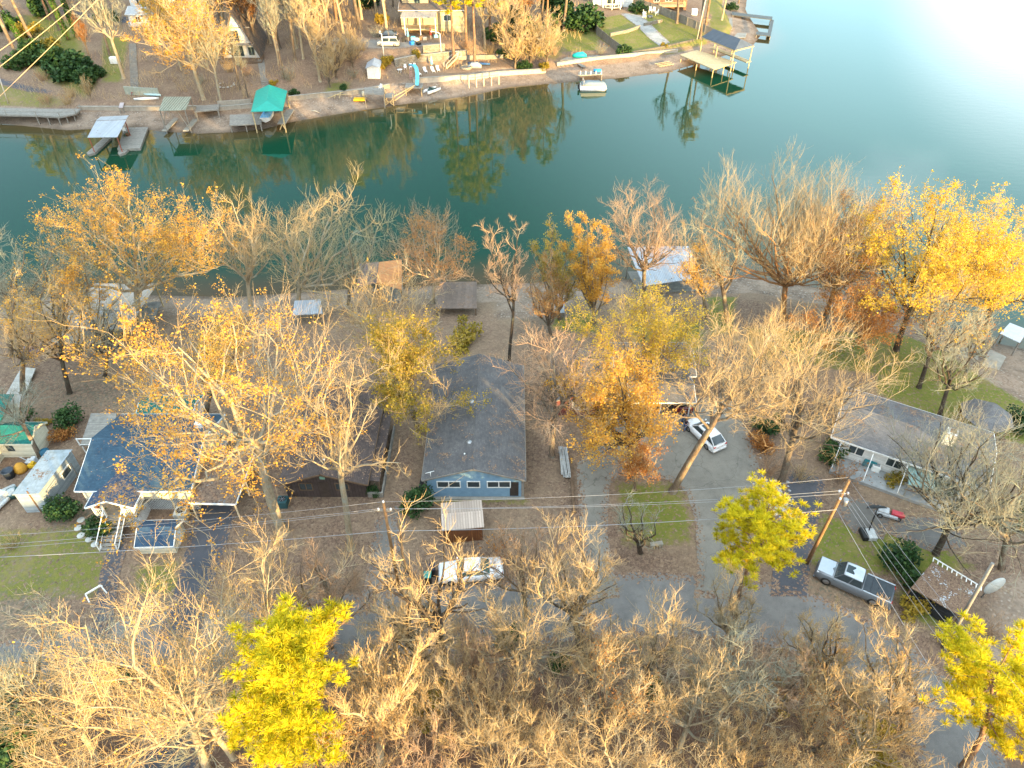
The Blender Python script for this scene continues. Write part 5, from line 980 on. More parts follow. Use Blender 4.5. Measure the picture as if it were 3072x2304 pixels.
def person(label, loc, rz, hair, top, legs, arms, stride=.1):
    t = thing('person', label, 'person', loc, rz); st = stride
    J = [((0, 0, .94), .145, .11), ((0, 0, 1.12), .13, .095), ((0, 0, 1.32), .17, .11), ((0, 0, 1.46), .07, .07), ((0, .0, 1.54), .058, .058), ((0, .015, 1.62), .092, .10), ((0, .01, 1.70), .082, .088),
         ((-.10, 0, .88), .095, .095), ((-.11, st*.5, .50), .06, .062), ((-.11, -st*.2, .09), .042, .045), ((-.11, st*.8, .035), .035, .03), ((.10, 0, .88), .095, .095), ((.11, -st*.3, .50), .06, .062), ((.11, -st*1.2, .09), .042, .045), ((.11, -st*.4, .035), .035, .03)]
    E_ = [(0, 1), (1, 2), (2, 3), (3, 4), (4, 5), (5, 6), (0, 7), (7, 8), (8, 9), (9, 10), (0, 11), (11, 12), (12, 13), (13, 14)]
    for s, (el, hd) in zip((-1, 1), arms):
        n = len(J); J += [((s*.19, 0, 1.40), .058), ((s*el[0], el[1], el[2]), .044), ((s*hd[0], hd[1], hd[2]), .03), ((s*hd[0]*.98, hd[1]+.07, hd[2]-.03), .036, .02)]; E_ += [(2, n), (n, n+1), (n+1, n+2), (n+2, n+3)]
        for k in range(4):
            m = len(J); J += [((s*hd[0]*.98+(k-1.5)*.019, hd[1]+.115, hd[2]-.045), .010), ((s*hd[0]*.98+(k-1.5)*.021, hd[1]+.145-.01*abs(k-1.5), hd[2]-.075), .008)]; E_ += [(n+3, m), (m, m+1)]
        m = len(J); J += [((s*hd[0]*.98-s*.05, hd[1]+.08, hd[2]-.03), .010), ((s*hd[0]*.98-s*.06, hd[1]+.11, hd[2]-.05), .008)]; E_ += [(n+3, m), (m, m+1)]
    skinned('body', J, E_, SKIN, t)
    skinned('top', [((0, 0, .95), .165, .13), ((0, 0, 1.14), .15, .115), ((0, 0, 1.32), .185, .125), ((0, 0, 1.44), .09, .085), ((-.20, 0, 1.40), .072), ((.20, 0, 1.40), .072), ((-(.2+arms[0][0][0])/2, arms[0][0][1]*.6, 1.28), .06), (((.2+arms[1][0][0])/2, arms[1][0][1]*.6, 1.28), .06)], [(0, 1), (1, 2), (2, 3), (2, 4), (2, 5), (4, 6), (5, 7)], top, t)
    skinned('trousers', [((0, 0, .95), .165, .125)]+[(v, r_+.018) for v, r_ in (((-.10, 0, .86), .098), ((-.11, st*.5, .50), .068), ((-.11, -st*.2, .10), .055), ((.10, 0, .86), .098), ((.11, -st*.3, .50), .068), ((.11, -st*1.2, .10), .055))], [(0, 1), (1, 2), (2, 3), (0, 4), (4, 5), (5, 6)], legs, t)
    b = B(); b.lathe((0, -.012, 1.62), [(.085, -.06), (.106, .0), (.104, .07), (.08, .125), (.03, .152)], 14); b.obj('hair', hair, t)
    b = B(); b.box((0, .115, 1.615), (.025, .04, .045)); b.obj('nose', SKIN, t, .008)
    for s in (-1, 1): b = B(); b.box((s*.036, .105, 1.645), (.028, .012, .014)); b.obj('eye', BLACK, t); b = B(); b.box((s*.11, .5*-.2+.0*s if False else (-st*.2 if s < 0 else -st*1.2)+.05, .045), (.10, .27, .09)); b.obj('shoe', M('shoe', (.05, .03, .03), rough=.8), t, .03)
    b = B(); b.box((0, .108, 1.575), (.05, .01, .012)); b.obj('mouth', REDP, t); return t
p = G(2053, 1292); person('person in a dark top and blue jeans standing at the hatchback side', (p.x, p.y, p.z), R(-60), HAIR, NAVY, DENIM, (((.27, .06, 1.14), (.20, .26, 1.05)), ((.28, .10, 1.15), (.16, .30, 1.12))))
p = G(2046, 1268); person('person in a black sleeveless top standing behind the one in jeans', (p.x, p.y, p.z), R(-110), HAIR, M('black_top', (.015, .014, .02), rough=.9), DENIM, (((.28, .05, 1.13), (.26, .22, 1.0)), ((.27, .12, 1.14), (.14, .30, 1.16))), .06)
# ---------------------------------------------------------------- poles, cables and yard things
POLEW = M('pole_wood', (.30, .17, .08), (.20, .11, .05), rough=.9, stain=.3); CABLE = M('cable', (.30, .30, .31), (.24, .24, .25), rough=.5, fine=0); INSU = M('insulator', (.62, .64, .68), (.5, .5, .55), rough=.3); CABLESUN = M('cable_sunlit', (.55, .38, .22), (.5, .34, .2), rough=.6, fine=0)  # the golden cable colour has sunlight painted into it
def pole(label, base, top, r=.14, m=POLEW, arm=None, ang=0, insul=(), name='utility_pole'):
    b0 = G(*base); h = topz(b0, top[1])-b0.z; lx = topx(b0, *top)-b0.x; t = thing(name, label, 'utility pole', b0); b = B(); b.tube([(0, 0, -.5), (lx*.5, 0, h*.5), (lx, 0, h)], [r, r*.85, r*.65], 10); b.obj('pole', m, t)
    if arm: z = h-arm[0]; ca, sa = math.cos(ang)*arm[1], math.sin(ang)*arm[1]; b = B(); b.bar((lx-ca, -sa, z), (lx+ca, sa, z), .10, .12); b.obj('crossarm', WOODG, t)
    for dx, dy, z in insul: b = B(); b.lathe((lx+dx, dy, h-z), [(.05, 0), (.09, .05), (.05, .1), (.09, .15), (.04, .22)], 10); b.obj('insulator', INSU, t)
    return Vector((b0.x+lx, b0.y, b0.z+h)), t
TA, ta = pole('wooden utility pole beside the bare trees left of the white saloon', (1195, 1755), (1150, 1508), .15, arm=(.9, .55), insul=((0, 0, 0), (-.45, 0, .85), (.45, 0, .85)))
TB, tb = pole('tall wooden utility pole with a cluster of insulators beside the patio', (2420, 1690), (2548, 1440), .17, insul=((-.3, .1, 1.5), (.3, -.1, 1.5), (0, .32, 1.75), (-.25, -.3, 1.9), (.28, .25, 2.0)))
b = B(); b.cyl((-.0+topx(G(2420, 1690), 2548, 1440)-G(2420, 1690).x*1+.32, -.2, TB.z-G(2420, 1690).z-2.6), .2, .6, 12); b.obj('transformer', STEEL, tb)
pole('thick weathered pole standing between the leafy carport and the dirt lane', (2832, 1945), (2978, 1690), .17, WOODG)
pole('pale bare pole on the lawn across the water at the left edge', (24, 310), (-8, 215), .14, M('pole_pale', (.45, .43, .38), (.36, .34, .30), rough=.8))
pole('tall pale pole by the fence corner across the lake', (2090, 118), (2130, -60), .19, M('pole_pale', (.45, .43, .38), rough=.8))
def cable(label, a, b_, r=.022, sag=.5, m=CABLE, group=None):
    a, b_ = Vector(a), Vector(b_); o = thing('power_cable', label, 'cable', (a+b_)/2, 0, group) if False else None; c = (a+b_)/2; n = 14; pts = [a.lerp(b_, i/n)-Vector((0, 0, sag*4*(i/n)*(1-i/n)))-c for i in range(n+1)]
    q_ = B(); q_.tube(pts, r, 6); o = q_.obj('power_cable', m); o.location = c; return tag(o, label, 'cable', group)
def thru(a, px, py, y):                     # the far end of a cable: seen at a pixel, over the line y
    d = ray(px, py); s = y/d[1]; return Vector((d[0]*s, y, HCAM+d[2]*s))
ends = [((0, 1632), .02), ((0, 1645), .02), ((-40, 1600), .018), ((0, 1656), .034)]
Ao = [Vector((-.45, 0, -.7)), Vector((.45, 0, -.7)), Vector((0, 0, .1)), Vector((0, -.1, -3.2))]; Bo = [Vector((-.3, .1, -1.35)), Vector((.3, -.1, -1.4)), Vector((-.05, .2, .05)), Vector((0, -.15, -3.3))]
NM = ['upper left', 'lower', 'topmost', 'thick lowest']
for k, (nm, o1, o2) in enumerate(zip(('second highest', 'third highest', 'topmost thin', 'thick pale lowest'), Ao, Bo)):
    cable('%s cable strung between the two wooden poles' % nm, TA+o1, TB+o2, (.013, .013, .012, .024)[k], .55)
    e = thru(None, -260, (1650, 1664, 1622, 1682)[k], TA.y-1.5+.4*k); cable('%s cable running from the left pole off the left edge' % nm, TA+o1, e, (.013, .013, .012, .024)[k], .4)
for k, (nm, o2, ex_) in enumerate((('leftmost thick', Vector((0, -.15, -3.3)), (3150, 2560)), ('second', Vector((-.3, .1, -1.4)), (3190, 2420)), ('third', Vector((0, .2, -1.5)), (3210, 2380)), ('rightmost', Vector((.3, -.1, -1.4)), (3230, 2330)), ('thin top', Vector((0, 0, .05)), (3160, 2180)))):
    cable('%s cable running from the insulator pole down to the lower right corner' % nm, TB+o2, thru(None, *ex_, 13.5+.3*k), (.02, .012, .012, .012, .011)[k], .5)
cable('service cable from the left pole to the blue house gable', TA+Vector((0, 0, -1.6)), W(1395, 1425, 7.2), .018, .35, CABLESUN)
for k, (a_, b_) in enumerate((((-60, 192), (190, 10)), ((-60, 245), (240, 5)), ((-60, 345), (330, -40)))): cable('%s sunlit golden cable crossing the upper left corner' % ('upper', 'middle', 'lowest')[k], thru(None, *a_, 120-3*k), thru(None, *b_, 128-2*k), .045, .15, CABLESUN)
# air conditioners, bins and small things
def acunit(label, px, py, m, s=.9):
    p = G(px, py); t = thing('ac_unit', label, 'air conditioner', p); b = B(); b.box((0, 0, s*.45), (s, s, s*.9)); b.obj('case', m, t, .05); b = B(); b.lathe((0, 0, s*.9+.004), [(s*.40, 0), (s*.42, .02), (s*.36, .03)], 20); b.obj('grille_ring', m, t); b = B(); b.cyl((0, 0, s*.9+.036), s*.34, .008, 20); g = b.obj('fan_grille', BLACK, t)
    b = B()
    for k in range(6): b.bar((0, 0, s*.9+.05), (s*.34*math.cos(k*PI/3), s*.34*math.sin(k*PI/3), s*.9+.05), .03, .01)
    b.obj('fan_guard', STEEL, t); return t
acunit('pale air conditioner by the white lattice of the blue roofed house', 550, 1552, M('ac_pale', (.50, .50, .46), (.4, .4, .37), rough=.6), 1.05); acunit('dark teal air conditioner at the corner of the brown house', 852, 1515, M('ac_teal', (.03, .09, .10), (.02, .06, .07), rough=.6), .9)
def simple(name, label, cat, px, py, build, m, bevel=.03, rz=0, part='body'):
    p = G(px, py); t = thing(name, label, cat, p, rz); b = B(); build(b); b.obj(part, m, t, bevel); return t
def pot(b): b.lathe((0, 0, 0), [(.25, 0), (.34, .45), (.38, .5), (.3, .5)], 14)
t = simple('water_tank', 'dark grey open water bin beside the cream wall', 'bin', 32, 1430, lambda b: b.lathe((0, 0, 0), [(.42, 0), (.5, .8), (.55, .86), (.45, .87), (.40, .7), (.01, .68)], 18), M('bin_dark', (.05, .065, .085), rough=.6), 0)
t = simple('barrel', 'blue lidded barrel behind the green roofed wing', 'barrel', 143, 1370, lambda b: b.lathe((0, 0, 0), [(.40, 0), (.46, .4), (.42, .85), (.2, 1.0), (.02, 1.02)], 16), M('barrel_blue', (.015, .10, .17), rough=.5), 0)
simple('yellow_cart', 'orange yellow tarp covered heap by the cream wall', 'tarp heap', 66, 1412, lambda b: b.lathe((0, 0, 0), [(.55, 0), (.6, .3), (.45, .7), (.2, .95), (.02, 1.0)], 9), M('tarp_orange', (.55, .27, .03), (.4, .2, .03), rough=.7), 0)
simple('garden_mower', 'white and dark garden machine between the orange heap and trailer shed', 'mower', 100, 1392, lambda b: (b.box((0, 0, .35), (1.0, .6, .3)), b.box((.3, 0, .7), (.4, .5, .35)), b.bar((-.4, 0, .5), (-.9, 0, 1.0), .07)), M('machine_white', (.5, .52, .54), rough=.5)); simple('yellow_box', 'small yellow machine next to the white garden machine', 'mower', 101, 1402, lambda b: (b.box((0, 0, .3), (.7, .5, .35)), b.box((.15, 0, .6), (.3, .35, .25))), M('machine_yellow', (.6, .36, .02), rough=.5))
p = G(8, 1505); t = thing('small_boat', 'small white covered boat at the left frame edge', 'boat', p, R(75)); b = B(); b.loft([[(x, -w, .25), (x, -w*1.0, .55), (x, w, .55), (x, w, .25), (x, 0, .05)] for x, w in ((-1.6, .7), (0, .75), (1.0, .6), (1.7, .1))]); b.obj('hull', M('hull_white', (.62, .66, .68), rough=.4), t); b = B(); b.box((-.3, 0, .85), (1.7, 1.1, .6)); b.obj('cover', M('cover_white', (.66, .70, .72), rough=.7), t, .15)
simple('green_bin', 'dark green tub beside the white covered boat', 'tub', 42, 1487, lambda b: b.lathe((0, 0, 0), [(.5, 0), (.65, .55), (.6, .6), (.5, .5), (.02, .48)], 14), M('tub_green', (.03, .09, .09), rough=.6), 0)
t = simple('wooden_gate', 'weathered wooden panel leaning beside the left shrubs', 'panel', 96, 1295, lambda b: [b.box((x*.2, 0, .9), (.18, .06, 1.8)) for x in range(-4, 5)]+[b.box((0, .05, .4), (1.9, .06, .1)), b.box((0, .05, 1.4), (1.9, .06, .1))], WOODG, 0, R(-55))
for k, (x, y) in enumerate(((243, 1560), (235, 1584), (243, 1606), (268, 1618), (285, 1633), (312, 1640))):
    p = G(x, y); t = B(); t.lathe((0, 0, 0), [(.30, -.03), (.34, .03), (.30, .055), (.02, .06)], 14); o = t.obj('stepping_stone', M('stepping', (.50, .50, .47), (.38, .38, .36), rough=.9)); o.location = p; tag(o, 'pale round stepping stone in the curved row by the porch steps', 'stepping stone', 'stepping stones by the porch')
t = simple('garden_umbrella', 'closed coral umbrella standing in front of the lattice', 'umbrella', 308, 1548, lambda b: (b.lathe((0, 0, .7), [(.05, 0), (.2, .1), (.14, .6), (.04, 1.2), (.01, 1.3)], 10), b.cyl((0, 0, 0), .03, .8, 8)), M('coral', (.75, .22, .13), (.6, .16, .1), rough=.7), 0)
# patio side of the long house
p = G(2606, 1612); t = thing('basketball_hoop', 'black poled basketball hoop with a white base on the grey patio', 'basketball hoop', p); b = B(); b.box((.15, .1, .25), (.75, 1.1, .45)); b.obj('base', M('base_white', (.55, .57, .57), rough=.6), t, .08); b = B(); b.box((-.45, .15, .25), (.5, 1.2, .5)); b.obj('weight', BLACK, t, .1); b = B(); b.tube([(0, .35, .3), (.05, .6, 1.6), (.1, .8, 3.0)], .06); b.obj('pole', BLACK, t); b = B(); b.prism([(-.85, .85), (.95, .85), (.75, 1.05), (.3, 1.15), (-.3, 1.15), (-.7, 1.05)], 2.9, 3.0); b.obj('backboard', BLACK, t, .02)
p = G(2660, 1545); t = thing('garden_tractor', 'white and red garden machine left on the patio', 'garden tractor', p, R(-25)); b = B(); b.box((-.4, 0, .4), (.9, .7, .45)); b.box((-.1, -.35, .3), (1.9, .25, .25)); b.obj('body', M('machine_white', (.5, .52, .54), rough=.5), t, .06); b = B(); b.box((.75, .1, .4), (.95, .55, .35)); b.box((1.25, .15, .35), (.3, .3, .25)); b.obj('bonnet', M('machine_red', (.55, .06, .08), rough=.45), t, .06)
for x, y in ((-.6, .4), (-.6, -.55), (.9, .42), (.9, -.35)): wheel(t, x, y, .22, .14)
p = G(2604, 1402); t = thing('covered_grill', 'teal covered chest on the porch of the long house', 'chest', p, R(-28)); b = B(); b.box((0, 0, .5), (1.2, .8, .95)); b.obj('chest', M('teal_grey', (.10, .22, .24), rough=.5), t, .05); b = B(); b.box((0, 0, 1.0), (1.1, .7, .12)); b.obj('lid', M('teal_lid', (.02, .25, .30), rough=.4), t, .05)
p = G(2622, 1415); t = thing('washing_machine', 'white box appliance next to the teal chest', 'appliance', p, R(-28)); b = B(); b.box((0, 0, .48), (.75, .75, .95)); b.obj('case', WHITE, t, .06); b = B(); b.box((0, .02, .965), (.5, .45, .03)); b.obj('lid', M('lid_grey', (.3, .33, .35)), t, .01)
p = G(2740, 1478); t = thing('canvas_shelter', 'pale teal canvas porch shelter in front of the long house', 'shelter', p, R(-20)); b = B(); slab(b, [(-1.1, -1.1, 1.9), (1.1, -1.1, 1.9), (1.1, 1.1, 2.2), (-1.1, 1.1, 2.2)], .06); b.obj('canopy', M('canvas_teal', (.22, .36, .35), (.17, .29, .28), rough=.8), t); posts(t, 'post', [((x, y, -.1), (x, y, 1.9)) for x in (-1, 1) for y in (-1, 1)], WOODG, .07)
p = G(2945, 1795); t = thing('satellite_dish', 'large pale dish panel standing behind the leafy carport', 'dish', p, R(-15)); b = B(); n = 16
b.add([(0, 0, 2.0)]+[(.75*math.cos(2*PI*k/n), .35*math.cos(2*PI*k/n)-.25, 2.0+1.05*math.sin(2*PI*k/n)+.2) for k in range(n)], [(0, k+1, (k+1) % n+1) for k in range(n)], True); o = b.obj('dish', M('dish_pale', (.48, .52, .52), (.38, .42, .42), rough=.5), t); sm = o.modifiers.new('thick', 'SOLIDIFY'); sm.thickness = .06; b = B(); b.tube([(0, .1, -.3), (0, .05, 1.9)], .07); b.obj('mast', STEEL, t)
p = G(1692, 1392); t = thing('timber_pile', 'stack of long weathered boards lying beside the narrow drive', 'board stack', p, R(3)); rg = random.Random(4)
for k in range(9): b = B(); b.box((rg.uniform(-.3, .3), rg.uniform(-.3, .3), .35+.07*(k//3)), (.24, 3.6+rg.uniform(-.4, .4), .06), rg.gauss(0, .03)); b.obj('board', M('board_white', (.48, .49, .48), (.32, .32, .31), rough=.9), t) if False else None
b = B()
for k in range(9): b.box(((k % 3-1)*.28+rg.gauss(0, .03), rg.uniform(-.2, .2), .35+.07*(k//3)), (.24, 3.7+rg.uniform(-.4, .4), .06), rg.gauss(0, .03))
b.obj('boards', M('board_white', (.48, .49, .48), (.32, .32, .31), rough=.9, stripe=('u', .28, .1, (.1, .1, .1))), t); posts(t, 'bearer', [((-.5, y, .25), (.5, y, .25)) for y in (-1.3, 1.3)], WOODG, .12)
a_, c_ = G(1722, 1540), G(1712, 1400); b = B(); cm = (a_+c_)/2; b.bar(a_-cm+Vector((0, 0, .15)), c_-cm+Vector((0, 0, .15)), .25, .4); o = b.obj('timber_edging', WOODB); o.location = cm; tag(o, 'dark timber edging along the left side of the narrow drive', 'edging')
a_, c_ = G(1262, 1478), G(1345, 1140); b = B(); cm = (a_+c_)/2; b.bar(a_-cm+Vector((0, 0, .3)), c_-cm+Vector((0, 0, .3)), .35, .7); o = b.obj('shade_strip', M('shade_black', (.022, .022, .022), (.03, .03, .03), rough=.95)); o.location = cm; tag(o, 'low black strip standing for shade along the left side of the blue house', 'shade strip')  # black bar drawn for the shaded strip beside the house
p = G(255, 1362); q2 = G(290, 1272); t = thing('wooden_deck', 'weathered plank deck climbing along the left of the blue roofed house', 'deck', p); d = q2-p; b = B(); b.add([(0, 0, 1.2), (3.0, .1, 1.2), (d.x+2.6, d.y, 1.5), (d.x, d.y, 1.5), (0, 0, 1.08), (3.0, .1, 1.08), (d.x+2.6, d.y, 1.38), (d.x, d.y, 1.38)], [(0, 1, 2, 3), (7, 6, 5, 4), (0, 4, 5, 1), (1, 5, 6, 2), (2, 6, 7, 3), (3, 7, 4, 0)]); b.obj('deck', DECKG, t); rail(t, 'railing', [(0, 0, 1.2), (1.6, .05, 1.2), (3.0, .1, 1.2)], WHITE, .9, balus=False); posts(t, 'post', [((.1, .1, -.2), (.1, .1, 1.1)), ((2.9, .2, -.2), (2.9, .2, 1.1)), ((d.x+.1, d.y-.1, -.5), (d.x+.1, d.y-.1, 1.4))], WHITE, .1)
p = G(288, 1782); t = thing('garden_bench', 'white trestle frame lying on the front lawn', 'trestle', p, R(35)); b = B(); b.bar((-.6, 0, .5), (.6, 0, .7), .12); b.bar((-.6, 0, .5), (-.7, .5, 0), .1); b.bar((-.6, 0, .5), (-.6, -.5, 0), .1); b.bar((.6, 0, .7), (.6, .5, 0), .1); b.bar((.6, 0, .7), (.75, -.45, 0), .1); b.obj('frame', WHITE, t)
p = G(1968, 1640); t = thing('garden_bench', 'pale curved bench under the crooked limb on the drive island', 'bench', p, R(10)); b = B(); b.box((0, 0, .45), (1.1, .4, .07)); b.obj('seat', CONC, t, .02); posts(t, 'leg', [((x, 0, -.05), (x, 0, .42)) for x in (-.4, .4)], CONC, .22)
p = G(1285, 1745); t = thing('wheelie_bin', 'teal lidded bin at the front of the white saloon', 'bin', p); b = B(); b.prism([(-.28, -.3), (.28, -.3), (.28, .3), (-.28, .3)], 0, .95); b.obj('bin', BLACK, t, .04); b = B(); b.box((0, 0, 1.0), (.62, .68, .1)); b.obj('lid', M('lid_teal', (.05, .32, .28), rough=.5), t, .04)
p = G(1296, 1722); t = thing('wheelie_bin', 'dark blue bin behind the teal lidded bin', 'bin', p); b = B(); b.prism([(-.28, -.3), (.28, -.3), (.28, .3), (-.28, .3)], 0, .95); b.obj('bin', BLACK, t, .04); b = B(); b.box((0, 0, 1.0), (.62, .68, .1)); b.obj('lid', M('lid_navy', (.03, .035, .06), rough=.5), t, .04)
p = G(92, 1058); t = thing('tarp', 'blue tarp over a heap near the left frame edge', 'tarp', p, R(15)); b = B(); b.loft([[(x, -.6, 0), (x, -.45, h_), (x, .45, h_*1.1), (x, .6, 0)] for x, h_ in ((-1.1, .3), (-.4, .7), (.4, .75), (1.1, .35))]); b.obj('sheet', M('tarp_blue', (.02, .10, .32), (.015, .07, .22), rough=.6), t)
# rocks beside the dark drive
rg = random.Random(8)
def rock(b, c, r): 
    n = 7; b._lathe(c, [(r*rg.uniform(.7, 1), 0), (r*rg.uniform(.85, 1.1), r*.3), (r*.55, r*.65), (.02, r*.72)], n)
b = B(); c0 = G(2322, 1490)
for k in range(150): x, y = rg.gauss(0, .75), rg.gauss(0, 1.3); rock(b, (x, y, hz(c0.x+x, c0.y+y)-c0.z-.03), rg.uniform(.08, .2))
o = b.obj('rubble', M('rubble_grey', (.42, .42, .42), (.27, .27, .27), rough=.9)); o.location = c0; o['kind'] = 'stuff'; o['label'] = 'grey rubble heaped on the left edge of the dark drive'
# shrubs of the near bank
BU = [bush_meshes('bush0', 1, 1.0, 1.1, 1300, EVER, .17), bush_meshes('bush1', 2, 1.0, 1.0, 1300, OLIV, .16), bush_meshes('bush2', 3, 1.0, 1.5, 1500, EVER, .2), bush_meshes('bush3', 4, 1.0, .9, 900, RUST, .15)]
for lab, px, py, k, s_ in (('round clipped green bush beside the porch steps', 300, 1590, 0, 1.5), ('green shrub at the foot of the trailer shed', 190, 1545, 0, 1.5), ('dark green shrub against the trailer shed front corner', 160, 1550, 2, .9), ('green yucca like shrub beside the left wooden panel', 45, 1275, 0, 1.6), ('dark evergreen shrub beside the sloping plank deck', 205, 1278, 2, 1.3), ('red leaved shrub by the sloping plank deck', 198, 1312, 3, 1.2), ('yellow green tuft near the leaning wooden panel', 132, 1272, 1, .7),
    ('green shrub at the left front corner of the blue house', 1245, 1525, 2, 1.35), ('low fern tuft between the brown and the blue house', 1128, 1482, 0, .7), ('green shrub by the right edge of the drive', 2285, 1300, 0, 1.6), ('dark shrub right of the white hatchback drive', 2290, 1345, 3, 1.4), ('evergreen shrub under the long house left window', 2480, 1372, 2, 1.3), ('green shrub left of the canvas shelter', 2690, 1450, 1, 1.1), ('round green shrub right of the canvas shelter', 2805, 1490, 0, 1.5), ('dark green shrub behind the pickup cab', 2700, 1700, 2, 1.4), ('ivy covered bank shrub beside the leafy carport', 2720, 1760, 0, 1.7), ('low green shrub between the pickup and the leafy carport', 2755, 1830, 1, 1.4), ('olive shrub on the bank behind the blue house roof', 1400, 1030, 1, 1.9), ('green shrub right of the gazebo', 3040, 1290, 2, 1.3), ('dark shrub at the right frame edge by the lane', 3062, 1560, 2, 1.6), ('green shrub below the leafy carport', 2870, 1935, 0, 1.0), ('mossy shrub by the left gazebo post', 2890, 1260, 1, 1.2),
    ('green shrub at the left frame edge of the lower wood', 60, 2130, 0, 2.2), ('dark green shrub in the lower left corner', 60, 2260, 2, 1.8), ('green shrub between the big leaning tree and the largest pine', 360, 2050, 0, 1.1), ('green shrub right of the broom shaped tree', 1300, 2110, 1, 1.2), ('bright green shrub on the far verge below the white saloon', 1520, 1930, 2, 1.0), ('yellow green shrub at the bottom edge right of centre', 2590, 2260, 1, 2.0), ('green shrub in the middle of the lower wood', 1680, 1990, 0, .9), ('dark green shrub at the bottom edge left of centre', 1020, 2230, 2, 1.2), ('green shrub under the spreading trees of the wood', 1950, 2070, 0, 1.0), ('small green shrub at the right end of the wood', 2330, 2100, 1, 1.0), ('olive shrub by the trunk of the small upright tree', 1260, 2080, 1, 1.0)):
    plant('shrub', lab, 'shrub', G(px, py), BU[k], rg.random()*6, s_)
bk2 = [('russet brush beside the far verge', 1430, 1940), ('tangled brush below the white saloon', 1380, 1890), ('brush at the wood edge by the slim tree', 2180, 1960), ('brush under the leaning driveway tree', 2300, 1420), ('brown brush right of the wide bare tree', 2400, 1440), ('pale brush in front of the thicket tree', 900, 1820), ('brush between the thicket tree and the pole', 1060, 1760), ('tangled brush at the corner of the wood', 2430, 2060), ('brush in front of the long house porch', 2530, 1440), ('brush beside the dirt lane', 2960, 1900), ('pale brush on the shore under the giant bare tree', 2350, 960), ('brush behind the white saloon', 1500, 1680), ('brush along the verge left of the saloon', 1230, 1820), ('brown brush at the left frame edge', 40, 1640), ('brush by the bottom edge left of the largest pine', 740, 2200)]
for k, (lab, px, py) in enumerate(bk2): plant('brush_shrub', lab, 'shrub', G(px, py), bk[k % 3], rg.random()*6, rg.uniform(.8, 1.3))
# ---------------------------------------------------------------- across the water: houses
def at(px, py, up=0): return G(px, py, up)
def house(name, label, px, py, w, d, hgt, rise, roofm, wallm, axis, rz=0, **k):
    p = at(px, py); t = thing(name, label, 'house', p, rz); gable(t, w, d, -.8, hgt, rise, roofm, wallm, axis, k.get('oh', .4), k.get('ohf', .4), -w/2, 0, fascia=k.get('fascia', WHITE)); return t
RF_BROWN = shingle('shingle_far_brown', (.15, .125, .105), (.11, .09, .08), .3); SID_TAN = M('siding_far_tan', (.50, .42, .27), (.42, .35, .22), rough=.8, stripe=('v', .25, .08, (.32, .26, .17)))
WHITEW = M('wall_far_white', (.66, .66, .64), (.56, .56, .54), rough=.8)
# A-frame
p = at(728, 172); t = thing('a_frame_house', 'tall white fronted A frame house with a steep brown roof', 'house', p, R(4)); AH, AW, AD = 9.8, 4.3, 11
b = B(); b.add([(-AW, 0, -.8), (AW, 0, -.8), (AW, 0, .0), (0.0, 0, AH), (-AW, 0, .0)], [(0, 1, 2, 3, 4)]); b.obj('front_wall', WHITEW, t, fixn=False)
b = B()
for s in (-1, 1): b.add([(s*(AW+.35), -.9, -.6), (0, -1.2, AH+.3), (0, AD+.4, AH+.3), (s*(AW+.35), AD+.4, -.6), (s*(AW+.15), -.9, -.6), (0, -1.2, AH+.02), (0, AD+.4, AH+.02), (s*(AW+.15), AD+.4, -.6)], [(0, 1, 2, 3), (7, 6, 5, 4), (0, 4, 5, 1), (3, 2, 6, 7), (0, 3, 7, 4)])
b.obj('roof', RF_BROWN, t); b = B(); b.bx(-3.2, 3.2, -1.5, -.02, 2.85, 3.0); b.bx(-3.0, 3.0, -.06, -.01, 6.2, 6.4); bal = b.obj('balcony', WOODG, t); rail(t, 'railing', [(-2.6, -1.45, 3.0), (0, -1.45, 3.0), (2.6, -1.45, 3.0)], WOODG, 1.0, .3)
for x, z, w_, h_ in ((-1.0, 3.2, 2.3, 2.4), (-.8, .3, 2.6, 2.1), (2.3, .5, 1.2, 1.6)): window(t, x, z, w_, h_, 0, M('frame_green', (.30, .38, .33), rough=.6), 2)
b = B(); b.bx(-AW, AW+.6, -3.2, -.05, -.45, -.3); b.obj('deck', WOODB, t); rail(t, 'railing', [(-AW, -3.2, -.3), (0, -3.2, -.3), (AW+.6, -3.2, -.3), (AW+.6, -.2, -.3)], WOODB, 1.0, .25); posts(t, 'post', [((x, -3.1, -2.5), (x, -3.1, -.45)) for x in (-AW+.1, 0, AW+.4)], WOODB, .14)
# white house at the top edge
t = house('white_house', 'white two storey house behind the golden tree at the top edge', 490, 62, 14, 8, 6.2, 1.6, M('roof_pale', (.40, .41, .42), (.32, .33, .34), rough=.8), SID_WHITE, 'x')
for x in (-4.6, -1.4, 2, 5): window(t, x, 3.6, 1.3, 1.3, 0, WHITE, 2)
b = B(); b.bx(-5.4, 3.2, -.45, -.03, 2.7, 2.95); b.obj('band', M('band_grey', (.32, .34, .34), rough=.8), t); window(t, 5.2, .9, 1.5, 1.2, 0, WHITE, 2)
t2 = house('gabled_annex', 'blue grey gabled wing in front of the white house', 562, 78, 6.2, 5.5, 3.0, 1.7, M('roof_slate', (.34, .38, .44), (.27, .30, .36), rough=.8), SID_WHITE, 'y'); b = B(); b.bx(-1.2, 1.2, -.05, -.01, .2, 2.3); b.obj('garage_door', WHITEW, t2)
t = house('porch_cabin', 'white porch cabin left of the golden tree', 432, 78, 6.5, 5, 2.8, 1.0, M('roof_pale', (.40, .41, .42), rough=.8), SID_WHITE, 'x'); rail(t, 'railing', [(-3, -1.4, .2), (3, -1.4, .2)], WHITE, .9, .3); window(t, -1, .9, 1.2, 1.2, 0, WHITE, 2)
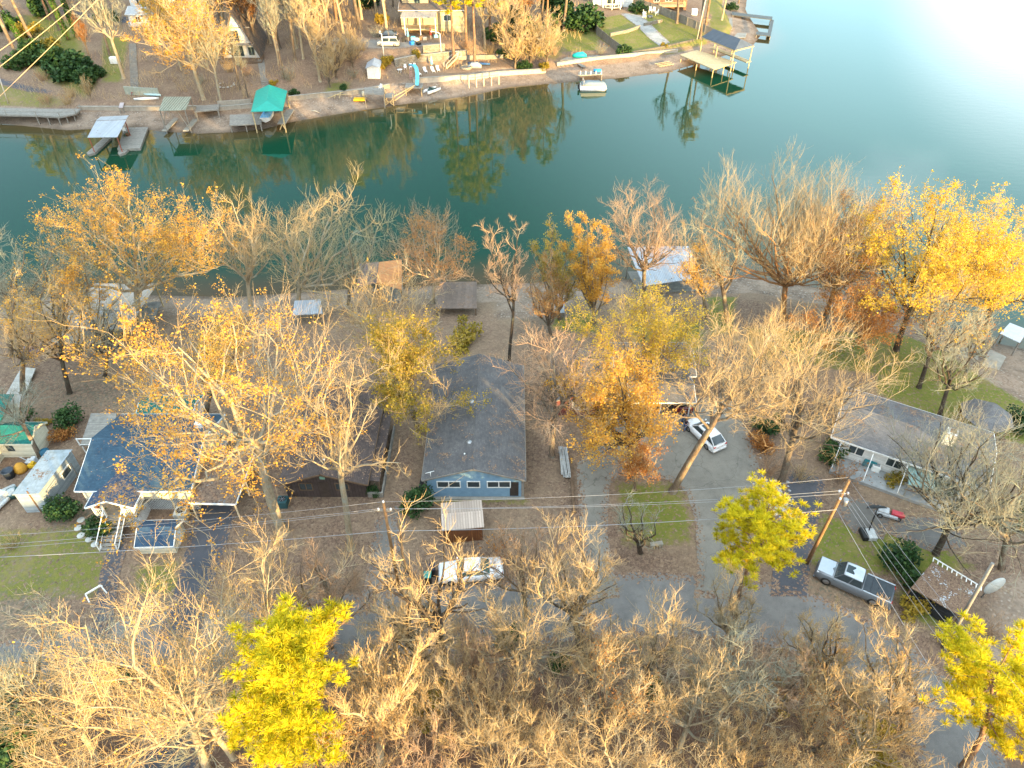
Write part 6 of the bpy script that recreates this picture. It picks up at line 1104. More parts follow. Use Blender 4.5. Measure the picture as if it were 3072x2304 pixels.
# tan house with the porch
t = house('tan_house', 'tan house with a brown roof and cluttered covered porch', 1300, 92, 15, 8, 4.6, 1.4, RF_BROWN, SID_TAN, 'x')
gable(t, 6.2, 4.5, 4.4, 7.0, .9, M('roof_pale', (.40, .41, .42), rough=.8), SID_TAN, 'x', .3, .3, -7.2, 2.2, fascia=WHITE, names=('upper_wall', 'upper_roof')); window(t, -3.6, 5.2, 1.3, 1.1, 2.2, M('frame_green', (.30, .38, .33), rough=.6), 2); window(t, 3.5, 2.2, 1.8, 1.2, 0, WHITE, 2)
b = B(); slab(b, [(-7.0, -4.2, 3.9), (1.2, -4.2, 3.9), (1.2, -.1, 4.3), (-7.0, -.1, 4.3)], .12); b.obj('porch_roof', corrug('porch_tin', (.50, .44, .38), (.42, .36, .30), .2, .6, .1), t); b = B(); b.bx(-6.2, 1.0, -4.0, -.05, 1.15, 1.3); b.obj('porch_deck', WOODP, t)
rail(t, 'railing', [(-6.2, -4.0, 1.3), (-2.6, -4.0, 1.3), (1.0, -4.0, 1.3)], WOODG, .95, .3); posts(t, 'post', [((x, -4.0, -.5), (x, -4.0, 3.8)) for x in (-6.2, -2.6, 1.0)], WHITE, .16)
# deck house by the fence
t = house('deck_house', 'white house with a two level curved deck at the top edge', 1838, 18, 11, 7, 5.6, 1.4, M('roof_pale', (.40, .41, .42), rough=.8), SID_WHITE, 'x'); n = 9
for z in (2.9, .2):
    pts = [(3.4*math.cos(PI+PI*k/n)-.5, 3.2*math.sin(PI+PI*k/n), 0) for k in range(n+1)]; b = B(); b.prism([(x, y) for x, y, _ in pts], z-.15, z); b.obj('deck', WHITEW if z > 1 else WOODG, t); rail(t, 'railing', [(x, y, z) for x, y, _ in pts], WHITE, .95, .35, balus=z > 1)
posts(t, 'post', [((3.3*math.cos(PI+PI*k/4)-.5, 3.1*math.sin(PI+PI*k/4), -1.6), (3.3*math.cos(PI+PI*k/4)-.5, 3.1*math.sin(PI+PI*k/4), 2.8)) for k in range(5)], WHITE, .18); window(t, -.5, .6, 2.2, 1.9, 0, WHITE, 2)
t = house('brown_house', 'brown timber house with a wrap round deck behind the long fence', 1995, 22, 12, 7, 4.4, 1.5, RF_BROWN, M('siding_brown', (.22, .13, .085), (.16, .095, .06), stripe=('v', .22, .1, (.12, .07, .045)), rough=.8), 'x'); b = B(); b.bx(-2, 5, -3, -.05, .8, .95); b.obj('deck', WOODP, t); rail(t, 'railing', [(-2, -3, .95), (1.5, -3, .95), (5, -3, .95), (5, -.2, .95)], WOODP, .95, .3); window(t, -2.6, 1.4, 1.4, 1.3, 0, WHITE, 2); window(t, .8, 1.6, 1.8, 1.6, 0, WHITE, 2)
for x in (-3, -.5, 2): pass
# ---------------------------------------------------------------- walls and fences
def wallrun(name, label, cat, pts, hgt, th, m, cap=None, below=1.2):
    P = [at(*q_) for q_ in pts]; c = sum(P, Vector())/len(P); t = thing(name, label, cat, c)
    b = B()
    for a_, e in zip(P[:-1], P[1:]):
        d = (e-a_); d.z = 0; d.normalize(); nn = Vector((-d.y, d.x, 0))*th/2; A0, E0 = a_-c, e-c
        b.add([A0-nn-Vector((0, 0, below)), E0-nn-Vector((0, 0, below)), E0+nn-Vector((0, 0, below)), A0+nn-Vector((0, 0, below)), A0-nn+Vector((0, 0, hgt)), E0-nn+Vector((0, 0, hgt)), E0+nn+Vector((0, 0, hgt)), A0+nn+Vector((0, 0, hgt))], [(0, 1, 5, 4), (1, 2, 6, 5), (2, 3, 7, 6), (3, 0, 4, 7), (4, 5, 6, 7)])
    b.obj('wall', m, t)
    if cap:
        b = B()
        for a_, e in zip(P[:-1], P[1:]): b.bar(a_-c+Vector((0, 0, hgt+.05)), e-c+Vector((0, 0, hgt+.05)), th+.12, .1)
        b.obj('coping', cap, t)
    return t
SEAW = M('sea_wall', (.36, .31, .25), (.25, .22, .18), ns=1.5, rough=.95, stain=.5, bump=.3)
wallrun('sea_wall', 'low concrete sea wall behind the beach left of the green canopy boathouse', 'wall', [(240, 330), (470, 330), (560, 328), (660, 330), (760, 322)], .7, .35, SEAW, CONC); wallrun('sea_wall', 'pale sea wall running right from the green canopy boathouse', 'wall', [(865, 300), (960, 290), (1090, 278), (1170, 262)], .7, .35, SEAW, CONC); wallrun('sea_wall', 'pale sea wall behind the old dock posts', 'wall', [(1240, 248), (1330, 242), (1420, 236), (1500, 226), (1636, 218)], .9, .4, M('sea_wall_pale', (.46, .40, .33), (.36, .31, .25), rough=.95, stain=.4), CONC); wallrun('sea_wall', 'long pale sea wall below the terraced lawn', 'wall', [(1670, 196), (1760, 182), (1900, 168), (2032, 156)], .6, .4, M('sea_wall_pale', (.46, .40, .33), rough=.95), CONC)
wallrun('stone_wall', 'stone retaining wall behind the white loungers', 'wall', [(1185, 200), (1240, 188), (1330, 178), (1400, 172)], 1.5, .5, STONE, CONC); wallrun('stone_wall', 'upper stone retaining wall beside the cluttered porch', 'wall', [(1270, 168), (1335, 162)], 2.2, .5, STONE, CONC); wallrun('stone_wall', 'low stone wall crossing the terraced lawn', 'wall', [(1830, 108), (1880, 98), (1918, 84)], .7, .5, STONE); wallrun('stone_wall', 'dark low stone edging along the foot of the terraced lawn', 'wall', [(1892, 160), (1960, 148), (2010, 138), (2080, 122)], .4, .4, M('stone_dark', (.20, .18, .15), (.13, .12, .10), brick=(.4, .2, (.7, .7, .7), (.4, .4, .4), .03), rough=.95)); wallrun('stone_wall', 'short stone wall under the white garden chairs', 'wall', [(1932, 78), (1985, 66)], .7, .5, STONE); wallrun('boundary_wall', 'long grey timber wall above the beach at the right of the pines', 'wall', [(1375, 178), (1440, 176), (1510, 174)], .8, .25, WOODG)
wallrun('garden_wall', 'mossy concrete wall under the golden tree', 'wall', [(378, 282), (430, 286), (480, 288)], 1.6, .3, M('wall_mossy', (.33, .34, .29), (.24, .26, .2), rough=.95, stain=.5)); wallrun('lower_wall', 'grey concrete wall beside the grey timber boathouse', 'wall', [(655, 318), (755, 312)], 1.0, .3, SEAW)
FENCEM = M('fence_boards', (.25, .225, .185), (.18, .16, .13), rough=.9, stripe=('u', .16, .12, (.09, .08, .065)))
def fence(label, pts, hgt=2.0): t = wallrun('board_fence', label, 'fence', pts, hgt, .06, FENCEM, None, .3); return t
for nm, pts in (('weathered board fence descending left of the terraced lawn', [(1778, 66), (1790, 104), (1835, 142), (1868, 166)]), ('long weathered board fence climbing right of the terraced lawn', [(2140, 112), (2060, 76), (1985, 44), (1890, 12), (1850, -6)])):
    t = fence(nm, pts); P = [at(*q_) for q_ in pts]; L = []
    for a_, e in zip(P[:-1], P[1:]):
        k = max(1, int((e-a_).length/2.6))
        for i in range(k): v = a_.lerp(e, i/k)-t.location; L.append((v-Vector((0, .07, .4)), v+Vector((0, -.07, 2.05))))
    posts(t, 'post', L, WOODG, .12)
# ---------------------------------------------------------------- boathouses, docks
def dockdeck(name, label, cat, pts, z, m, nleg=True, postm=WOODG, th=.2, legs=None):
    P = [W(*q_, z) for q_ in pts]; c = sum(P, Vector())/len(P); t = thing(name, label, cat, (c.x, c.y, 0)); b = B(); b.prism([(v.x-c.x, v.y-c.y) for v in P], z-th, z); b.obj('deck', m, t); L = []
    for i, v in enumerate(P):
        for v2 in ((v,) if not legs else (v, v.lerp(P[(i+1) % len(P)], .5))): v2 = v2.lerp(c, .06); L.append(((v2.x-c.x, v2.y-c.y, hz(v2.x, v2.y)-.4), (v2.x-c.x, v2.y-c.y, z-th)))
    posts(t, 'post', L, postm, .18); return t
# green canopy boathouse
za = 4.3; E4 = [W(753, 335, za), W(848, 332, za+.1), W(862, 272, za+.1), W(768, 272, za)]; c = sum(E4, Vector())/4; t = thing('canopy_boathouse', 'boathouse under a bright green fabric gable canopy', 'boathouse', (c.x, c.y, 0)); Lc = [v-Vector((c.x, c.y, 0)) for v in E4]; rf = (Lc[0]+Lc[1])/2+Vector((0, 1.6, 1.5)); rb = (Lc[2]+Lc[3])/2+Vector((0, -.8, 1.5)); b = B(); v = [Lc[0], Lc[1], Lc[2], Lc[3], rf, rb]; dn = Vector((0, 0, -.07))
b.add(v+[q_+dn for q_ in v], [(0, 4, 5, 3), (1, 2, 5, 4), (0, 1, 4), (2, 3, 5), (9, 11, 10, 6), (10, 11, 8, 7), (10, 7, 6), (11, 9, 8), (0, 6, 7, 1), (1, 7, 8, 2), (2, 8, 9, 3), (3, 9, 6, 0)]); b.obj('canopy', M('canvas_green', (.02, .30, .24), (.018, .25, .20), rough=.6, fine=.08), t)
posts(t, 'post', [((q_.x*.93, q_.y*.95, hz(q_.x+c.x, q_.y+c.y)-.4), (q_.x*.93, q_.y*.95, za-.1)) for q_ in Lc], WOODP, .2); b = B(); b.bx(2.0, 3.6, -4.2, 3.5, 1.15, 1.35); b.obj('walkway', DECKG, t); posts(t, 'brace', [((2.0, -4.1, -.4), (2.9, -4.1, 1.2)), ((3.6, -4.1, -.4), (2.9, -4.1, 1.2))], WOODP, .14)
p = W(805, 352, .9); t = thing('covered_boat', 'white boat under blue wrap hanging in the green canopy boathouse', 'boat', p, R(92)); b = B(); b.loft([[(x, -w, .3), (x, -w, .85), (x, w, .85), (x, w, .3), (x, 0, -.1)] for x, w in ((-2.6, 1.0), (0, 1.1), (1.8, .8), (2.8, .1))]); b.obj('hull', WHITEW, t); b = B(); b.loft([[(x, -w, .87), (x, 0, z_), (x, w, .87)] for x, w, z_ in ((-2.5, .95, 1.5), (0, 1.05, 1.9), (1.9, .7, 1.3))]); b.obj('wrap', M('wrap_blue', (.05, .34, .70), (.3, .5, .7), rough=.5), t)
t = dockdeck('wooden_dock', 'long weathered dock beside the green canopy boathouse', 'dock', [(688, 376), (784, 371), (784, 342), (690, 344)], 1.5, DECKG, legs=True); rail(t, 'railing', [], WHITE) if False else None
# grey timber boathouse with a slatted roof
t = roofq('slat_boathouse', 'grey timber boathouse with a mossy slatted roof', 'boathouse', [W3(476, 332, 4.6), W3(556, 330, 4.6), W3(574, 290, 4.9), W3(492, 290, 4.9)], M('slat_roof', (.22, .23, .18), (.15, .16, .12), rough=.95, stripe=('u', .5, .2, (.34, .35, .28)), leaves=.15), WOODG); o = t.location
for x0 in (-2.6, 1.6): b = B(); b.bx(x0, x0+1.1, -3.6, 3.2, .55-o.z, .75-o.z); b.obj('walkway', CONC, t)
posts(t, 'brace', [((-2.4, -3.0, .7-o.z), (-1.0, -3.0, 4.2-o.z)), ((2.6, -2.6, .7-o.z), (1.2, -2.6, 4.2-o.z))], WOODG, .14)
dockdeck('wooden_dock', 'grey railed landing between the slatted and green boathouses', 'dock', [(585, 335), (655, 328), (658, 312), (590, 318)], 2.5, DECKG)
# floating dock with white roof
t = roofq('floating_boathouse', 'floating dock with a white ribbed metal roof and rust red posts', 'boathouse', [W3(262, 412, 3.3), W3(352, 411, 3.3), W3(378, 360, 3.5), W3(288, 363, 3.5)], TINW, M('post_rust', (.32, .10, .06), (.22, .07, .05), rough=.7)); o = t.location; t.location.z = 0
for ch in t.children: ch.location.z = o.z*0
b = B(); slab(b, [Vector(W3(288, 361, 3.52))-Vector((o.x, o.y, 0)), Vector(W3(378, 358, 3.52))-Vector((o.x, o.y, 0)), Vector(W3(386, 346, 3.1))-Vector((o.x, o.y, 0)), Vector(W3(302, 350, 3.1))-Vector((o.x, o.y, 0))], .07); b.obj('rear_roof', TINW, t)
for x0, x1 in ((-3.2, -1.6), (2.6, 4.0)): b = B(); b.prism([(x0, 3.0), (x1, 3.0), (x1, -4.0), ((x0+x1)/2, -4.8), (x0, -4.0)], -.15, .4); b.obj('float', WOODG, t)
dockdeck('swim_platform', 'weathered plank swim platform beside the floating boathouse', 'dock', [(352, 447), (420, 444), (444, 381), (372, 383)], .55, DECKG, th=.5)
p = W(375, 398, .55); t = thing('folding_chair', 'pale folding chair on the swim platform', 'chair', p, R(30)); b = B(); b.box((0, 0, .45), (.6, .55, .06)); b.obj('seat', WHITE, t); b = B(); b.box((0, .3, .75), (.6, .06, .6)); b.obj('backrest', WHITE, t); posts(t, 'leg', [((x, y, 0), (x, y, .43)) for x in (-.25, .25) for y in (-.22, .22)], WHITE, .05)
p = W(383, 408, .55); t = thing('potted_plant', 'green potted plant on the swim platform', 'plant', p); b = B(); pot(b); b.obj('pot', M('pot_clay', (.25, .12, .07), rough=.8), t)
for nm, me in bush_meshes('potplant', 30, .6, .6, 260, EVER, .16, 4): o_ = attach(t, 'leaves' if nm == 'foliage' else nm, me)
if t.children and t.children[-1].type == 'MESH': t.children[-1].location.z = .4
slabthing('gangway', 'narrow white and rust gangway to the floating boathouse', 'gangway', [(362, 340), (375, 340), (372, 308), (360, 308)], M('gangway', (.50, .45, .45), (.38, .3, .3), stripe=('v', .4, .1, (.25, .2, .2))), .08, .6)
# long dock at the left edge
t = dockdeck('long_dock', 'long grey dock with railings along the left shore', 'dock', [(-160, 342), (110, 348), (180, 352), (228, 342), (244, 326), (110, 326), (-160, 318)], 1.9, DECKG, legs=True); P = [W(*q_, 1.9)-Vector((t.location.x, t.location.y, 0)) for q_ in ((-160, 342), (-60, 343), (20, 345), (110, 348), (180, 352), (228, 342), (244, 326))]; rail(t, 'railing', P, WOODG, .9, balus=False)
# boat shed, deck, slide
t = roofq('deck_platform', 'wooden deck on stilts at the foot of the white shed', 'dock', [W3(1092, 283, 3.0), W3(1152, 284, 3.0), W3(1152, 262, 3.2), W3(1092, 263, 3.2)], DECKG, WOODG); rail(t, 'railing', [Vector(W3(1094, 282, 3.0))-t.location, Vector(W3(1120, 283, 3.0))-t.location, Vector(W3(1150, 283, 3.0))-t.location], WOODG, .9, .4)
p = at(1122, 236); t = thing('white_shed', 'narrow white shed with a ribbed roof above the stilted deck', 'shed', p, R(3)); gable(t, 2.7, 5.5, -.5, 2.3, .5, TINW, WHITEW, 'y', .25, .25, -1.35, 0)
p = at(1238, 272); t = thing('water_slide', 'aqua blue curved water slide above the beach', 'slide', p); zz = hz(p.x, p.y); path = [(-.5, 3.5, 4.2), (.2, 3.4, 4.3), (.9, 2.4, 3.9), (1.2, 1.0, 3.0), (1.3, -.6, 2.2), (1.35, -2.0, 1.8)]; secs = []
for x, y, z in path: secs.append([(x-.42, y, z+.3), (x-.34, y, z+.3), (x-.28, y, z+.06), (x+.28, y, z+.06), (x+.34, y, z+.3), (x+.42, y, z+.3), (x+.36, y, z-.04), (x-.36, y, z-.04)])
b = B(); b.loft(secs); b.obj('chute', AQUA, t); b = B(); b.bar((-.9, 3.2, 0), (-.6, 3.5, 4.2), .1); b.bar((-.4, 3.2, 0), (-.2, 3.5, 4.2), .1)
for k in range(7): b.bar((-.9+.05*k, 3.2+.04*k, .5+.5*k), (-.35+.03*k, 3.2+.04*k, .5+.5*k), .07)
b.obj('ladder', M('ladder_pink', (.55, .22, .18), (.5, .4, .36), rough=.6), t); b = B(); b.bx(-1.4, 2.4, -2.3, .6, 1.2, 1.4); b.obj('platform', DECKG, t); posts(t, 'post', [((x, y, -1.0), (x, y, 1.2)) for x in (-1.2, 2.2) for y in (-2.1, .4)], WOODP, .16)
p = W(1170, 305, .6); t = thing('swim_ladder_tower', 'small stilted lookout tower with a gangplank at the water edge', 'tower', (p.x, p.y, 0)); b = B(); b.bx(-1, 1, -1, 1.6, 1.7, 1.85); b.obj('deck', DECKG, t); posts(t, 'post', [((x, y, -.8), (x, y, 2.5)) for x in (-.9, .9) for y in (-1, 1.4)], WOODP, .13)
posts(t, 'brace', [((-.9, -1, .2), (.9, -1, 1.5)), ((.9, -1, .2), (-.9, -1, 1.5)), ((-.9, -1, .9), (.9, -1, .9)), ((1.0, 0, 1.7), (5.2, 3.4, 2.9)), ((.9, .5, .6), (4.8, 3.8, 2.4)), ((-1, 1.4, 1.8), (-1.9, 4.2, 2.9))], WOODP, .12)
# old dock posts
t = thing('ruined_dock', 'row of bare dock posts with a single beam on the beach', 'dock remains', at(1452, 262)); o = t.location; P = [at(*q_) for q_ in ((1408, 264), (1430, 262), (1452, 259), (1475, 257), (1497, 254))]; posts(t, 'post', [(v-o-Vector((0, 0, .4)), v-o+Vector((0, 0, 2.1))) for v in P], M('post_bleached', (.58, .50, .38), (.46, .39, .29), rough=.9), .2); posts(t, 'beam', [(P[0]-o+Vector((0, 0, 2.15)), P[4]-o+Vector((0, 0, 2.15)))], WOODG, .12)
# new boathouse
zr = 5.2; E4 = [W(2205, 150, zr), W(2262, 136, zr), W(2150, 95, zr), W(2105, 110, zr)]
c = sum(E4, Vector())/4; t = thing('hip_boathouse', 'new timber boathouse with a grey hipped metal roof over the water', 'boathouse', (c.x, c.y, 0)); Lc = [v-Vector((c.x, c.y, 0)) for v in E4]; r0 = (Lc[0]+Lc[1])/2*.55+(Lc[2]+Lc[3])/2*.45; r1 = (Lc[0]+Lc[1])/2*.3+(Lc[2]+Lc[3])/2*.7
b = B(); up = Vector((0, 0, 1.5)); f0 = (Lc[0]+Lc[1])/2*.86+(Lc[2]+Lc[3])/2*.14+up; f1 = (Lc[0]+Lc[1])/2*.10+(Lc[2]+Lc[3])/2*.90+up; v = Lc+[f0, f1]; dn = Vector((0, 0, -.1)); b.add(v+[q_+dn for q_ in v], [(0, 1, 4), (1, 2, 5, 4), (2, 3, 5), (3, 0, 4, 5), (10, 7, 6), (10, 11, 8, 7), (11, 9, 8), (11, 10, 6, 9), (0, 6, 7, 1), (1, 7, 8, 2), (2, 8, 9, 3), (3, 9, 6, 0)]); b.obj('roof', corrug('slate_tin', (.13, .15, .18), (.10, .12, .145), 0, .45, .4, .1), t)
b = B(); b.bar(Lc[0]+dn*2, Lc[1]+dn*2, .12, .25); b.bar(Lc[1]+dn*2, Lc[2]+dn*2, .12, .25); b.bar(Lc[2]+dn*2, Lc[3]+dn*2, .12, .25); b.bar(Lc[3]+dn*2, Lc[0]+dn*2, .12, .25); b.obj('beam', WOODP, t)
L = []
for i in range(4):
    for u in ((0, .5) if i in (1, 3) else (0,)): v = Lc[i].lerp(Lc[(i+1) % 4], u)*.96; L.append(((v.x, v.y, -2), (v.x, v.y, zr-.15)))
posts(t, 'post', L, WOODP, .2); b = B(); b.prism([(q_.x*1.02, q_.y*1.02) for q_ in (Lc[1], Lc[2], Lc[2].lerp(Lc[3], .25), Lc[1].lerp(Lc[0], .25))], 1.5, 1.7); b.obj('catwalk', DECKP, t)
dockdeck('sun_deck', 'large new pale timber deck standing over the water', 'dock', [(2142, 208), (2210, 186), (2090, 150), (2040, 164)], 2.0, DECKP, postm=WOODP, legs=True)
dockdeck('open_dock', 'dark framed open dock beyond the point', 'dock', [(2196, 44), (2316, 58), (2318, 50), (2196, 36)], 1.3, M('dock_dark', (.12, .13, .13), (.08, .09, .09), rough=.8)); dockdeck('open_dock', 'dark finger dock parallel to the framed one beyond the point', 'dock', [(2268, 103), (2312, 108), (2322, 60), (2312, 58), (2303, 98), (2270, 94)], 1.0, M('dock_dark', (.12, .13, .13), rough=.8))
slabthing('boat_ramp', 'pale concrete slab on the point beyond the hipped boathouse', 'slab', [(2190, 112), (2235, 118), (2240, 104), (2200, 96)], CONC, .1, .12); slabthing('boat_ramp', 'narrow concrete walk on the point', 'slab', [(2185, 88), (2198, 90), (2196, 58), (2187, 58)], CONC, .1, .1)
# pontoon boat
p = W(1778, 268, 0); t = thing('pontoon_boat', 'pontoon boat with a grey cover moored at the beach', 'boat', p, R(3)); b = B()
for s in (-1, 1): b.tube([(-3.0, s*1.0, .1), (2.4, s*1.0, .1), (3.0, s*1.0, .22)], [.32, .32, .12], 12)
b.obj('pontoon', STEEL, t); b = B(); b.box((0, 0, .48), (6.0, 2.5, .12)); b.obj('deck', WHITE, t); b = B()
for s in (-1, 1): b.box((0, s*1.2, .85), (5.6, .05, .6))
b.box((2.8, 0, .85), (.05, 2.4, .6)); b.box((-2.6, 0, .85), (.05, 2.4, .6)); b.obj('fence_panel', WHITEW, t); b = B(); b.loft([[(x, -1.25, 1.17), (x, -1.0, z_), (x, 1.0, z_), (x, 1.25, 1.17)] for x, z_ in ((-2.6, 1.5), (-1, 1.75), (1, 1.6), (2.7, 1.25))]); b.obj('cover', M('cover_grey', (.22, .26, .28), (.17, .2, .22), rough=.8), t); b = B(); b.box((-3.2, 0, .7), (.4, .4, 1.0)); b.obj('outboard_motor', BLACK, t, .08); b = B(); b.tube([(-2.4, 1.2, 1.1), (-2.2, 1.2, 2.2), (-2.2, -1.2, 2.2), (-2.4, -1.2, 1.1)], .035); b.obj('arch', WHITE, t)
t = dockdeck('small_dock', 'small grey dock with white post caps behind the pontoon boat', 'dock', [(1735, 226), (1808, 222), (1808, 212), (1735, 216)], 1.4, DECKG); posts(t, 'post_cap', [((x, -.9, 1.4), (x, -.9, 2.1)) for x in (-2.4, -1.2, 0, 1.2, 2.4)], WHITE, .16)
p = W(1792, 214, 1.4); t = thing('blue_tube', 'bright blue inflatable lying on the small grey dock', 'inflatable', p); b = B(); b.loft([[(x, -w, .05), (x, -w, .3), (x, 0, .55), (x, w, .3), (x, w, .05)] for x, w in ((-.9, .2), (-.5, .6), (.4, .6), (.9, .25))]); b.obj('cushion', M('blue_vinyl', (.03, .30, .62), (.02, .24, .5), rough=.4), t)
slabthing('small_dock', 'old wooden landing with the turquoise cover on it', 'landing', [(1680, 186), (1790, 180), (1800, 168), (1700, 172)], DECKG, .1, .3); p = at(1738, 174); t = thing('covered_machine', 'turquoise covered water scooter on the old landing', 'water scooter', (p.x, p.y, p.z+.3)); b = B(); b.loft([[(x, -w, 0), (x, -w*.9, z_*.7), (x, 0, z_), (x, w*.9, z_*.7), (x, w, 0)] for x, w, z_ in ((-1.7, .5, .6), (-.6, .7, 1.0), (.8, .7, 1.15), (1.7, .3, .5))]); b.obj('cover', M('turquoise', (.01, .42, .40), (.01, .34, .33), rough=.6), t)
slabthing('gangway', 'narrow boardwalk from the landing to the small grey dock', 'gangway', [(1745, 210), (1757, 208), (1740, 186), (1730, 187)], DECKG, .08, .25)
# beach furniture
def lounger(label, loc, rz):
    t = thing('sun_lounger', label, 'sun lounger', loc, rz, 'white loungers on the beach terrace'); b = B(); b.box((0, -.35, .35), (.62, 1.3, .07)); b.obj('seat', WHITE, t); b = B(); b.add([(-.31, .3, .32), (.31, .3, .32), (.31, .95, .85), (-.31, .95, .85), (-.31, .34, .27), (.31, .34, .27), (.31, 1.0, .8), (-.31, 1.0, .8)], [(0, 1, 2, 3), (7, 6, 5, 4), (0, 4, 5, 1), (1, 5, 6, 2), (2, 6, 7, 3), (3, 7, 4, 0)]); b.obj('backrest', WHITE, t); posts(t, 'leg', [((x, y, 0), (x, y, .33)) for x in (-.27, .27) for y in (-.9, .25)], WHITE, .06); return t
l0 = None
for lab, px, py, rz in (('leftmost white lounger on the beach terrace, lying flat and apart', 1256, 224, 30), ('white lounger second from the left on the beach terrace', 1276, 216, 20), ('white lounger under the closed aqua umbrella', 1299, 215, 20), ('white lounger nearest the white stairs', 1314, 212, 14)):
    p = at(px, py)
    if l0 is None: l0 = lounger(lab, p, R(rz))
    else: dup(l0, p, R(rz), lab)
def chair(name, label, loc, rz, m, group):
    t = thing(name, label, 'chair', loc, rz, group); b = B(); b.box((0, 0, .42), (.55, .55, .06)); b.obj('seat', m, t); b = B(); b.box((0, .29, .75), (.55, .06, .65), M=Matrix.Rotation(R(-12), 3, 'X')); b.obj('backrest', m, t); posts(t, 'leg', [((x, y, 0), (x, y, .40)) for x in (-.24, .24) for y in (-.24, .24)], m, .06)
    for s in (-1, 1): b = B(); b.box((s*.3, 0, .62), (.08, .55, .05)); b.obj('armrest', m, t)
    return t
c0 = None
for lab, px, py, rz, g in (('white chair by the stone wall nearest the round white table', 1216, 208, 10, 1), ('white chair in the middle of the row along the stone wall', 1232, 206, 0, 1), ('white chair at the right end of the row along the stone wall', 1243, 205, -10, 1), ('lone white chair on the stilted deck', 1142, 268, -30, 0), ('white garden chair at the left of the fire pit', 1934, 46, 70, 2), ('white garden chair behind the fire pit', 1950, 38, 0, 2), ('white garden chair at the back right of the fire pit', 1960, 39, -30, 2), ('white garden chair at the right of the fire pit', 1969, 45, -80, 2), ('white garden chair in front of the fire pit', 1932, 55, 110, 2)):
    p = at(px, py) if g else W(px, py, 3.1); gr = [None, 'white chairs along the stone wall', 'white chairs round the fire pit'][g]
    if c0 is None: c0 = chair('garden_chair', lab, p, R(rz), WHITE, gr)
    else: o = dup(c0, p, R(rz), lab, gr, 1.35 if g == 2 else None); (None if gr else o.pop('group', None))
p = at(1950, 52); t = thing('fire_pit', 'grey round fire pit between the white garden chairs', 'fire pit', p); b = B(); b.lathe((0, 0, 0), [(.75, 0), (.75, .4), (.6, .42), (.5, .3), (.02, .28)], 16); b.obj('bowl', M('pit_grey', (.14, .15, .16), rough=.8), t)
p = at(1200, 218); t = thing('round_table', 'round white table on the beach terrace', 'table', p); b = B(); b.lathe((0, 0, .7), [(.62, 0), (.65, .03), (.02, .06)], 16); b.obj('tabletop', WHITE, t); posts(t, 'leg', [((.4*math.cos(a), .4*math.sin(a), 0), (.3*math.cos(a), .3*math.sin(a), .7)) for a in (.5, 2.1, 3.7, 5.2)], WHITE, .06)
def umb(label, px, py, m):
    p = at(px, py); t = thing('closed_umbrella', label, 'umbrella', p); b = B(); b.cyl((0, 0, 0), .035, 2.7, 8); b.obj('pole', WHITE, t); b = B(); b.lathe((0, 0, .9), [(.10, 0), (.30, .1), (.22, .8), (.06, 1.7), (.01, 1.85)], 12); b.obj('canopy', m, t)
umb('closed aqua umbrella among the white loungers', 1296, 206, AQUA); umb('closed aqua umbrella at the front of the cluttered porch', 1225, 122, AQUA); umb('closed red umbrella right of the cluttered porch', 1293, 118, REDP)
p = at(1336, 205); t = thing('beach_stairs', 'white railed stairs from the beach terrace up the stone wall', 'stairs', p, R(-55)); steps(t, 'treads', -.6, .6, 0, .15, 3.0, 2.0, WOODP, 8)
for x in (-.6, .6): rail(t, 'railing', [(x, 0, .1), (x, 3.0, 2.0), (x, 4.0, 2.0)], M('rail_pinkish', (.62, .52, .45), (.55, .46, .4), rough=.7), .95, balus=False)
p = at(1398, 204); t = thing('round_planter', 'round stone planter ring at the foot of the pine', 'planter', p); b = B(); b.lathe((0, 0, -.2), [(1.4, 0), (1.4, .6), (1.1, .62), (1.05, .4), (.02, .4)], 18); b.obj('ring', STONE, t)
p = at(1418, 200); t = thing('round_planter', 'grey covered heap at the foot of the second pine', 'covered heap', at(1425, 201)); b = B(); b.loft([[(x, -.8, 0), (x, -.6, z_), (x, .6, z_), (x, .8, 0)] for x, z_ in ((-1.6, .3), (-.7, 1.0), (.6, 1.05), (1.5, .4))]); b.obj('cover', M('cover_pale', (.36, .38, .38), (.27, .29, .29), rough=.8), t)
p = at(1437, 194); t = thing('kayak', 'dark blue kayak lying behind the pine trunks', 'kayak', p, R(-8)); b = B(); b.loft([[(x, -w, .15), (x, -w*.8, .45), (x, w*.8, .45), (x, w, .15), (x, 0, 0)] for x, w in ((-2.6, .05), (-1.4, .38), (0, .45), (1.4, .38), (2.6, .05))]); b.obj('hull', M('kayak_blue', (.03, .10, .26), (.02, .07, .18), rough=.4), t)
p = at(1296, 274); t = thing('pedal_boat', 'white twin hulled pedal boat stranded on the beach', 'pedal boat', p, R(48))
for s in (-1, 1): b = B(); b.loft([[(x, s*.75-w, .05), (x, s*.75-w, .5), (x, s*.75+w, .5), (x, s*.75+w, .05)] for x, w in ((-1.9, .2), (0, .28), (1.4, .26), (2.0, .06))]); b.obj('hull', WHITE, t)
b = B(); b.box((0, 0, .5), (1.6, 1.3, .15)); b.box((-.3, 0, .75), (.15, 1.1, .5)); b.obj('seat', M('seat_dark', (.06, .10, .09), rough=.6), t)
p = at(1080, 302); t = thing('foam_raft', 'bright yellow raft on the beach by the stilted deck', 'raft', p, R(2)); b = B(); b.box((0, 0, .3), (2.6, 1.5, .35)); b.obj('mat', M('raft_yellow', (.80, .45, .02), (.7, .38, .02), rough=.5), t, .08)
p = at(1093, 294); t = thing('barrel', 'pale barrel standing on the yellow raft', 'barrel', (p.x, p.y, p.z+.4)); b = B(); b.lathe((0, 0, 0), [(.38, 0), (.44, .5), (.38, 1.0), (.02, 1.02)], 14); b.obj('body', M('barrel_cream', (.60, .55, .42), rough=.6), t)
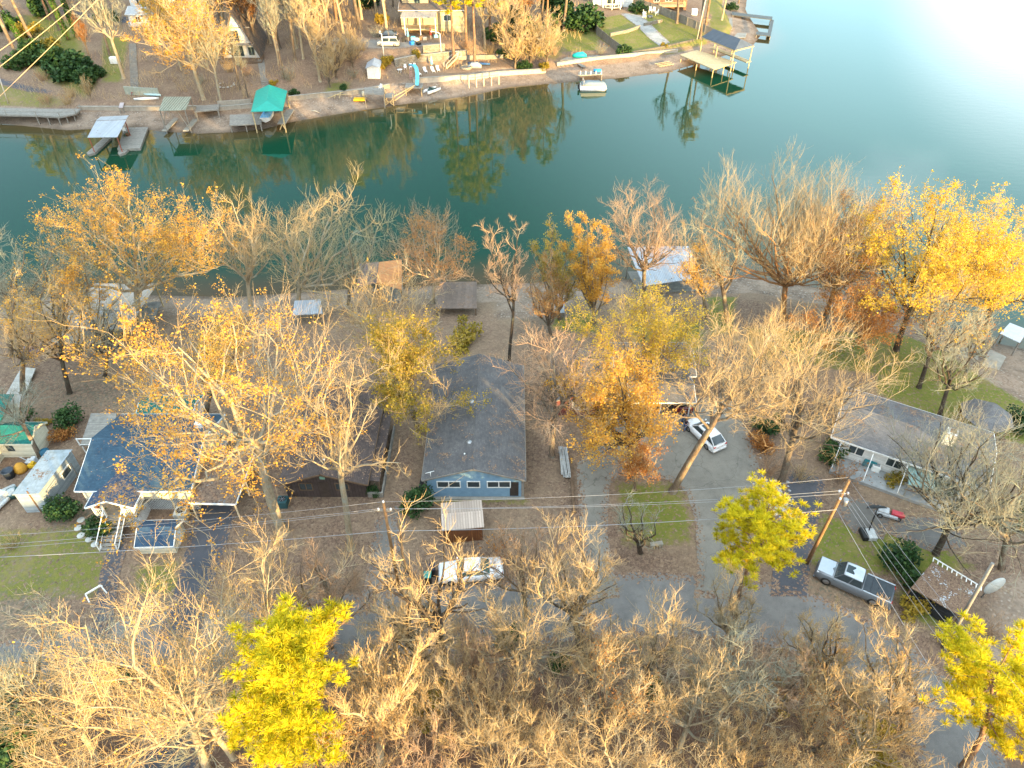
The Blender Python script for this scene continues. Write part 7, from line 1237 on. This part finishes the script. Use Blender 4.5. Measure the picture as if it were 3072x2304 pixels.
p = at(1992, 198); t = thing('timber_grid', 'bare timber grid lying on the beach', 'timber frame', p, R(25)); b = B()
for k in range(5): b.bar((-1.6+.8*k, -1.2, .35), (-1.6+.8*k, 1.2, .35), .12)
for y in (-1, 0, 1): b.bar((-2.1, y, .48), (2.1, y, .48), .12)
b.obj('frame', WOODP, t)
p = at(1005, 292); t = thing('driftwood_trestle', 'broken timber trestle on the beach right of the canopy boathouse', 'trestle', p, R(3)); b = B(); b.bar((-2.5, 0, .4), (2.4, .2, .5), .14); b.bar((-1.5, -.5, 0), (1.8, .5, .9), .12); b.bar((0, -.6, 0), (.2, .6, .8), .12); b.bar((1.0, -.6, 0), (1.3, .5, .9), .12); b.obj('frame', WOODP, t)
p = at(945, 336); t = thing('driftwood', 'pale driftwood log at the water edge', 'log', p, R(-30)); b = B(); b.tube([(-1.2, 0, .12), (0, .1, .16), (1.2, -.05, .1)], [.08, .12, .06], 8); b.obj('log', M('post_bleached', (.58, .50, .38), rough=.9), t)
p = at(2118, 68); t = thing('bird_feeder', 'small wooden well house on the grass beyond the long fence', 'well house', p); gable(t, 1.8, 1.6, .9, 1.3, .6, RF_BROWN, WOODG, 'x', .2, .2, -.9, -.8); posts(t, 'post', [((x, y, -.2), (x, y, .95)) for x in (-.7, .7) for y in (-.6, .6)], WOODG, .12)
p = at(2082, 44); t = thing('tank', 'white box beside the brown timber house', 'box', p); b = B(); b.box((0, 0, .7), (1.5, 1.2, 1.5)); b.obj('case', WHITE, t, .05)
p = at(348, 190); t = thing('propane_tank', 'white tank box on the slope under the grey bare tree', 'box', p); b = B(); b.box((0, 0, .7), (2.0, 1.1, 1.4)); b.obj('case', WHITE, t, .1)
for lab, px, py, rz in (('pale blue canoe leaning by the mossy wall', 452, 287, -12), ('white canoe lying on the sea wall', 440, 300, 8)):
    p = at(px, py); t = thing('canoe', lab, 'canoe', p, R(rz)); b = B(); b.loft([[(x, -w, .45), (x, -w*.6, .05), (x, w*.6, .05), (x, w, .45), (x, 0, .5)] for x, w in ((-2.5, .05), (-1.2, .4), (0, .48), (1.2, .4), (2.5, .05))]); b.obj('hull', M('canoe_blue', (.42, .58, .62), (.34, .5, .55), rough=.4) if 'blue' in lab else WHITE, t)
p = at(400, 283); t = thing('plastic_chair', 'red plastic chair by the mossy wall', 'chair', p, R(20)); b = B(); b.box((0, 0, .45), (.7, .7, .08)); b.obj('seat', REDP, t); b = B(); b.box((0, .35, .85), (.7, .08, .8)); b.obj('backrest', REDP, t); posts(t, 'leg', [((x, y, 0), (x, y, .42)) for x in (-.3, .3) for y in (-.3, .3)], REDP, .08)
for lab, px, py in (('white lamp post in front of the silver van', 1152, 170), ('white lamp post at the corner of the upper stone wall', 1324, 168)):
    p = at(px, py); t = thing('lamp_post', lab, 'lamp post', p); b = B(); b.tube([(0, 0, -.3), (0, 0, 4.8)], .09); b.obj('post', WHITE, t); b = B(); b.tube([(0, 0, 4.8), (-.7, 0, 5.1), (-1.9 if px > 1200 else -.3, 0, 5.3)], .07); b.obj('arm', WHITE, t); b = B(); b.lathe((-1.9 if px > 1200 else -.3, 0, 5.1), [(.1, 0), (.22, .1), (.1, .3)], 10); b.obj('lamp', WHITE, t)
# stairs on the left slope
p = at(405, 262); q2 = at(398, 130); t = thing('hillside_steps', 'long flight of weathered timber steps climbing the left slope', 'steps', p); b = B(); n = 34; d = q2-p
for k in range(n): v = d*(k/n); v.z = hz(p.x+v.x, p.y+v.y)-p.z+.08; b.box(v, (1.7, .42, .14))
b.obj('treads', WOODG, t)
p = at(797, 262); q2 = at(782, 178); t = thing('hillside_steps', 'grey plank path climbing from the green canopy to the A frame', 'steps', p); b = B(); n = 26; d = q2-p
for k in range(n): v = d*(k/n); v.z = hz(p.x+v.x, p.y+v.y)-p.z+.08; b.box(v, (1.5, .5, .12))
b.obj('treads', WOODG, t)
# clutter by the porch, one thing each
rg = random.Random(9); CL = [('blue', BLUEP), ('dark', BLACK), ('aqua', AQUA), ('white', WHITE), ('brown', WOODB), ('grey', STEEL)]
for k, (px, py) in enumerate(((1188, 128), (1212, 124), (1240, 120), (1250, 122), (1262, 119), (1275, 120), (1236, 134), (1256, 134), (1308, 112))):
    nm, m = CL[k % 6]; ws = ['left end', 'second place', 'third place', 'middle', 'fifth place', 'right end', 'front left', 'front right', 'far right']; p = at(px, py); t = thing('storage_tub', '%s storage tub in the clutter before the porch, %s' % (nm, ws[k]), 'tub', p, rg.random(), 'clutter before the porch'); b = B(); b.prism([(-.5, -.4), (.5, -.4), (.5, .4), (-.5, .4)], 0, rg.uniform(.5, 1.0)); b.obj('tub', m, t, .06)
t = thing('fire_ring', 'ring of white stones on the slope below the A frame', 'stone ring', at(678, 255)); b = B()
for k in range(12): rock(b, (1.7*math.cos(k*PI/6), 1.7*math.sin(k*PI/6), -.05), .3)
b.obj('stones', M('stone_white', (.55, .53, .48), rough=.9), t)
# ---------------------------------------------------------------- trees across the water
def ftree(label, base, hgt, k, s=1.0, m=None, rz=None, nm='bare_tree'):
    p = G(*base); h0 = FK[k][1]; hgt *= 1.2; s *= .95; return plant(nm, label, 'tree', p, FK[k][0], rgw.random()*6.28 if rz is None else rz, (hgt/h0*s, hgt/h0*s, hgt/h0), 'trees across the water')
FK = [(tree_meshes('far%d' % i, tw=.022, **k), k['h']) for i, k in enumerate((
    dict(seed=301, h=16, spread=4.2, fork=.4, limbs=8, sub=7, fine=5, up=.9, barkm=BARKP, twigm=TWIGG), dict(seed=302, h=16, spread=5.0, fork=.35, limbs=8, sub=7, fine=5, up=.7, gnarl=.3, barkm=BARKP), dict(seed=303, h=18, spread=3.2, fork=.55, limbs=7, sub=7, fine=5, up=1., twigm=TWIGG),
    dict(seed=304, h=14, spread=4.2, fork=.3, limbs=9, sub=7, fine=5, up=.8, leaf=RUST, nleaf=3800, clump=.8, lsize=.34, twigm=TWIGR), dict(seed=305, h=15, spread=6.6, fork=.35, limbs=10, sub=8, fine=5, up=.4, gnarl=.36, drop=.5, leaf=GOLD, nleaf=3600, clump=.8, lsize=.30, barkm=BARKP), dict(seed=306, h=9, spread=3.6, fork=.12, limbs=9, sub=7, fine=5, up=.8, twigm=TWIG)))]
FT = [('broad golden tree with twisting limbs in front of the white house', (612, 298), 17, 4, 1.15), ('second golden limbed tree behind the broad golden one', (545, 210), 15, 4, .9),
 ('pale grey bare tree leaning over the white tank box', (372, 235), 17, 0, 1), ('grey bare tree at the top of the left steps', (330, 165), 14, 2, 1), ('bare trunk in the upper left corner wood', (60, 190), 19, 2, 1), ('slim grey tree in the upper left ivy wood', (110, 150), 18, 2, 1), ('grey tree left of the ivy clad trunks', (30, 120), 17, 0, .9), ('slim tree behind the ivy clad trunks', (180, 90), 18, 2, 1), ('bare tree above the dark drive of the upper left wood', (255, 120), 18, 2, 1), ('rust leaved shrubby tree right of the ivy thicket', (268, 170), 7, 3, .8),
 ('bare tree beside the A frame left wall', (655, 130), 15, 0, .9), ('grey bare tree behind the A frame left side', (640, 60), 15, 2, 1), ('slim bare tree left of the A frame deck', (632, 190), 12, 0, .8), ('bare tree right of the A frame roof', (812, 130), 17, 1, .9), ('slim bare trunk nearest the A frame path', (850, 236), 14, 2, .9), ('bare tree leaning by the plank path', (838, 190), 16, 0, .9), ('orange leaved tree behind the A frame', (905, 90), 15, 3, 1.1), ('orange leaved tree at the top edge of the middle wood', (985, 60), 16, 3, 1.1), ('second orange tree above the gravel drive', (950, 130), 13, 3, 1), ('golden tree at the top edge right of the A frame', (860, 60), 15, 4, .9),
 ('slim bare tree in the middle of the leafy slope', (885, 180), 17, 2, .9), ('bare tree with pale trunk on the leafy slope', (910, 176), 15, 0, .9), ('ivy trunked broad tree above the beach', (960, 240), 15, 1, 1), ('low spreading grey thicket tree left of the white shed', (1010, 235), 8, 5, 1.3), ('second grey thicket tree above the sea wall', (1060, 205), 7, 5, 1.2), ('small twisted tree at the sea wall', (990, 262), 7, 5, 1), ('bare tree above the gravel drive', (1030, 100), 15, 0, 1), ('tall bare tree left of the tan house', (1080, 88), 19, 2, 1.1), ('big pale trunk beside the tan house corner', (1160, 98), 19, 1, .9), ('bare tree at the top edge left of the tan house', (1130, 40), 15, 0, 1), ('russet tree at the top edge by the tan house', (1180, 20), 12, 3, .9),
 ('bare tree behind the stone wall right of the pines', (1455, 150), 15, 0, 1), ('grey tree right of the two big pines', (1520, 175), 16, 1, 1), ('tangled grey tree over the boundary wall', (1545, 205), 9, 5, 1.4), ('weeping russet thicket tree at the end of the sea wall', (1590, 200), 10, 5, 1.3), ('second weeping thicket tree above the beach', (1640, 190), 9, 5, 1.2), ('orange and grey tree behind the weeping thicket', (1575, 120), 15, 3, 1), ('pale slim trunk in front of the dark evergreens', (1690, 92), 18, 2, 1), ('orange tree at the top edge right of the pines', (1625, 60), 15, 3, 1), ('bare tree at the fence corner of the terraced lawn', (2030, 70), 18, 2, .9), ('slim bare tree beside the tall pale pole', (2100, 116), 20, 2, .9), ('bare tree at the end of the long fence', (2165, 60), 15, 0, .9), ('grey bare tree on the point behind the dock', (2215, 10), 10, 5, 1), ('bare tree by the fire ring', (720, 268), 11, 2, .8), ('leaning bare tree left of the green canopy', (665, 312), 15, 0, .9), ('slim tree on the slope above the green canopy', (745, 292), 9, 2, .8), ('golden bush tree at the foot of the ivy thicket', (275, 300), 4, 5, .8),
 ('bare tree on the skyline behind the tan house', (1240, -40), 17, 1, 1), ('bare tree above the white house', (420, -30), 17, 0, 1), ('tree beyond the upper left drive', (230, 0), 18, 1, 1), ('orange tree beyond the A frame', (770, 0), 17, 3, 1.1), ('bare tree far behind the middle wood', (1000, -60), 18, 0, 1.1), ('bare tree far behind the pines', (1480, -40), 19, 1, 1.1), ('bare tree beyond the deck house', (1780, -60), 17, 0, 1), ('bare tree far beyond the brown timber house', (2080, -70), 17, 0, 1)]
for a in FT: ftree(*a)
def fpine(label, base, h, r, seed, **k):
    b = G(*base); plant('pine_tree', label, 'pine tree', b, pine_meshes(label, seed, h=h, r=r, tl=.6, bw=.05, tufts=9, blades=22, **k))
fpine('tall pine with orange trunk left of the white stairs', (1362, 196), 27, 4.2, 11, bare=.40, nb=50); fpine('tall pine behind the round stone planter', (1425, 196), 28, 4.6, 12, bare=.42, nb=54); fpine('pine standing behind the tan house porch', (1400, 140), 26, 4.2, 13, bare=.35, nb=46); fpine('yellow lit pine at the top edge between the pines', (1330, 60), 22, 4.0, 14, bare=.25, nb=44); fpine('pine with the lowest green boughs right of the pair', (1470, 110), 24, 4.0, 15, bare=.2, nb=46); fpine('tall pine behind the dark evergreen shrubs', (1640, 110), 24, 3.8, 16, bare=.35, nb=40); fpine('yellow green pine in front of the white house', (478, 92), 15, 3.2, 17, bare=.12, nb=50); fpine('tall thin pine at the fence corner across the lake', (2115, 90), 24, 3.2, 18, bare=.55, nb=30)
fpine('dark pine in the upper left corner wood', (150, 60), 22, 3.5, 19, bare=.3, nb=36); fpine('pine at the upper left frame edge', (-20, 130), 22, 3.6, 20, bare=.3, nb=36)
ev = [bush_meshes('fev0', 41, 1.0, 1.2, 1500, EVER, .26), bush_meshes('fev1', 42, 1.0, 1.0, 1300, OLIV, .24)]
for lab, px, py, k, s_ in (('tall dark evergreen thicket left of the terraced lawn fence', 1745, 90, 0, 4.2), ('dark evergreen shrub behind the green lawn', 1700, 76, 0, 3.6), ('evergreen thicket right of the pines', 1560, 100, 0, 4.0), ('dark evergreen bank shrub over the boundary wall', 1530, 172, 0, 2.0), ('ivy thicket on the left slope', 190, 205, 0, 3.4), ('olive bush high in the upper left ivy wood', 90, 110, 1, 2.6), ('dark evergreen at the upper left edge of the ivy wood', 15, 90, 0, 2.8), ('bright green bush below the ivy clad trunks', 150, 165, 1, 2.8), ('small evergreen left of the white tank box', 300, 225, 0, 1.6), ('evergreen mass at the top edge of the ivy wood', 130, 40, 0, 3.2), ('dark evergreen left of the white porch cabin', 330, 60, 0, 2.2), ('olive bush beside the tan house corner tree', 1150, 70, 1, 1.8), ('tall olive evergreen between the pines and the fence', 1600, 150, 1, 2.6), ('evergreen under the pine with the lowest boughs', 1490, 120, 0, 2.6), ('second ivy thicket nearer the shore', 230, 235, 0, 3.6), ('ivy thicket under the golden cables', 120, 180, 0, 3.2), ('dark ivy thicket above the dark path', 60, 205, 0, 2.6), ('blue green evergreen at the end of the ivy', 262, 250, 0, 2.6), ('green yucca clump below the silver van', 1255, 178, 1, 1.6), ('olive shrub in front of the lamp post', 1165, 190, 1, 1.5), ('orange tipped shrub beside the white shed', 1150, 205, 1, 1.1), ('low green shrub on the sea wall', 1030, 268, 0, .9), ('evergreen shrub by the weeping thicket', 1570, 208, 0, 1.4), ('olive shrub at the end of the sea wall', 1630, 208, 1, 1.3), ('conifer shrub behind the white garden chairs', 1910, 38, 0, 2.0), ('palm like shrub at the lower fence corner', 1872, 160, 0, 1.6), ('green shrub by the stone path edging', 1988, 140, 1, .8), ('evergreen by the point', 2190, 30, 0, 1.5), ('red leaved shrub left of the golden tree', 450, 108, 1, 1.2), ('dark evergreen behind the gravel drive', 1102, 22, 0, 2.2), ('yellow shrub beside the plank path', 822, 256, 1, .9), ('green shrub at the green canopy right post', 880, 285, 0, .9), ('evergreen in the thicket at the top edge', 1660, 30, 0, 4.0)):
    plant('shrub', lab, 'shrub', G(px, py), ev[k], rgw.random()*6, s_)
# ivy clad trunks of the upper left wood
for lab, base, top in (('left ivy clad trunk of the upper left wood', (88, 172), (25, 55)), ('middle ivy clad trunk of the upper left wood', (205, 120), (150, -10)), ('right ivy clad trunk of the upper left wood', (232, 110), (185, -10))):
    b0 = G(*base); h = topz(b0, top[1])-b0.z; lx = topx(b0, *top)-b0.x; t = thing('ivy_tree', lab, 'tree', b0); bb = B(); bb.tube([(0, 0, -.5), (lx*.5, 0, h*.5), (lx, 0, h)], [.3, .25, .18], 8); bb.obj('trunk', BARK, t); rr = random.Random(base[0]); pos = []
    for k in range(1500): u = rr.random()**.8; a = rr.random()*6.28; q_ = .35+.35*rr.random(); pos.append((lx*u+q_*math.cos(a), q_*math.sin(a), h*u))
    attach(t, 'ivy', leaf_mesh('ivy', pos, .3, foliage('leaf_ivy', [(.2, (.02, .06, .01)), (.5, (.06, .14, .015)), (.8, (.12, .2, .03))], trans=.2), .08, 3))
bkf = [brush_meshes('fbrush%d' % i, 60+i, 2.0, 2.2, 60, (TWIGR, TWIG, TWIGG)[i], RUST, 60) for i in range(3)]
for k, (lab, px, py) in enumerate((('brown brush on the slope below the gravel drive', 1040, 165), ('pale brush below the gravel drive', 1090, 150), ('brush left of the white shed', 1060, 230), ('brush on the slope left of the A frame path', 740, 225), ('brush under the A frame deck', 690, 215), ('brush above the slatted boathouse', 600, 250), ('brush between the ivy and the left path', 130, 240), ('brush at the shore end of the ivy', 215, 290), ('brush at the fence foot left of the lawn', 1800, 160), ('brush above the old landing', 1660, 165), ('brush behind the boundary wall', 1470, 165), ('brush above the canopy boathouse', 870, 240), ('brush on the dock bank at the left', 140, 312), ('second brush on the dock bank at the left', 205, 312), ('brush by the tan house corner', 1130, 110), ('brush right of the upper stone wall', 1400, 150))):
    plant('brush_shrub', lab, 'shrub', G(px, py), bkf[k % 3], rgw.random()*6, rgw.uniform(.8, 1.3))

rgf = random.Random(77)
for row, (y0, x0, x1, n) in (('back', (-30, 250, 1750, 15)), ('middle', (60, 560, 1180, 9)), ('slope', (150, 600, 1000, 8))):
    for i in range(n):
        x = x0+(x1-x0)*(i+.5)/n+rgf.uniform(-20, 20); k = rgf.choice((0, 1, 2, 3, 0, 2)); ftree('%s tree, %s from the left in the %s row of the far hillside wood' % (('grey', 'spreading', 'slim', 'rust leaved')[k], ORD[i], row), (x, y0+rgf.uniform(-16, 16)), rgf.uniform(13, 18), k, rgf.uniform(.8, 1.1))
for i, (x, y) in enumerate(((20, 60), (110, 20), (210, 50), (300, 20), (620, 20), (700, -20), (860, 40), (930, 20), (1010, 60), (1090, 0), (1180, -30), (1560, 60))):
    fpine('dark hillside pine, %s from the left behind the far houses' % ORD[i], (x, y), rgf.uniform(20, 26), rgf.uniform(3.4, 4.6), 100+i % 4, bare=.35, nb=44) if i < 4 else plant('pine_tree', 'dark hillside pine, %s from the left behind the far houses' % ORD[i], 'pine tree', G(x, y), TREEMESH['dark hillside pine, %s from the left behind the far houses' % ORD[i % 4]], rgf.random()*6, rgf.uniform(.9, 1.15))

cnt = 16000; ux = rgu.uniform(-120, 34, cnt); uy = rgu.uniform(148, 215, cnt); df_ = sdist(ux, uy, FAR, 1); keep = (df_ > 10) & (vnoise(ux, uy, 5, 6) > .42) & ~((ux > 18) & (df_ < 40)); ux, uy = ux[keep], uy[keep]; uz = height(ux, uy); hh = rgu.uniform(.3, 1.7, len(ux)); dx = rgu.normal(0, .35, (len(ux), 2))*hh[:, None]
V, F = tubes_np(np.stack([ux, uy, uz-.05], 1), np.stack([ux+dx[:, 0], uy+dx[:, 1], uz+hh], 1), np.full(len(ux), .03), np.full(len(ux), .012), 3); o = bpy.data.objects.new('undergrowth', grid_mesh('undergrowth', V, F)); COL.objects.link(o); o.data.materials.append(TWIG); o['kind'] = 'stuff'; o['label'] = 'dry leafless undergrowth on the hillside across the water'
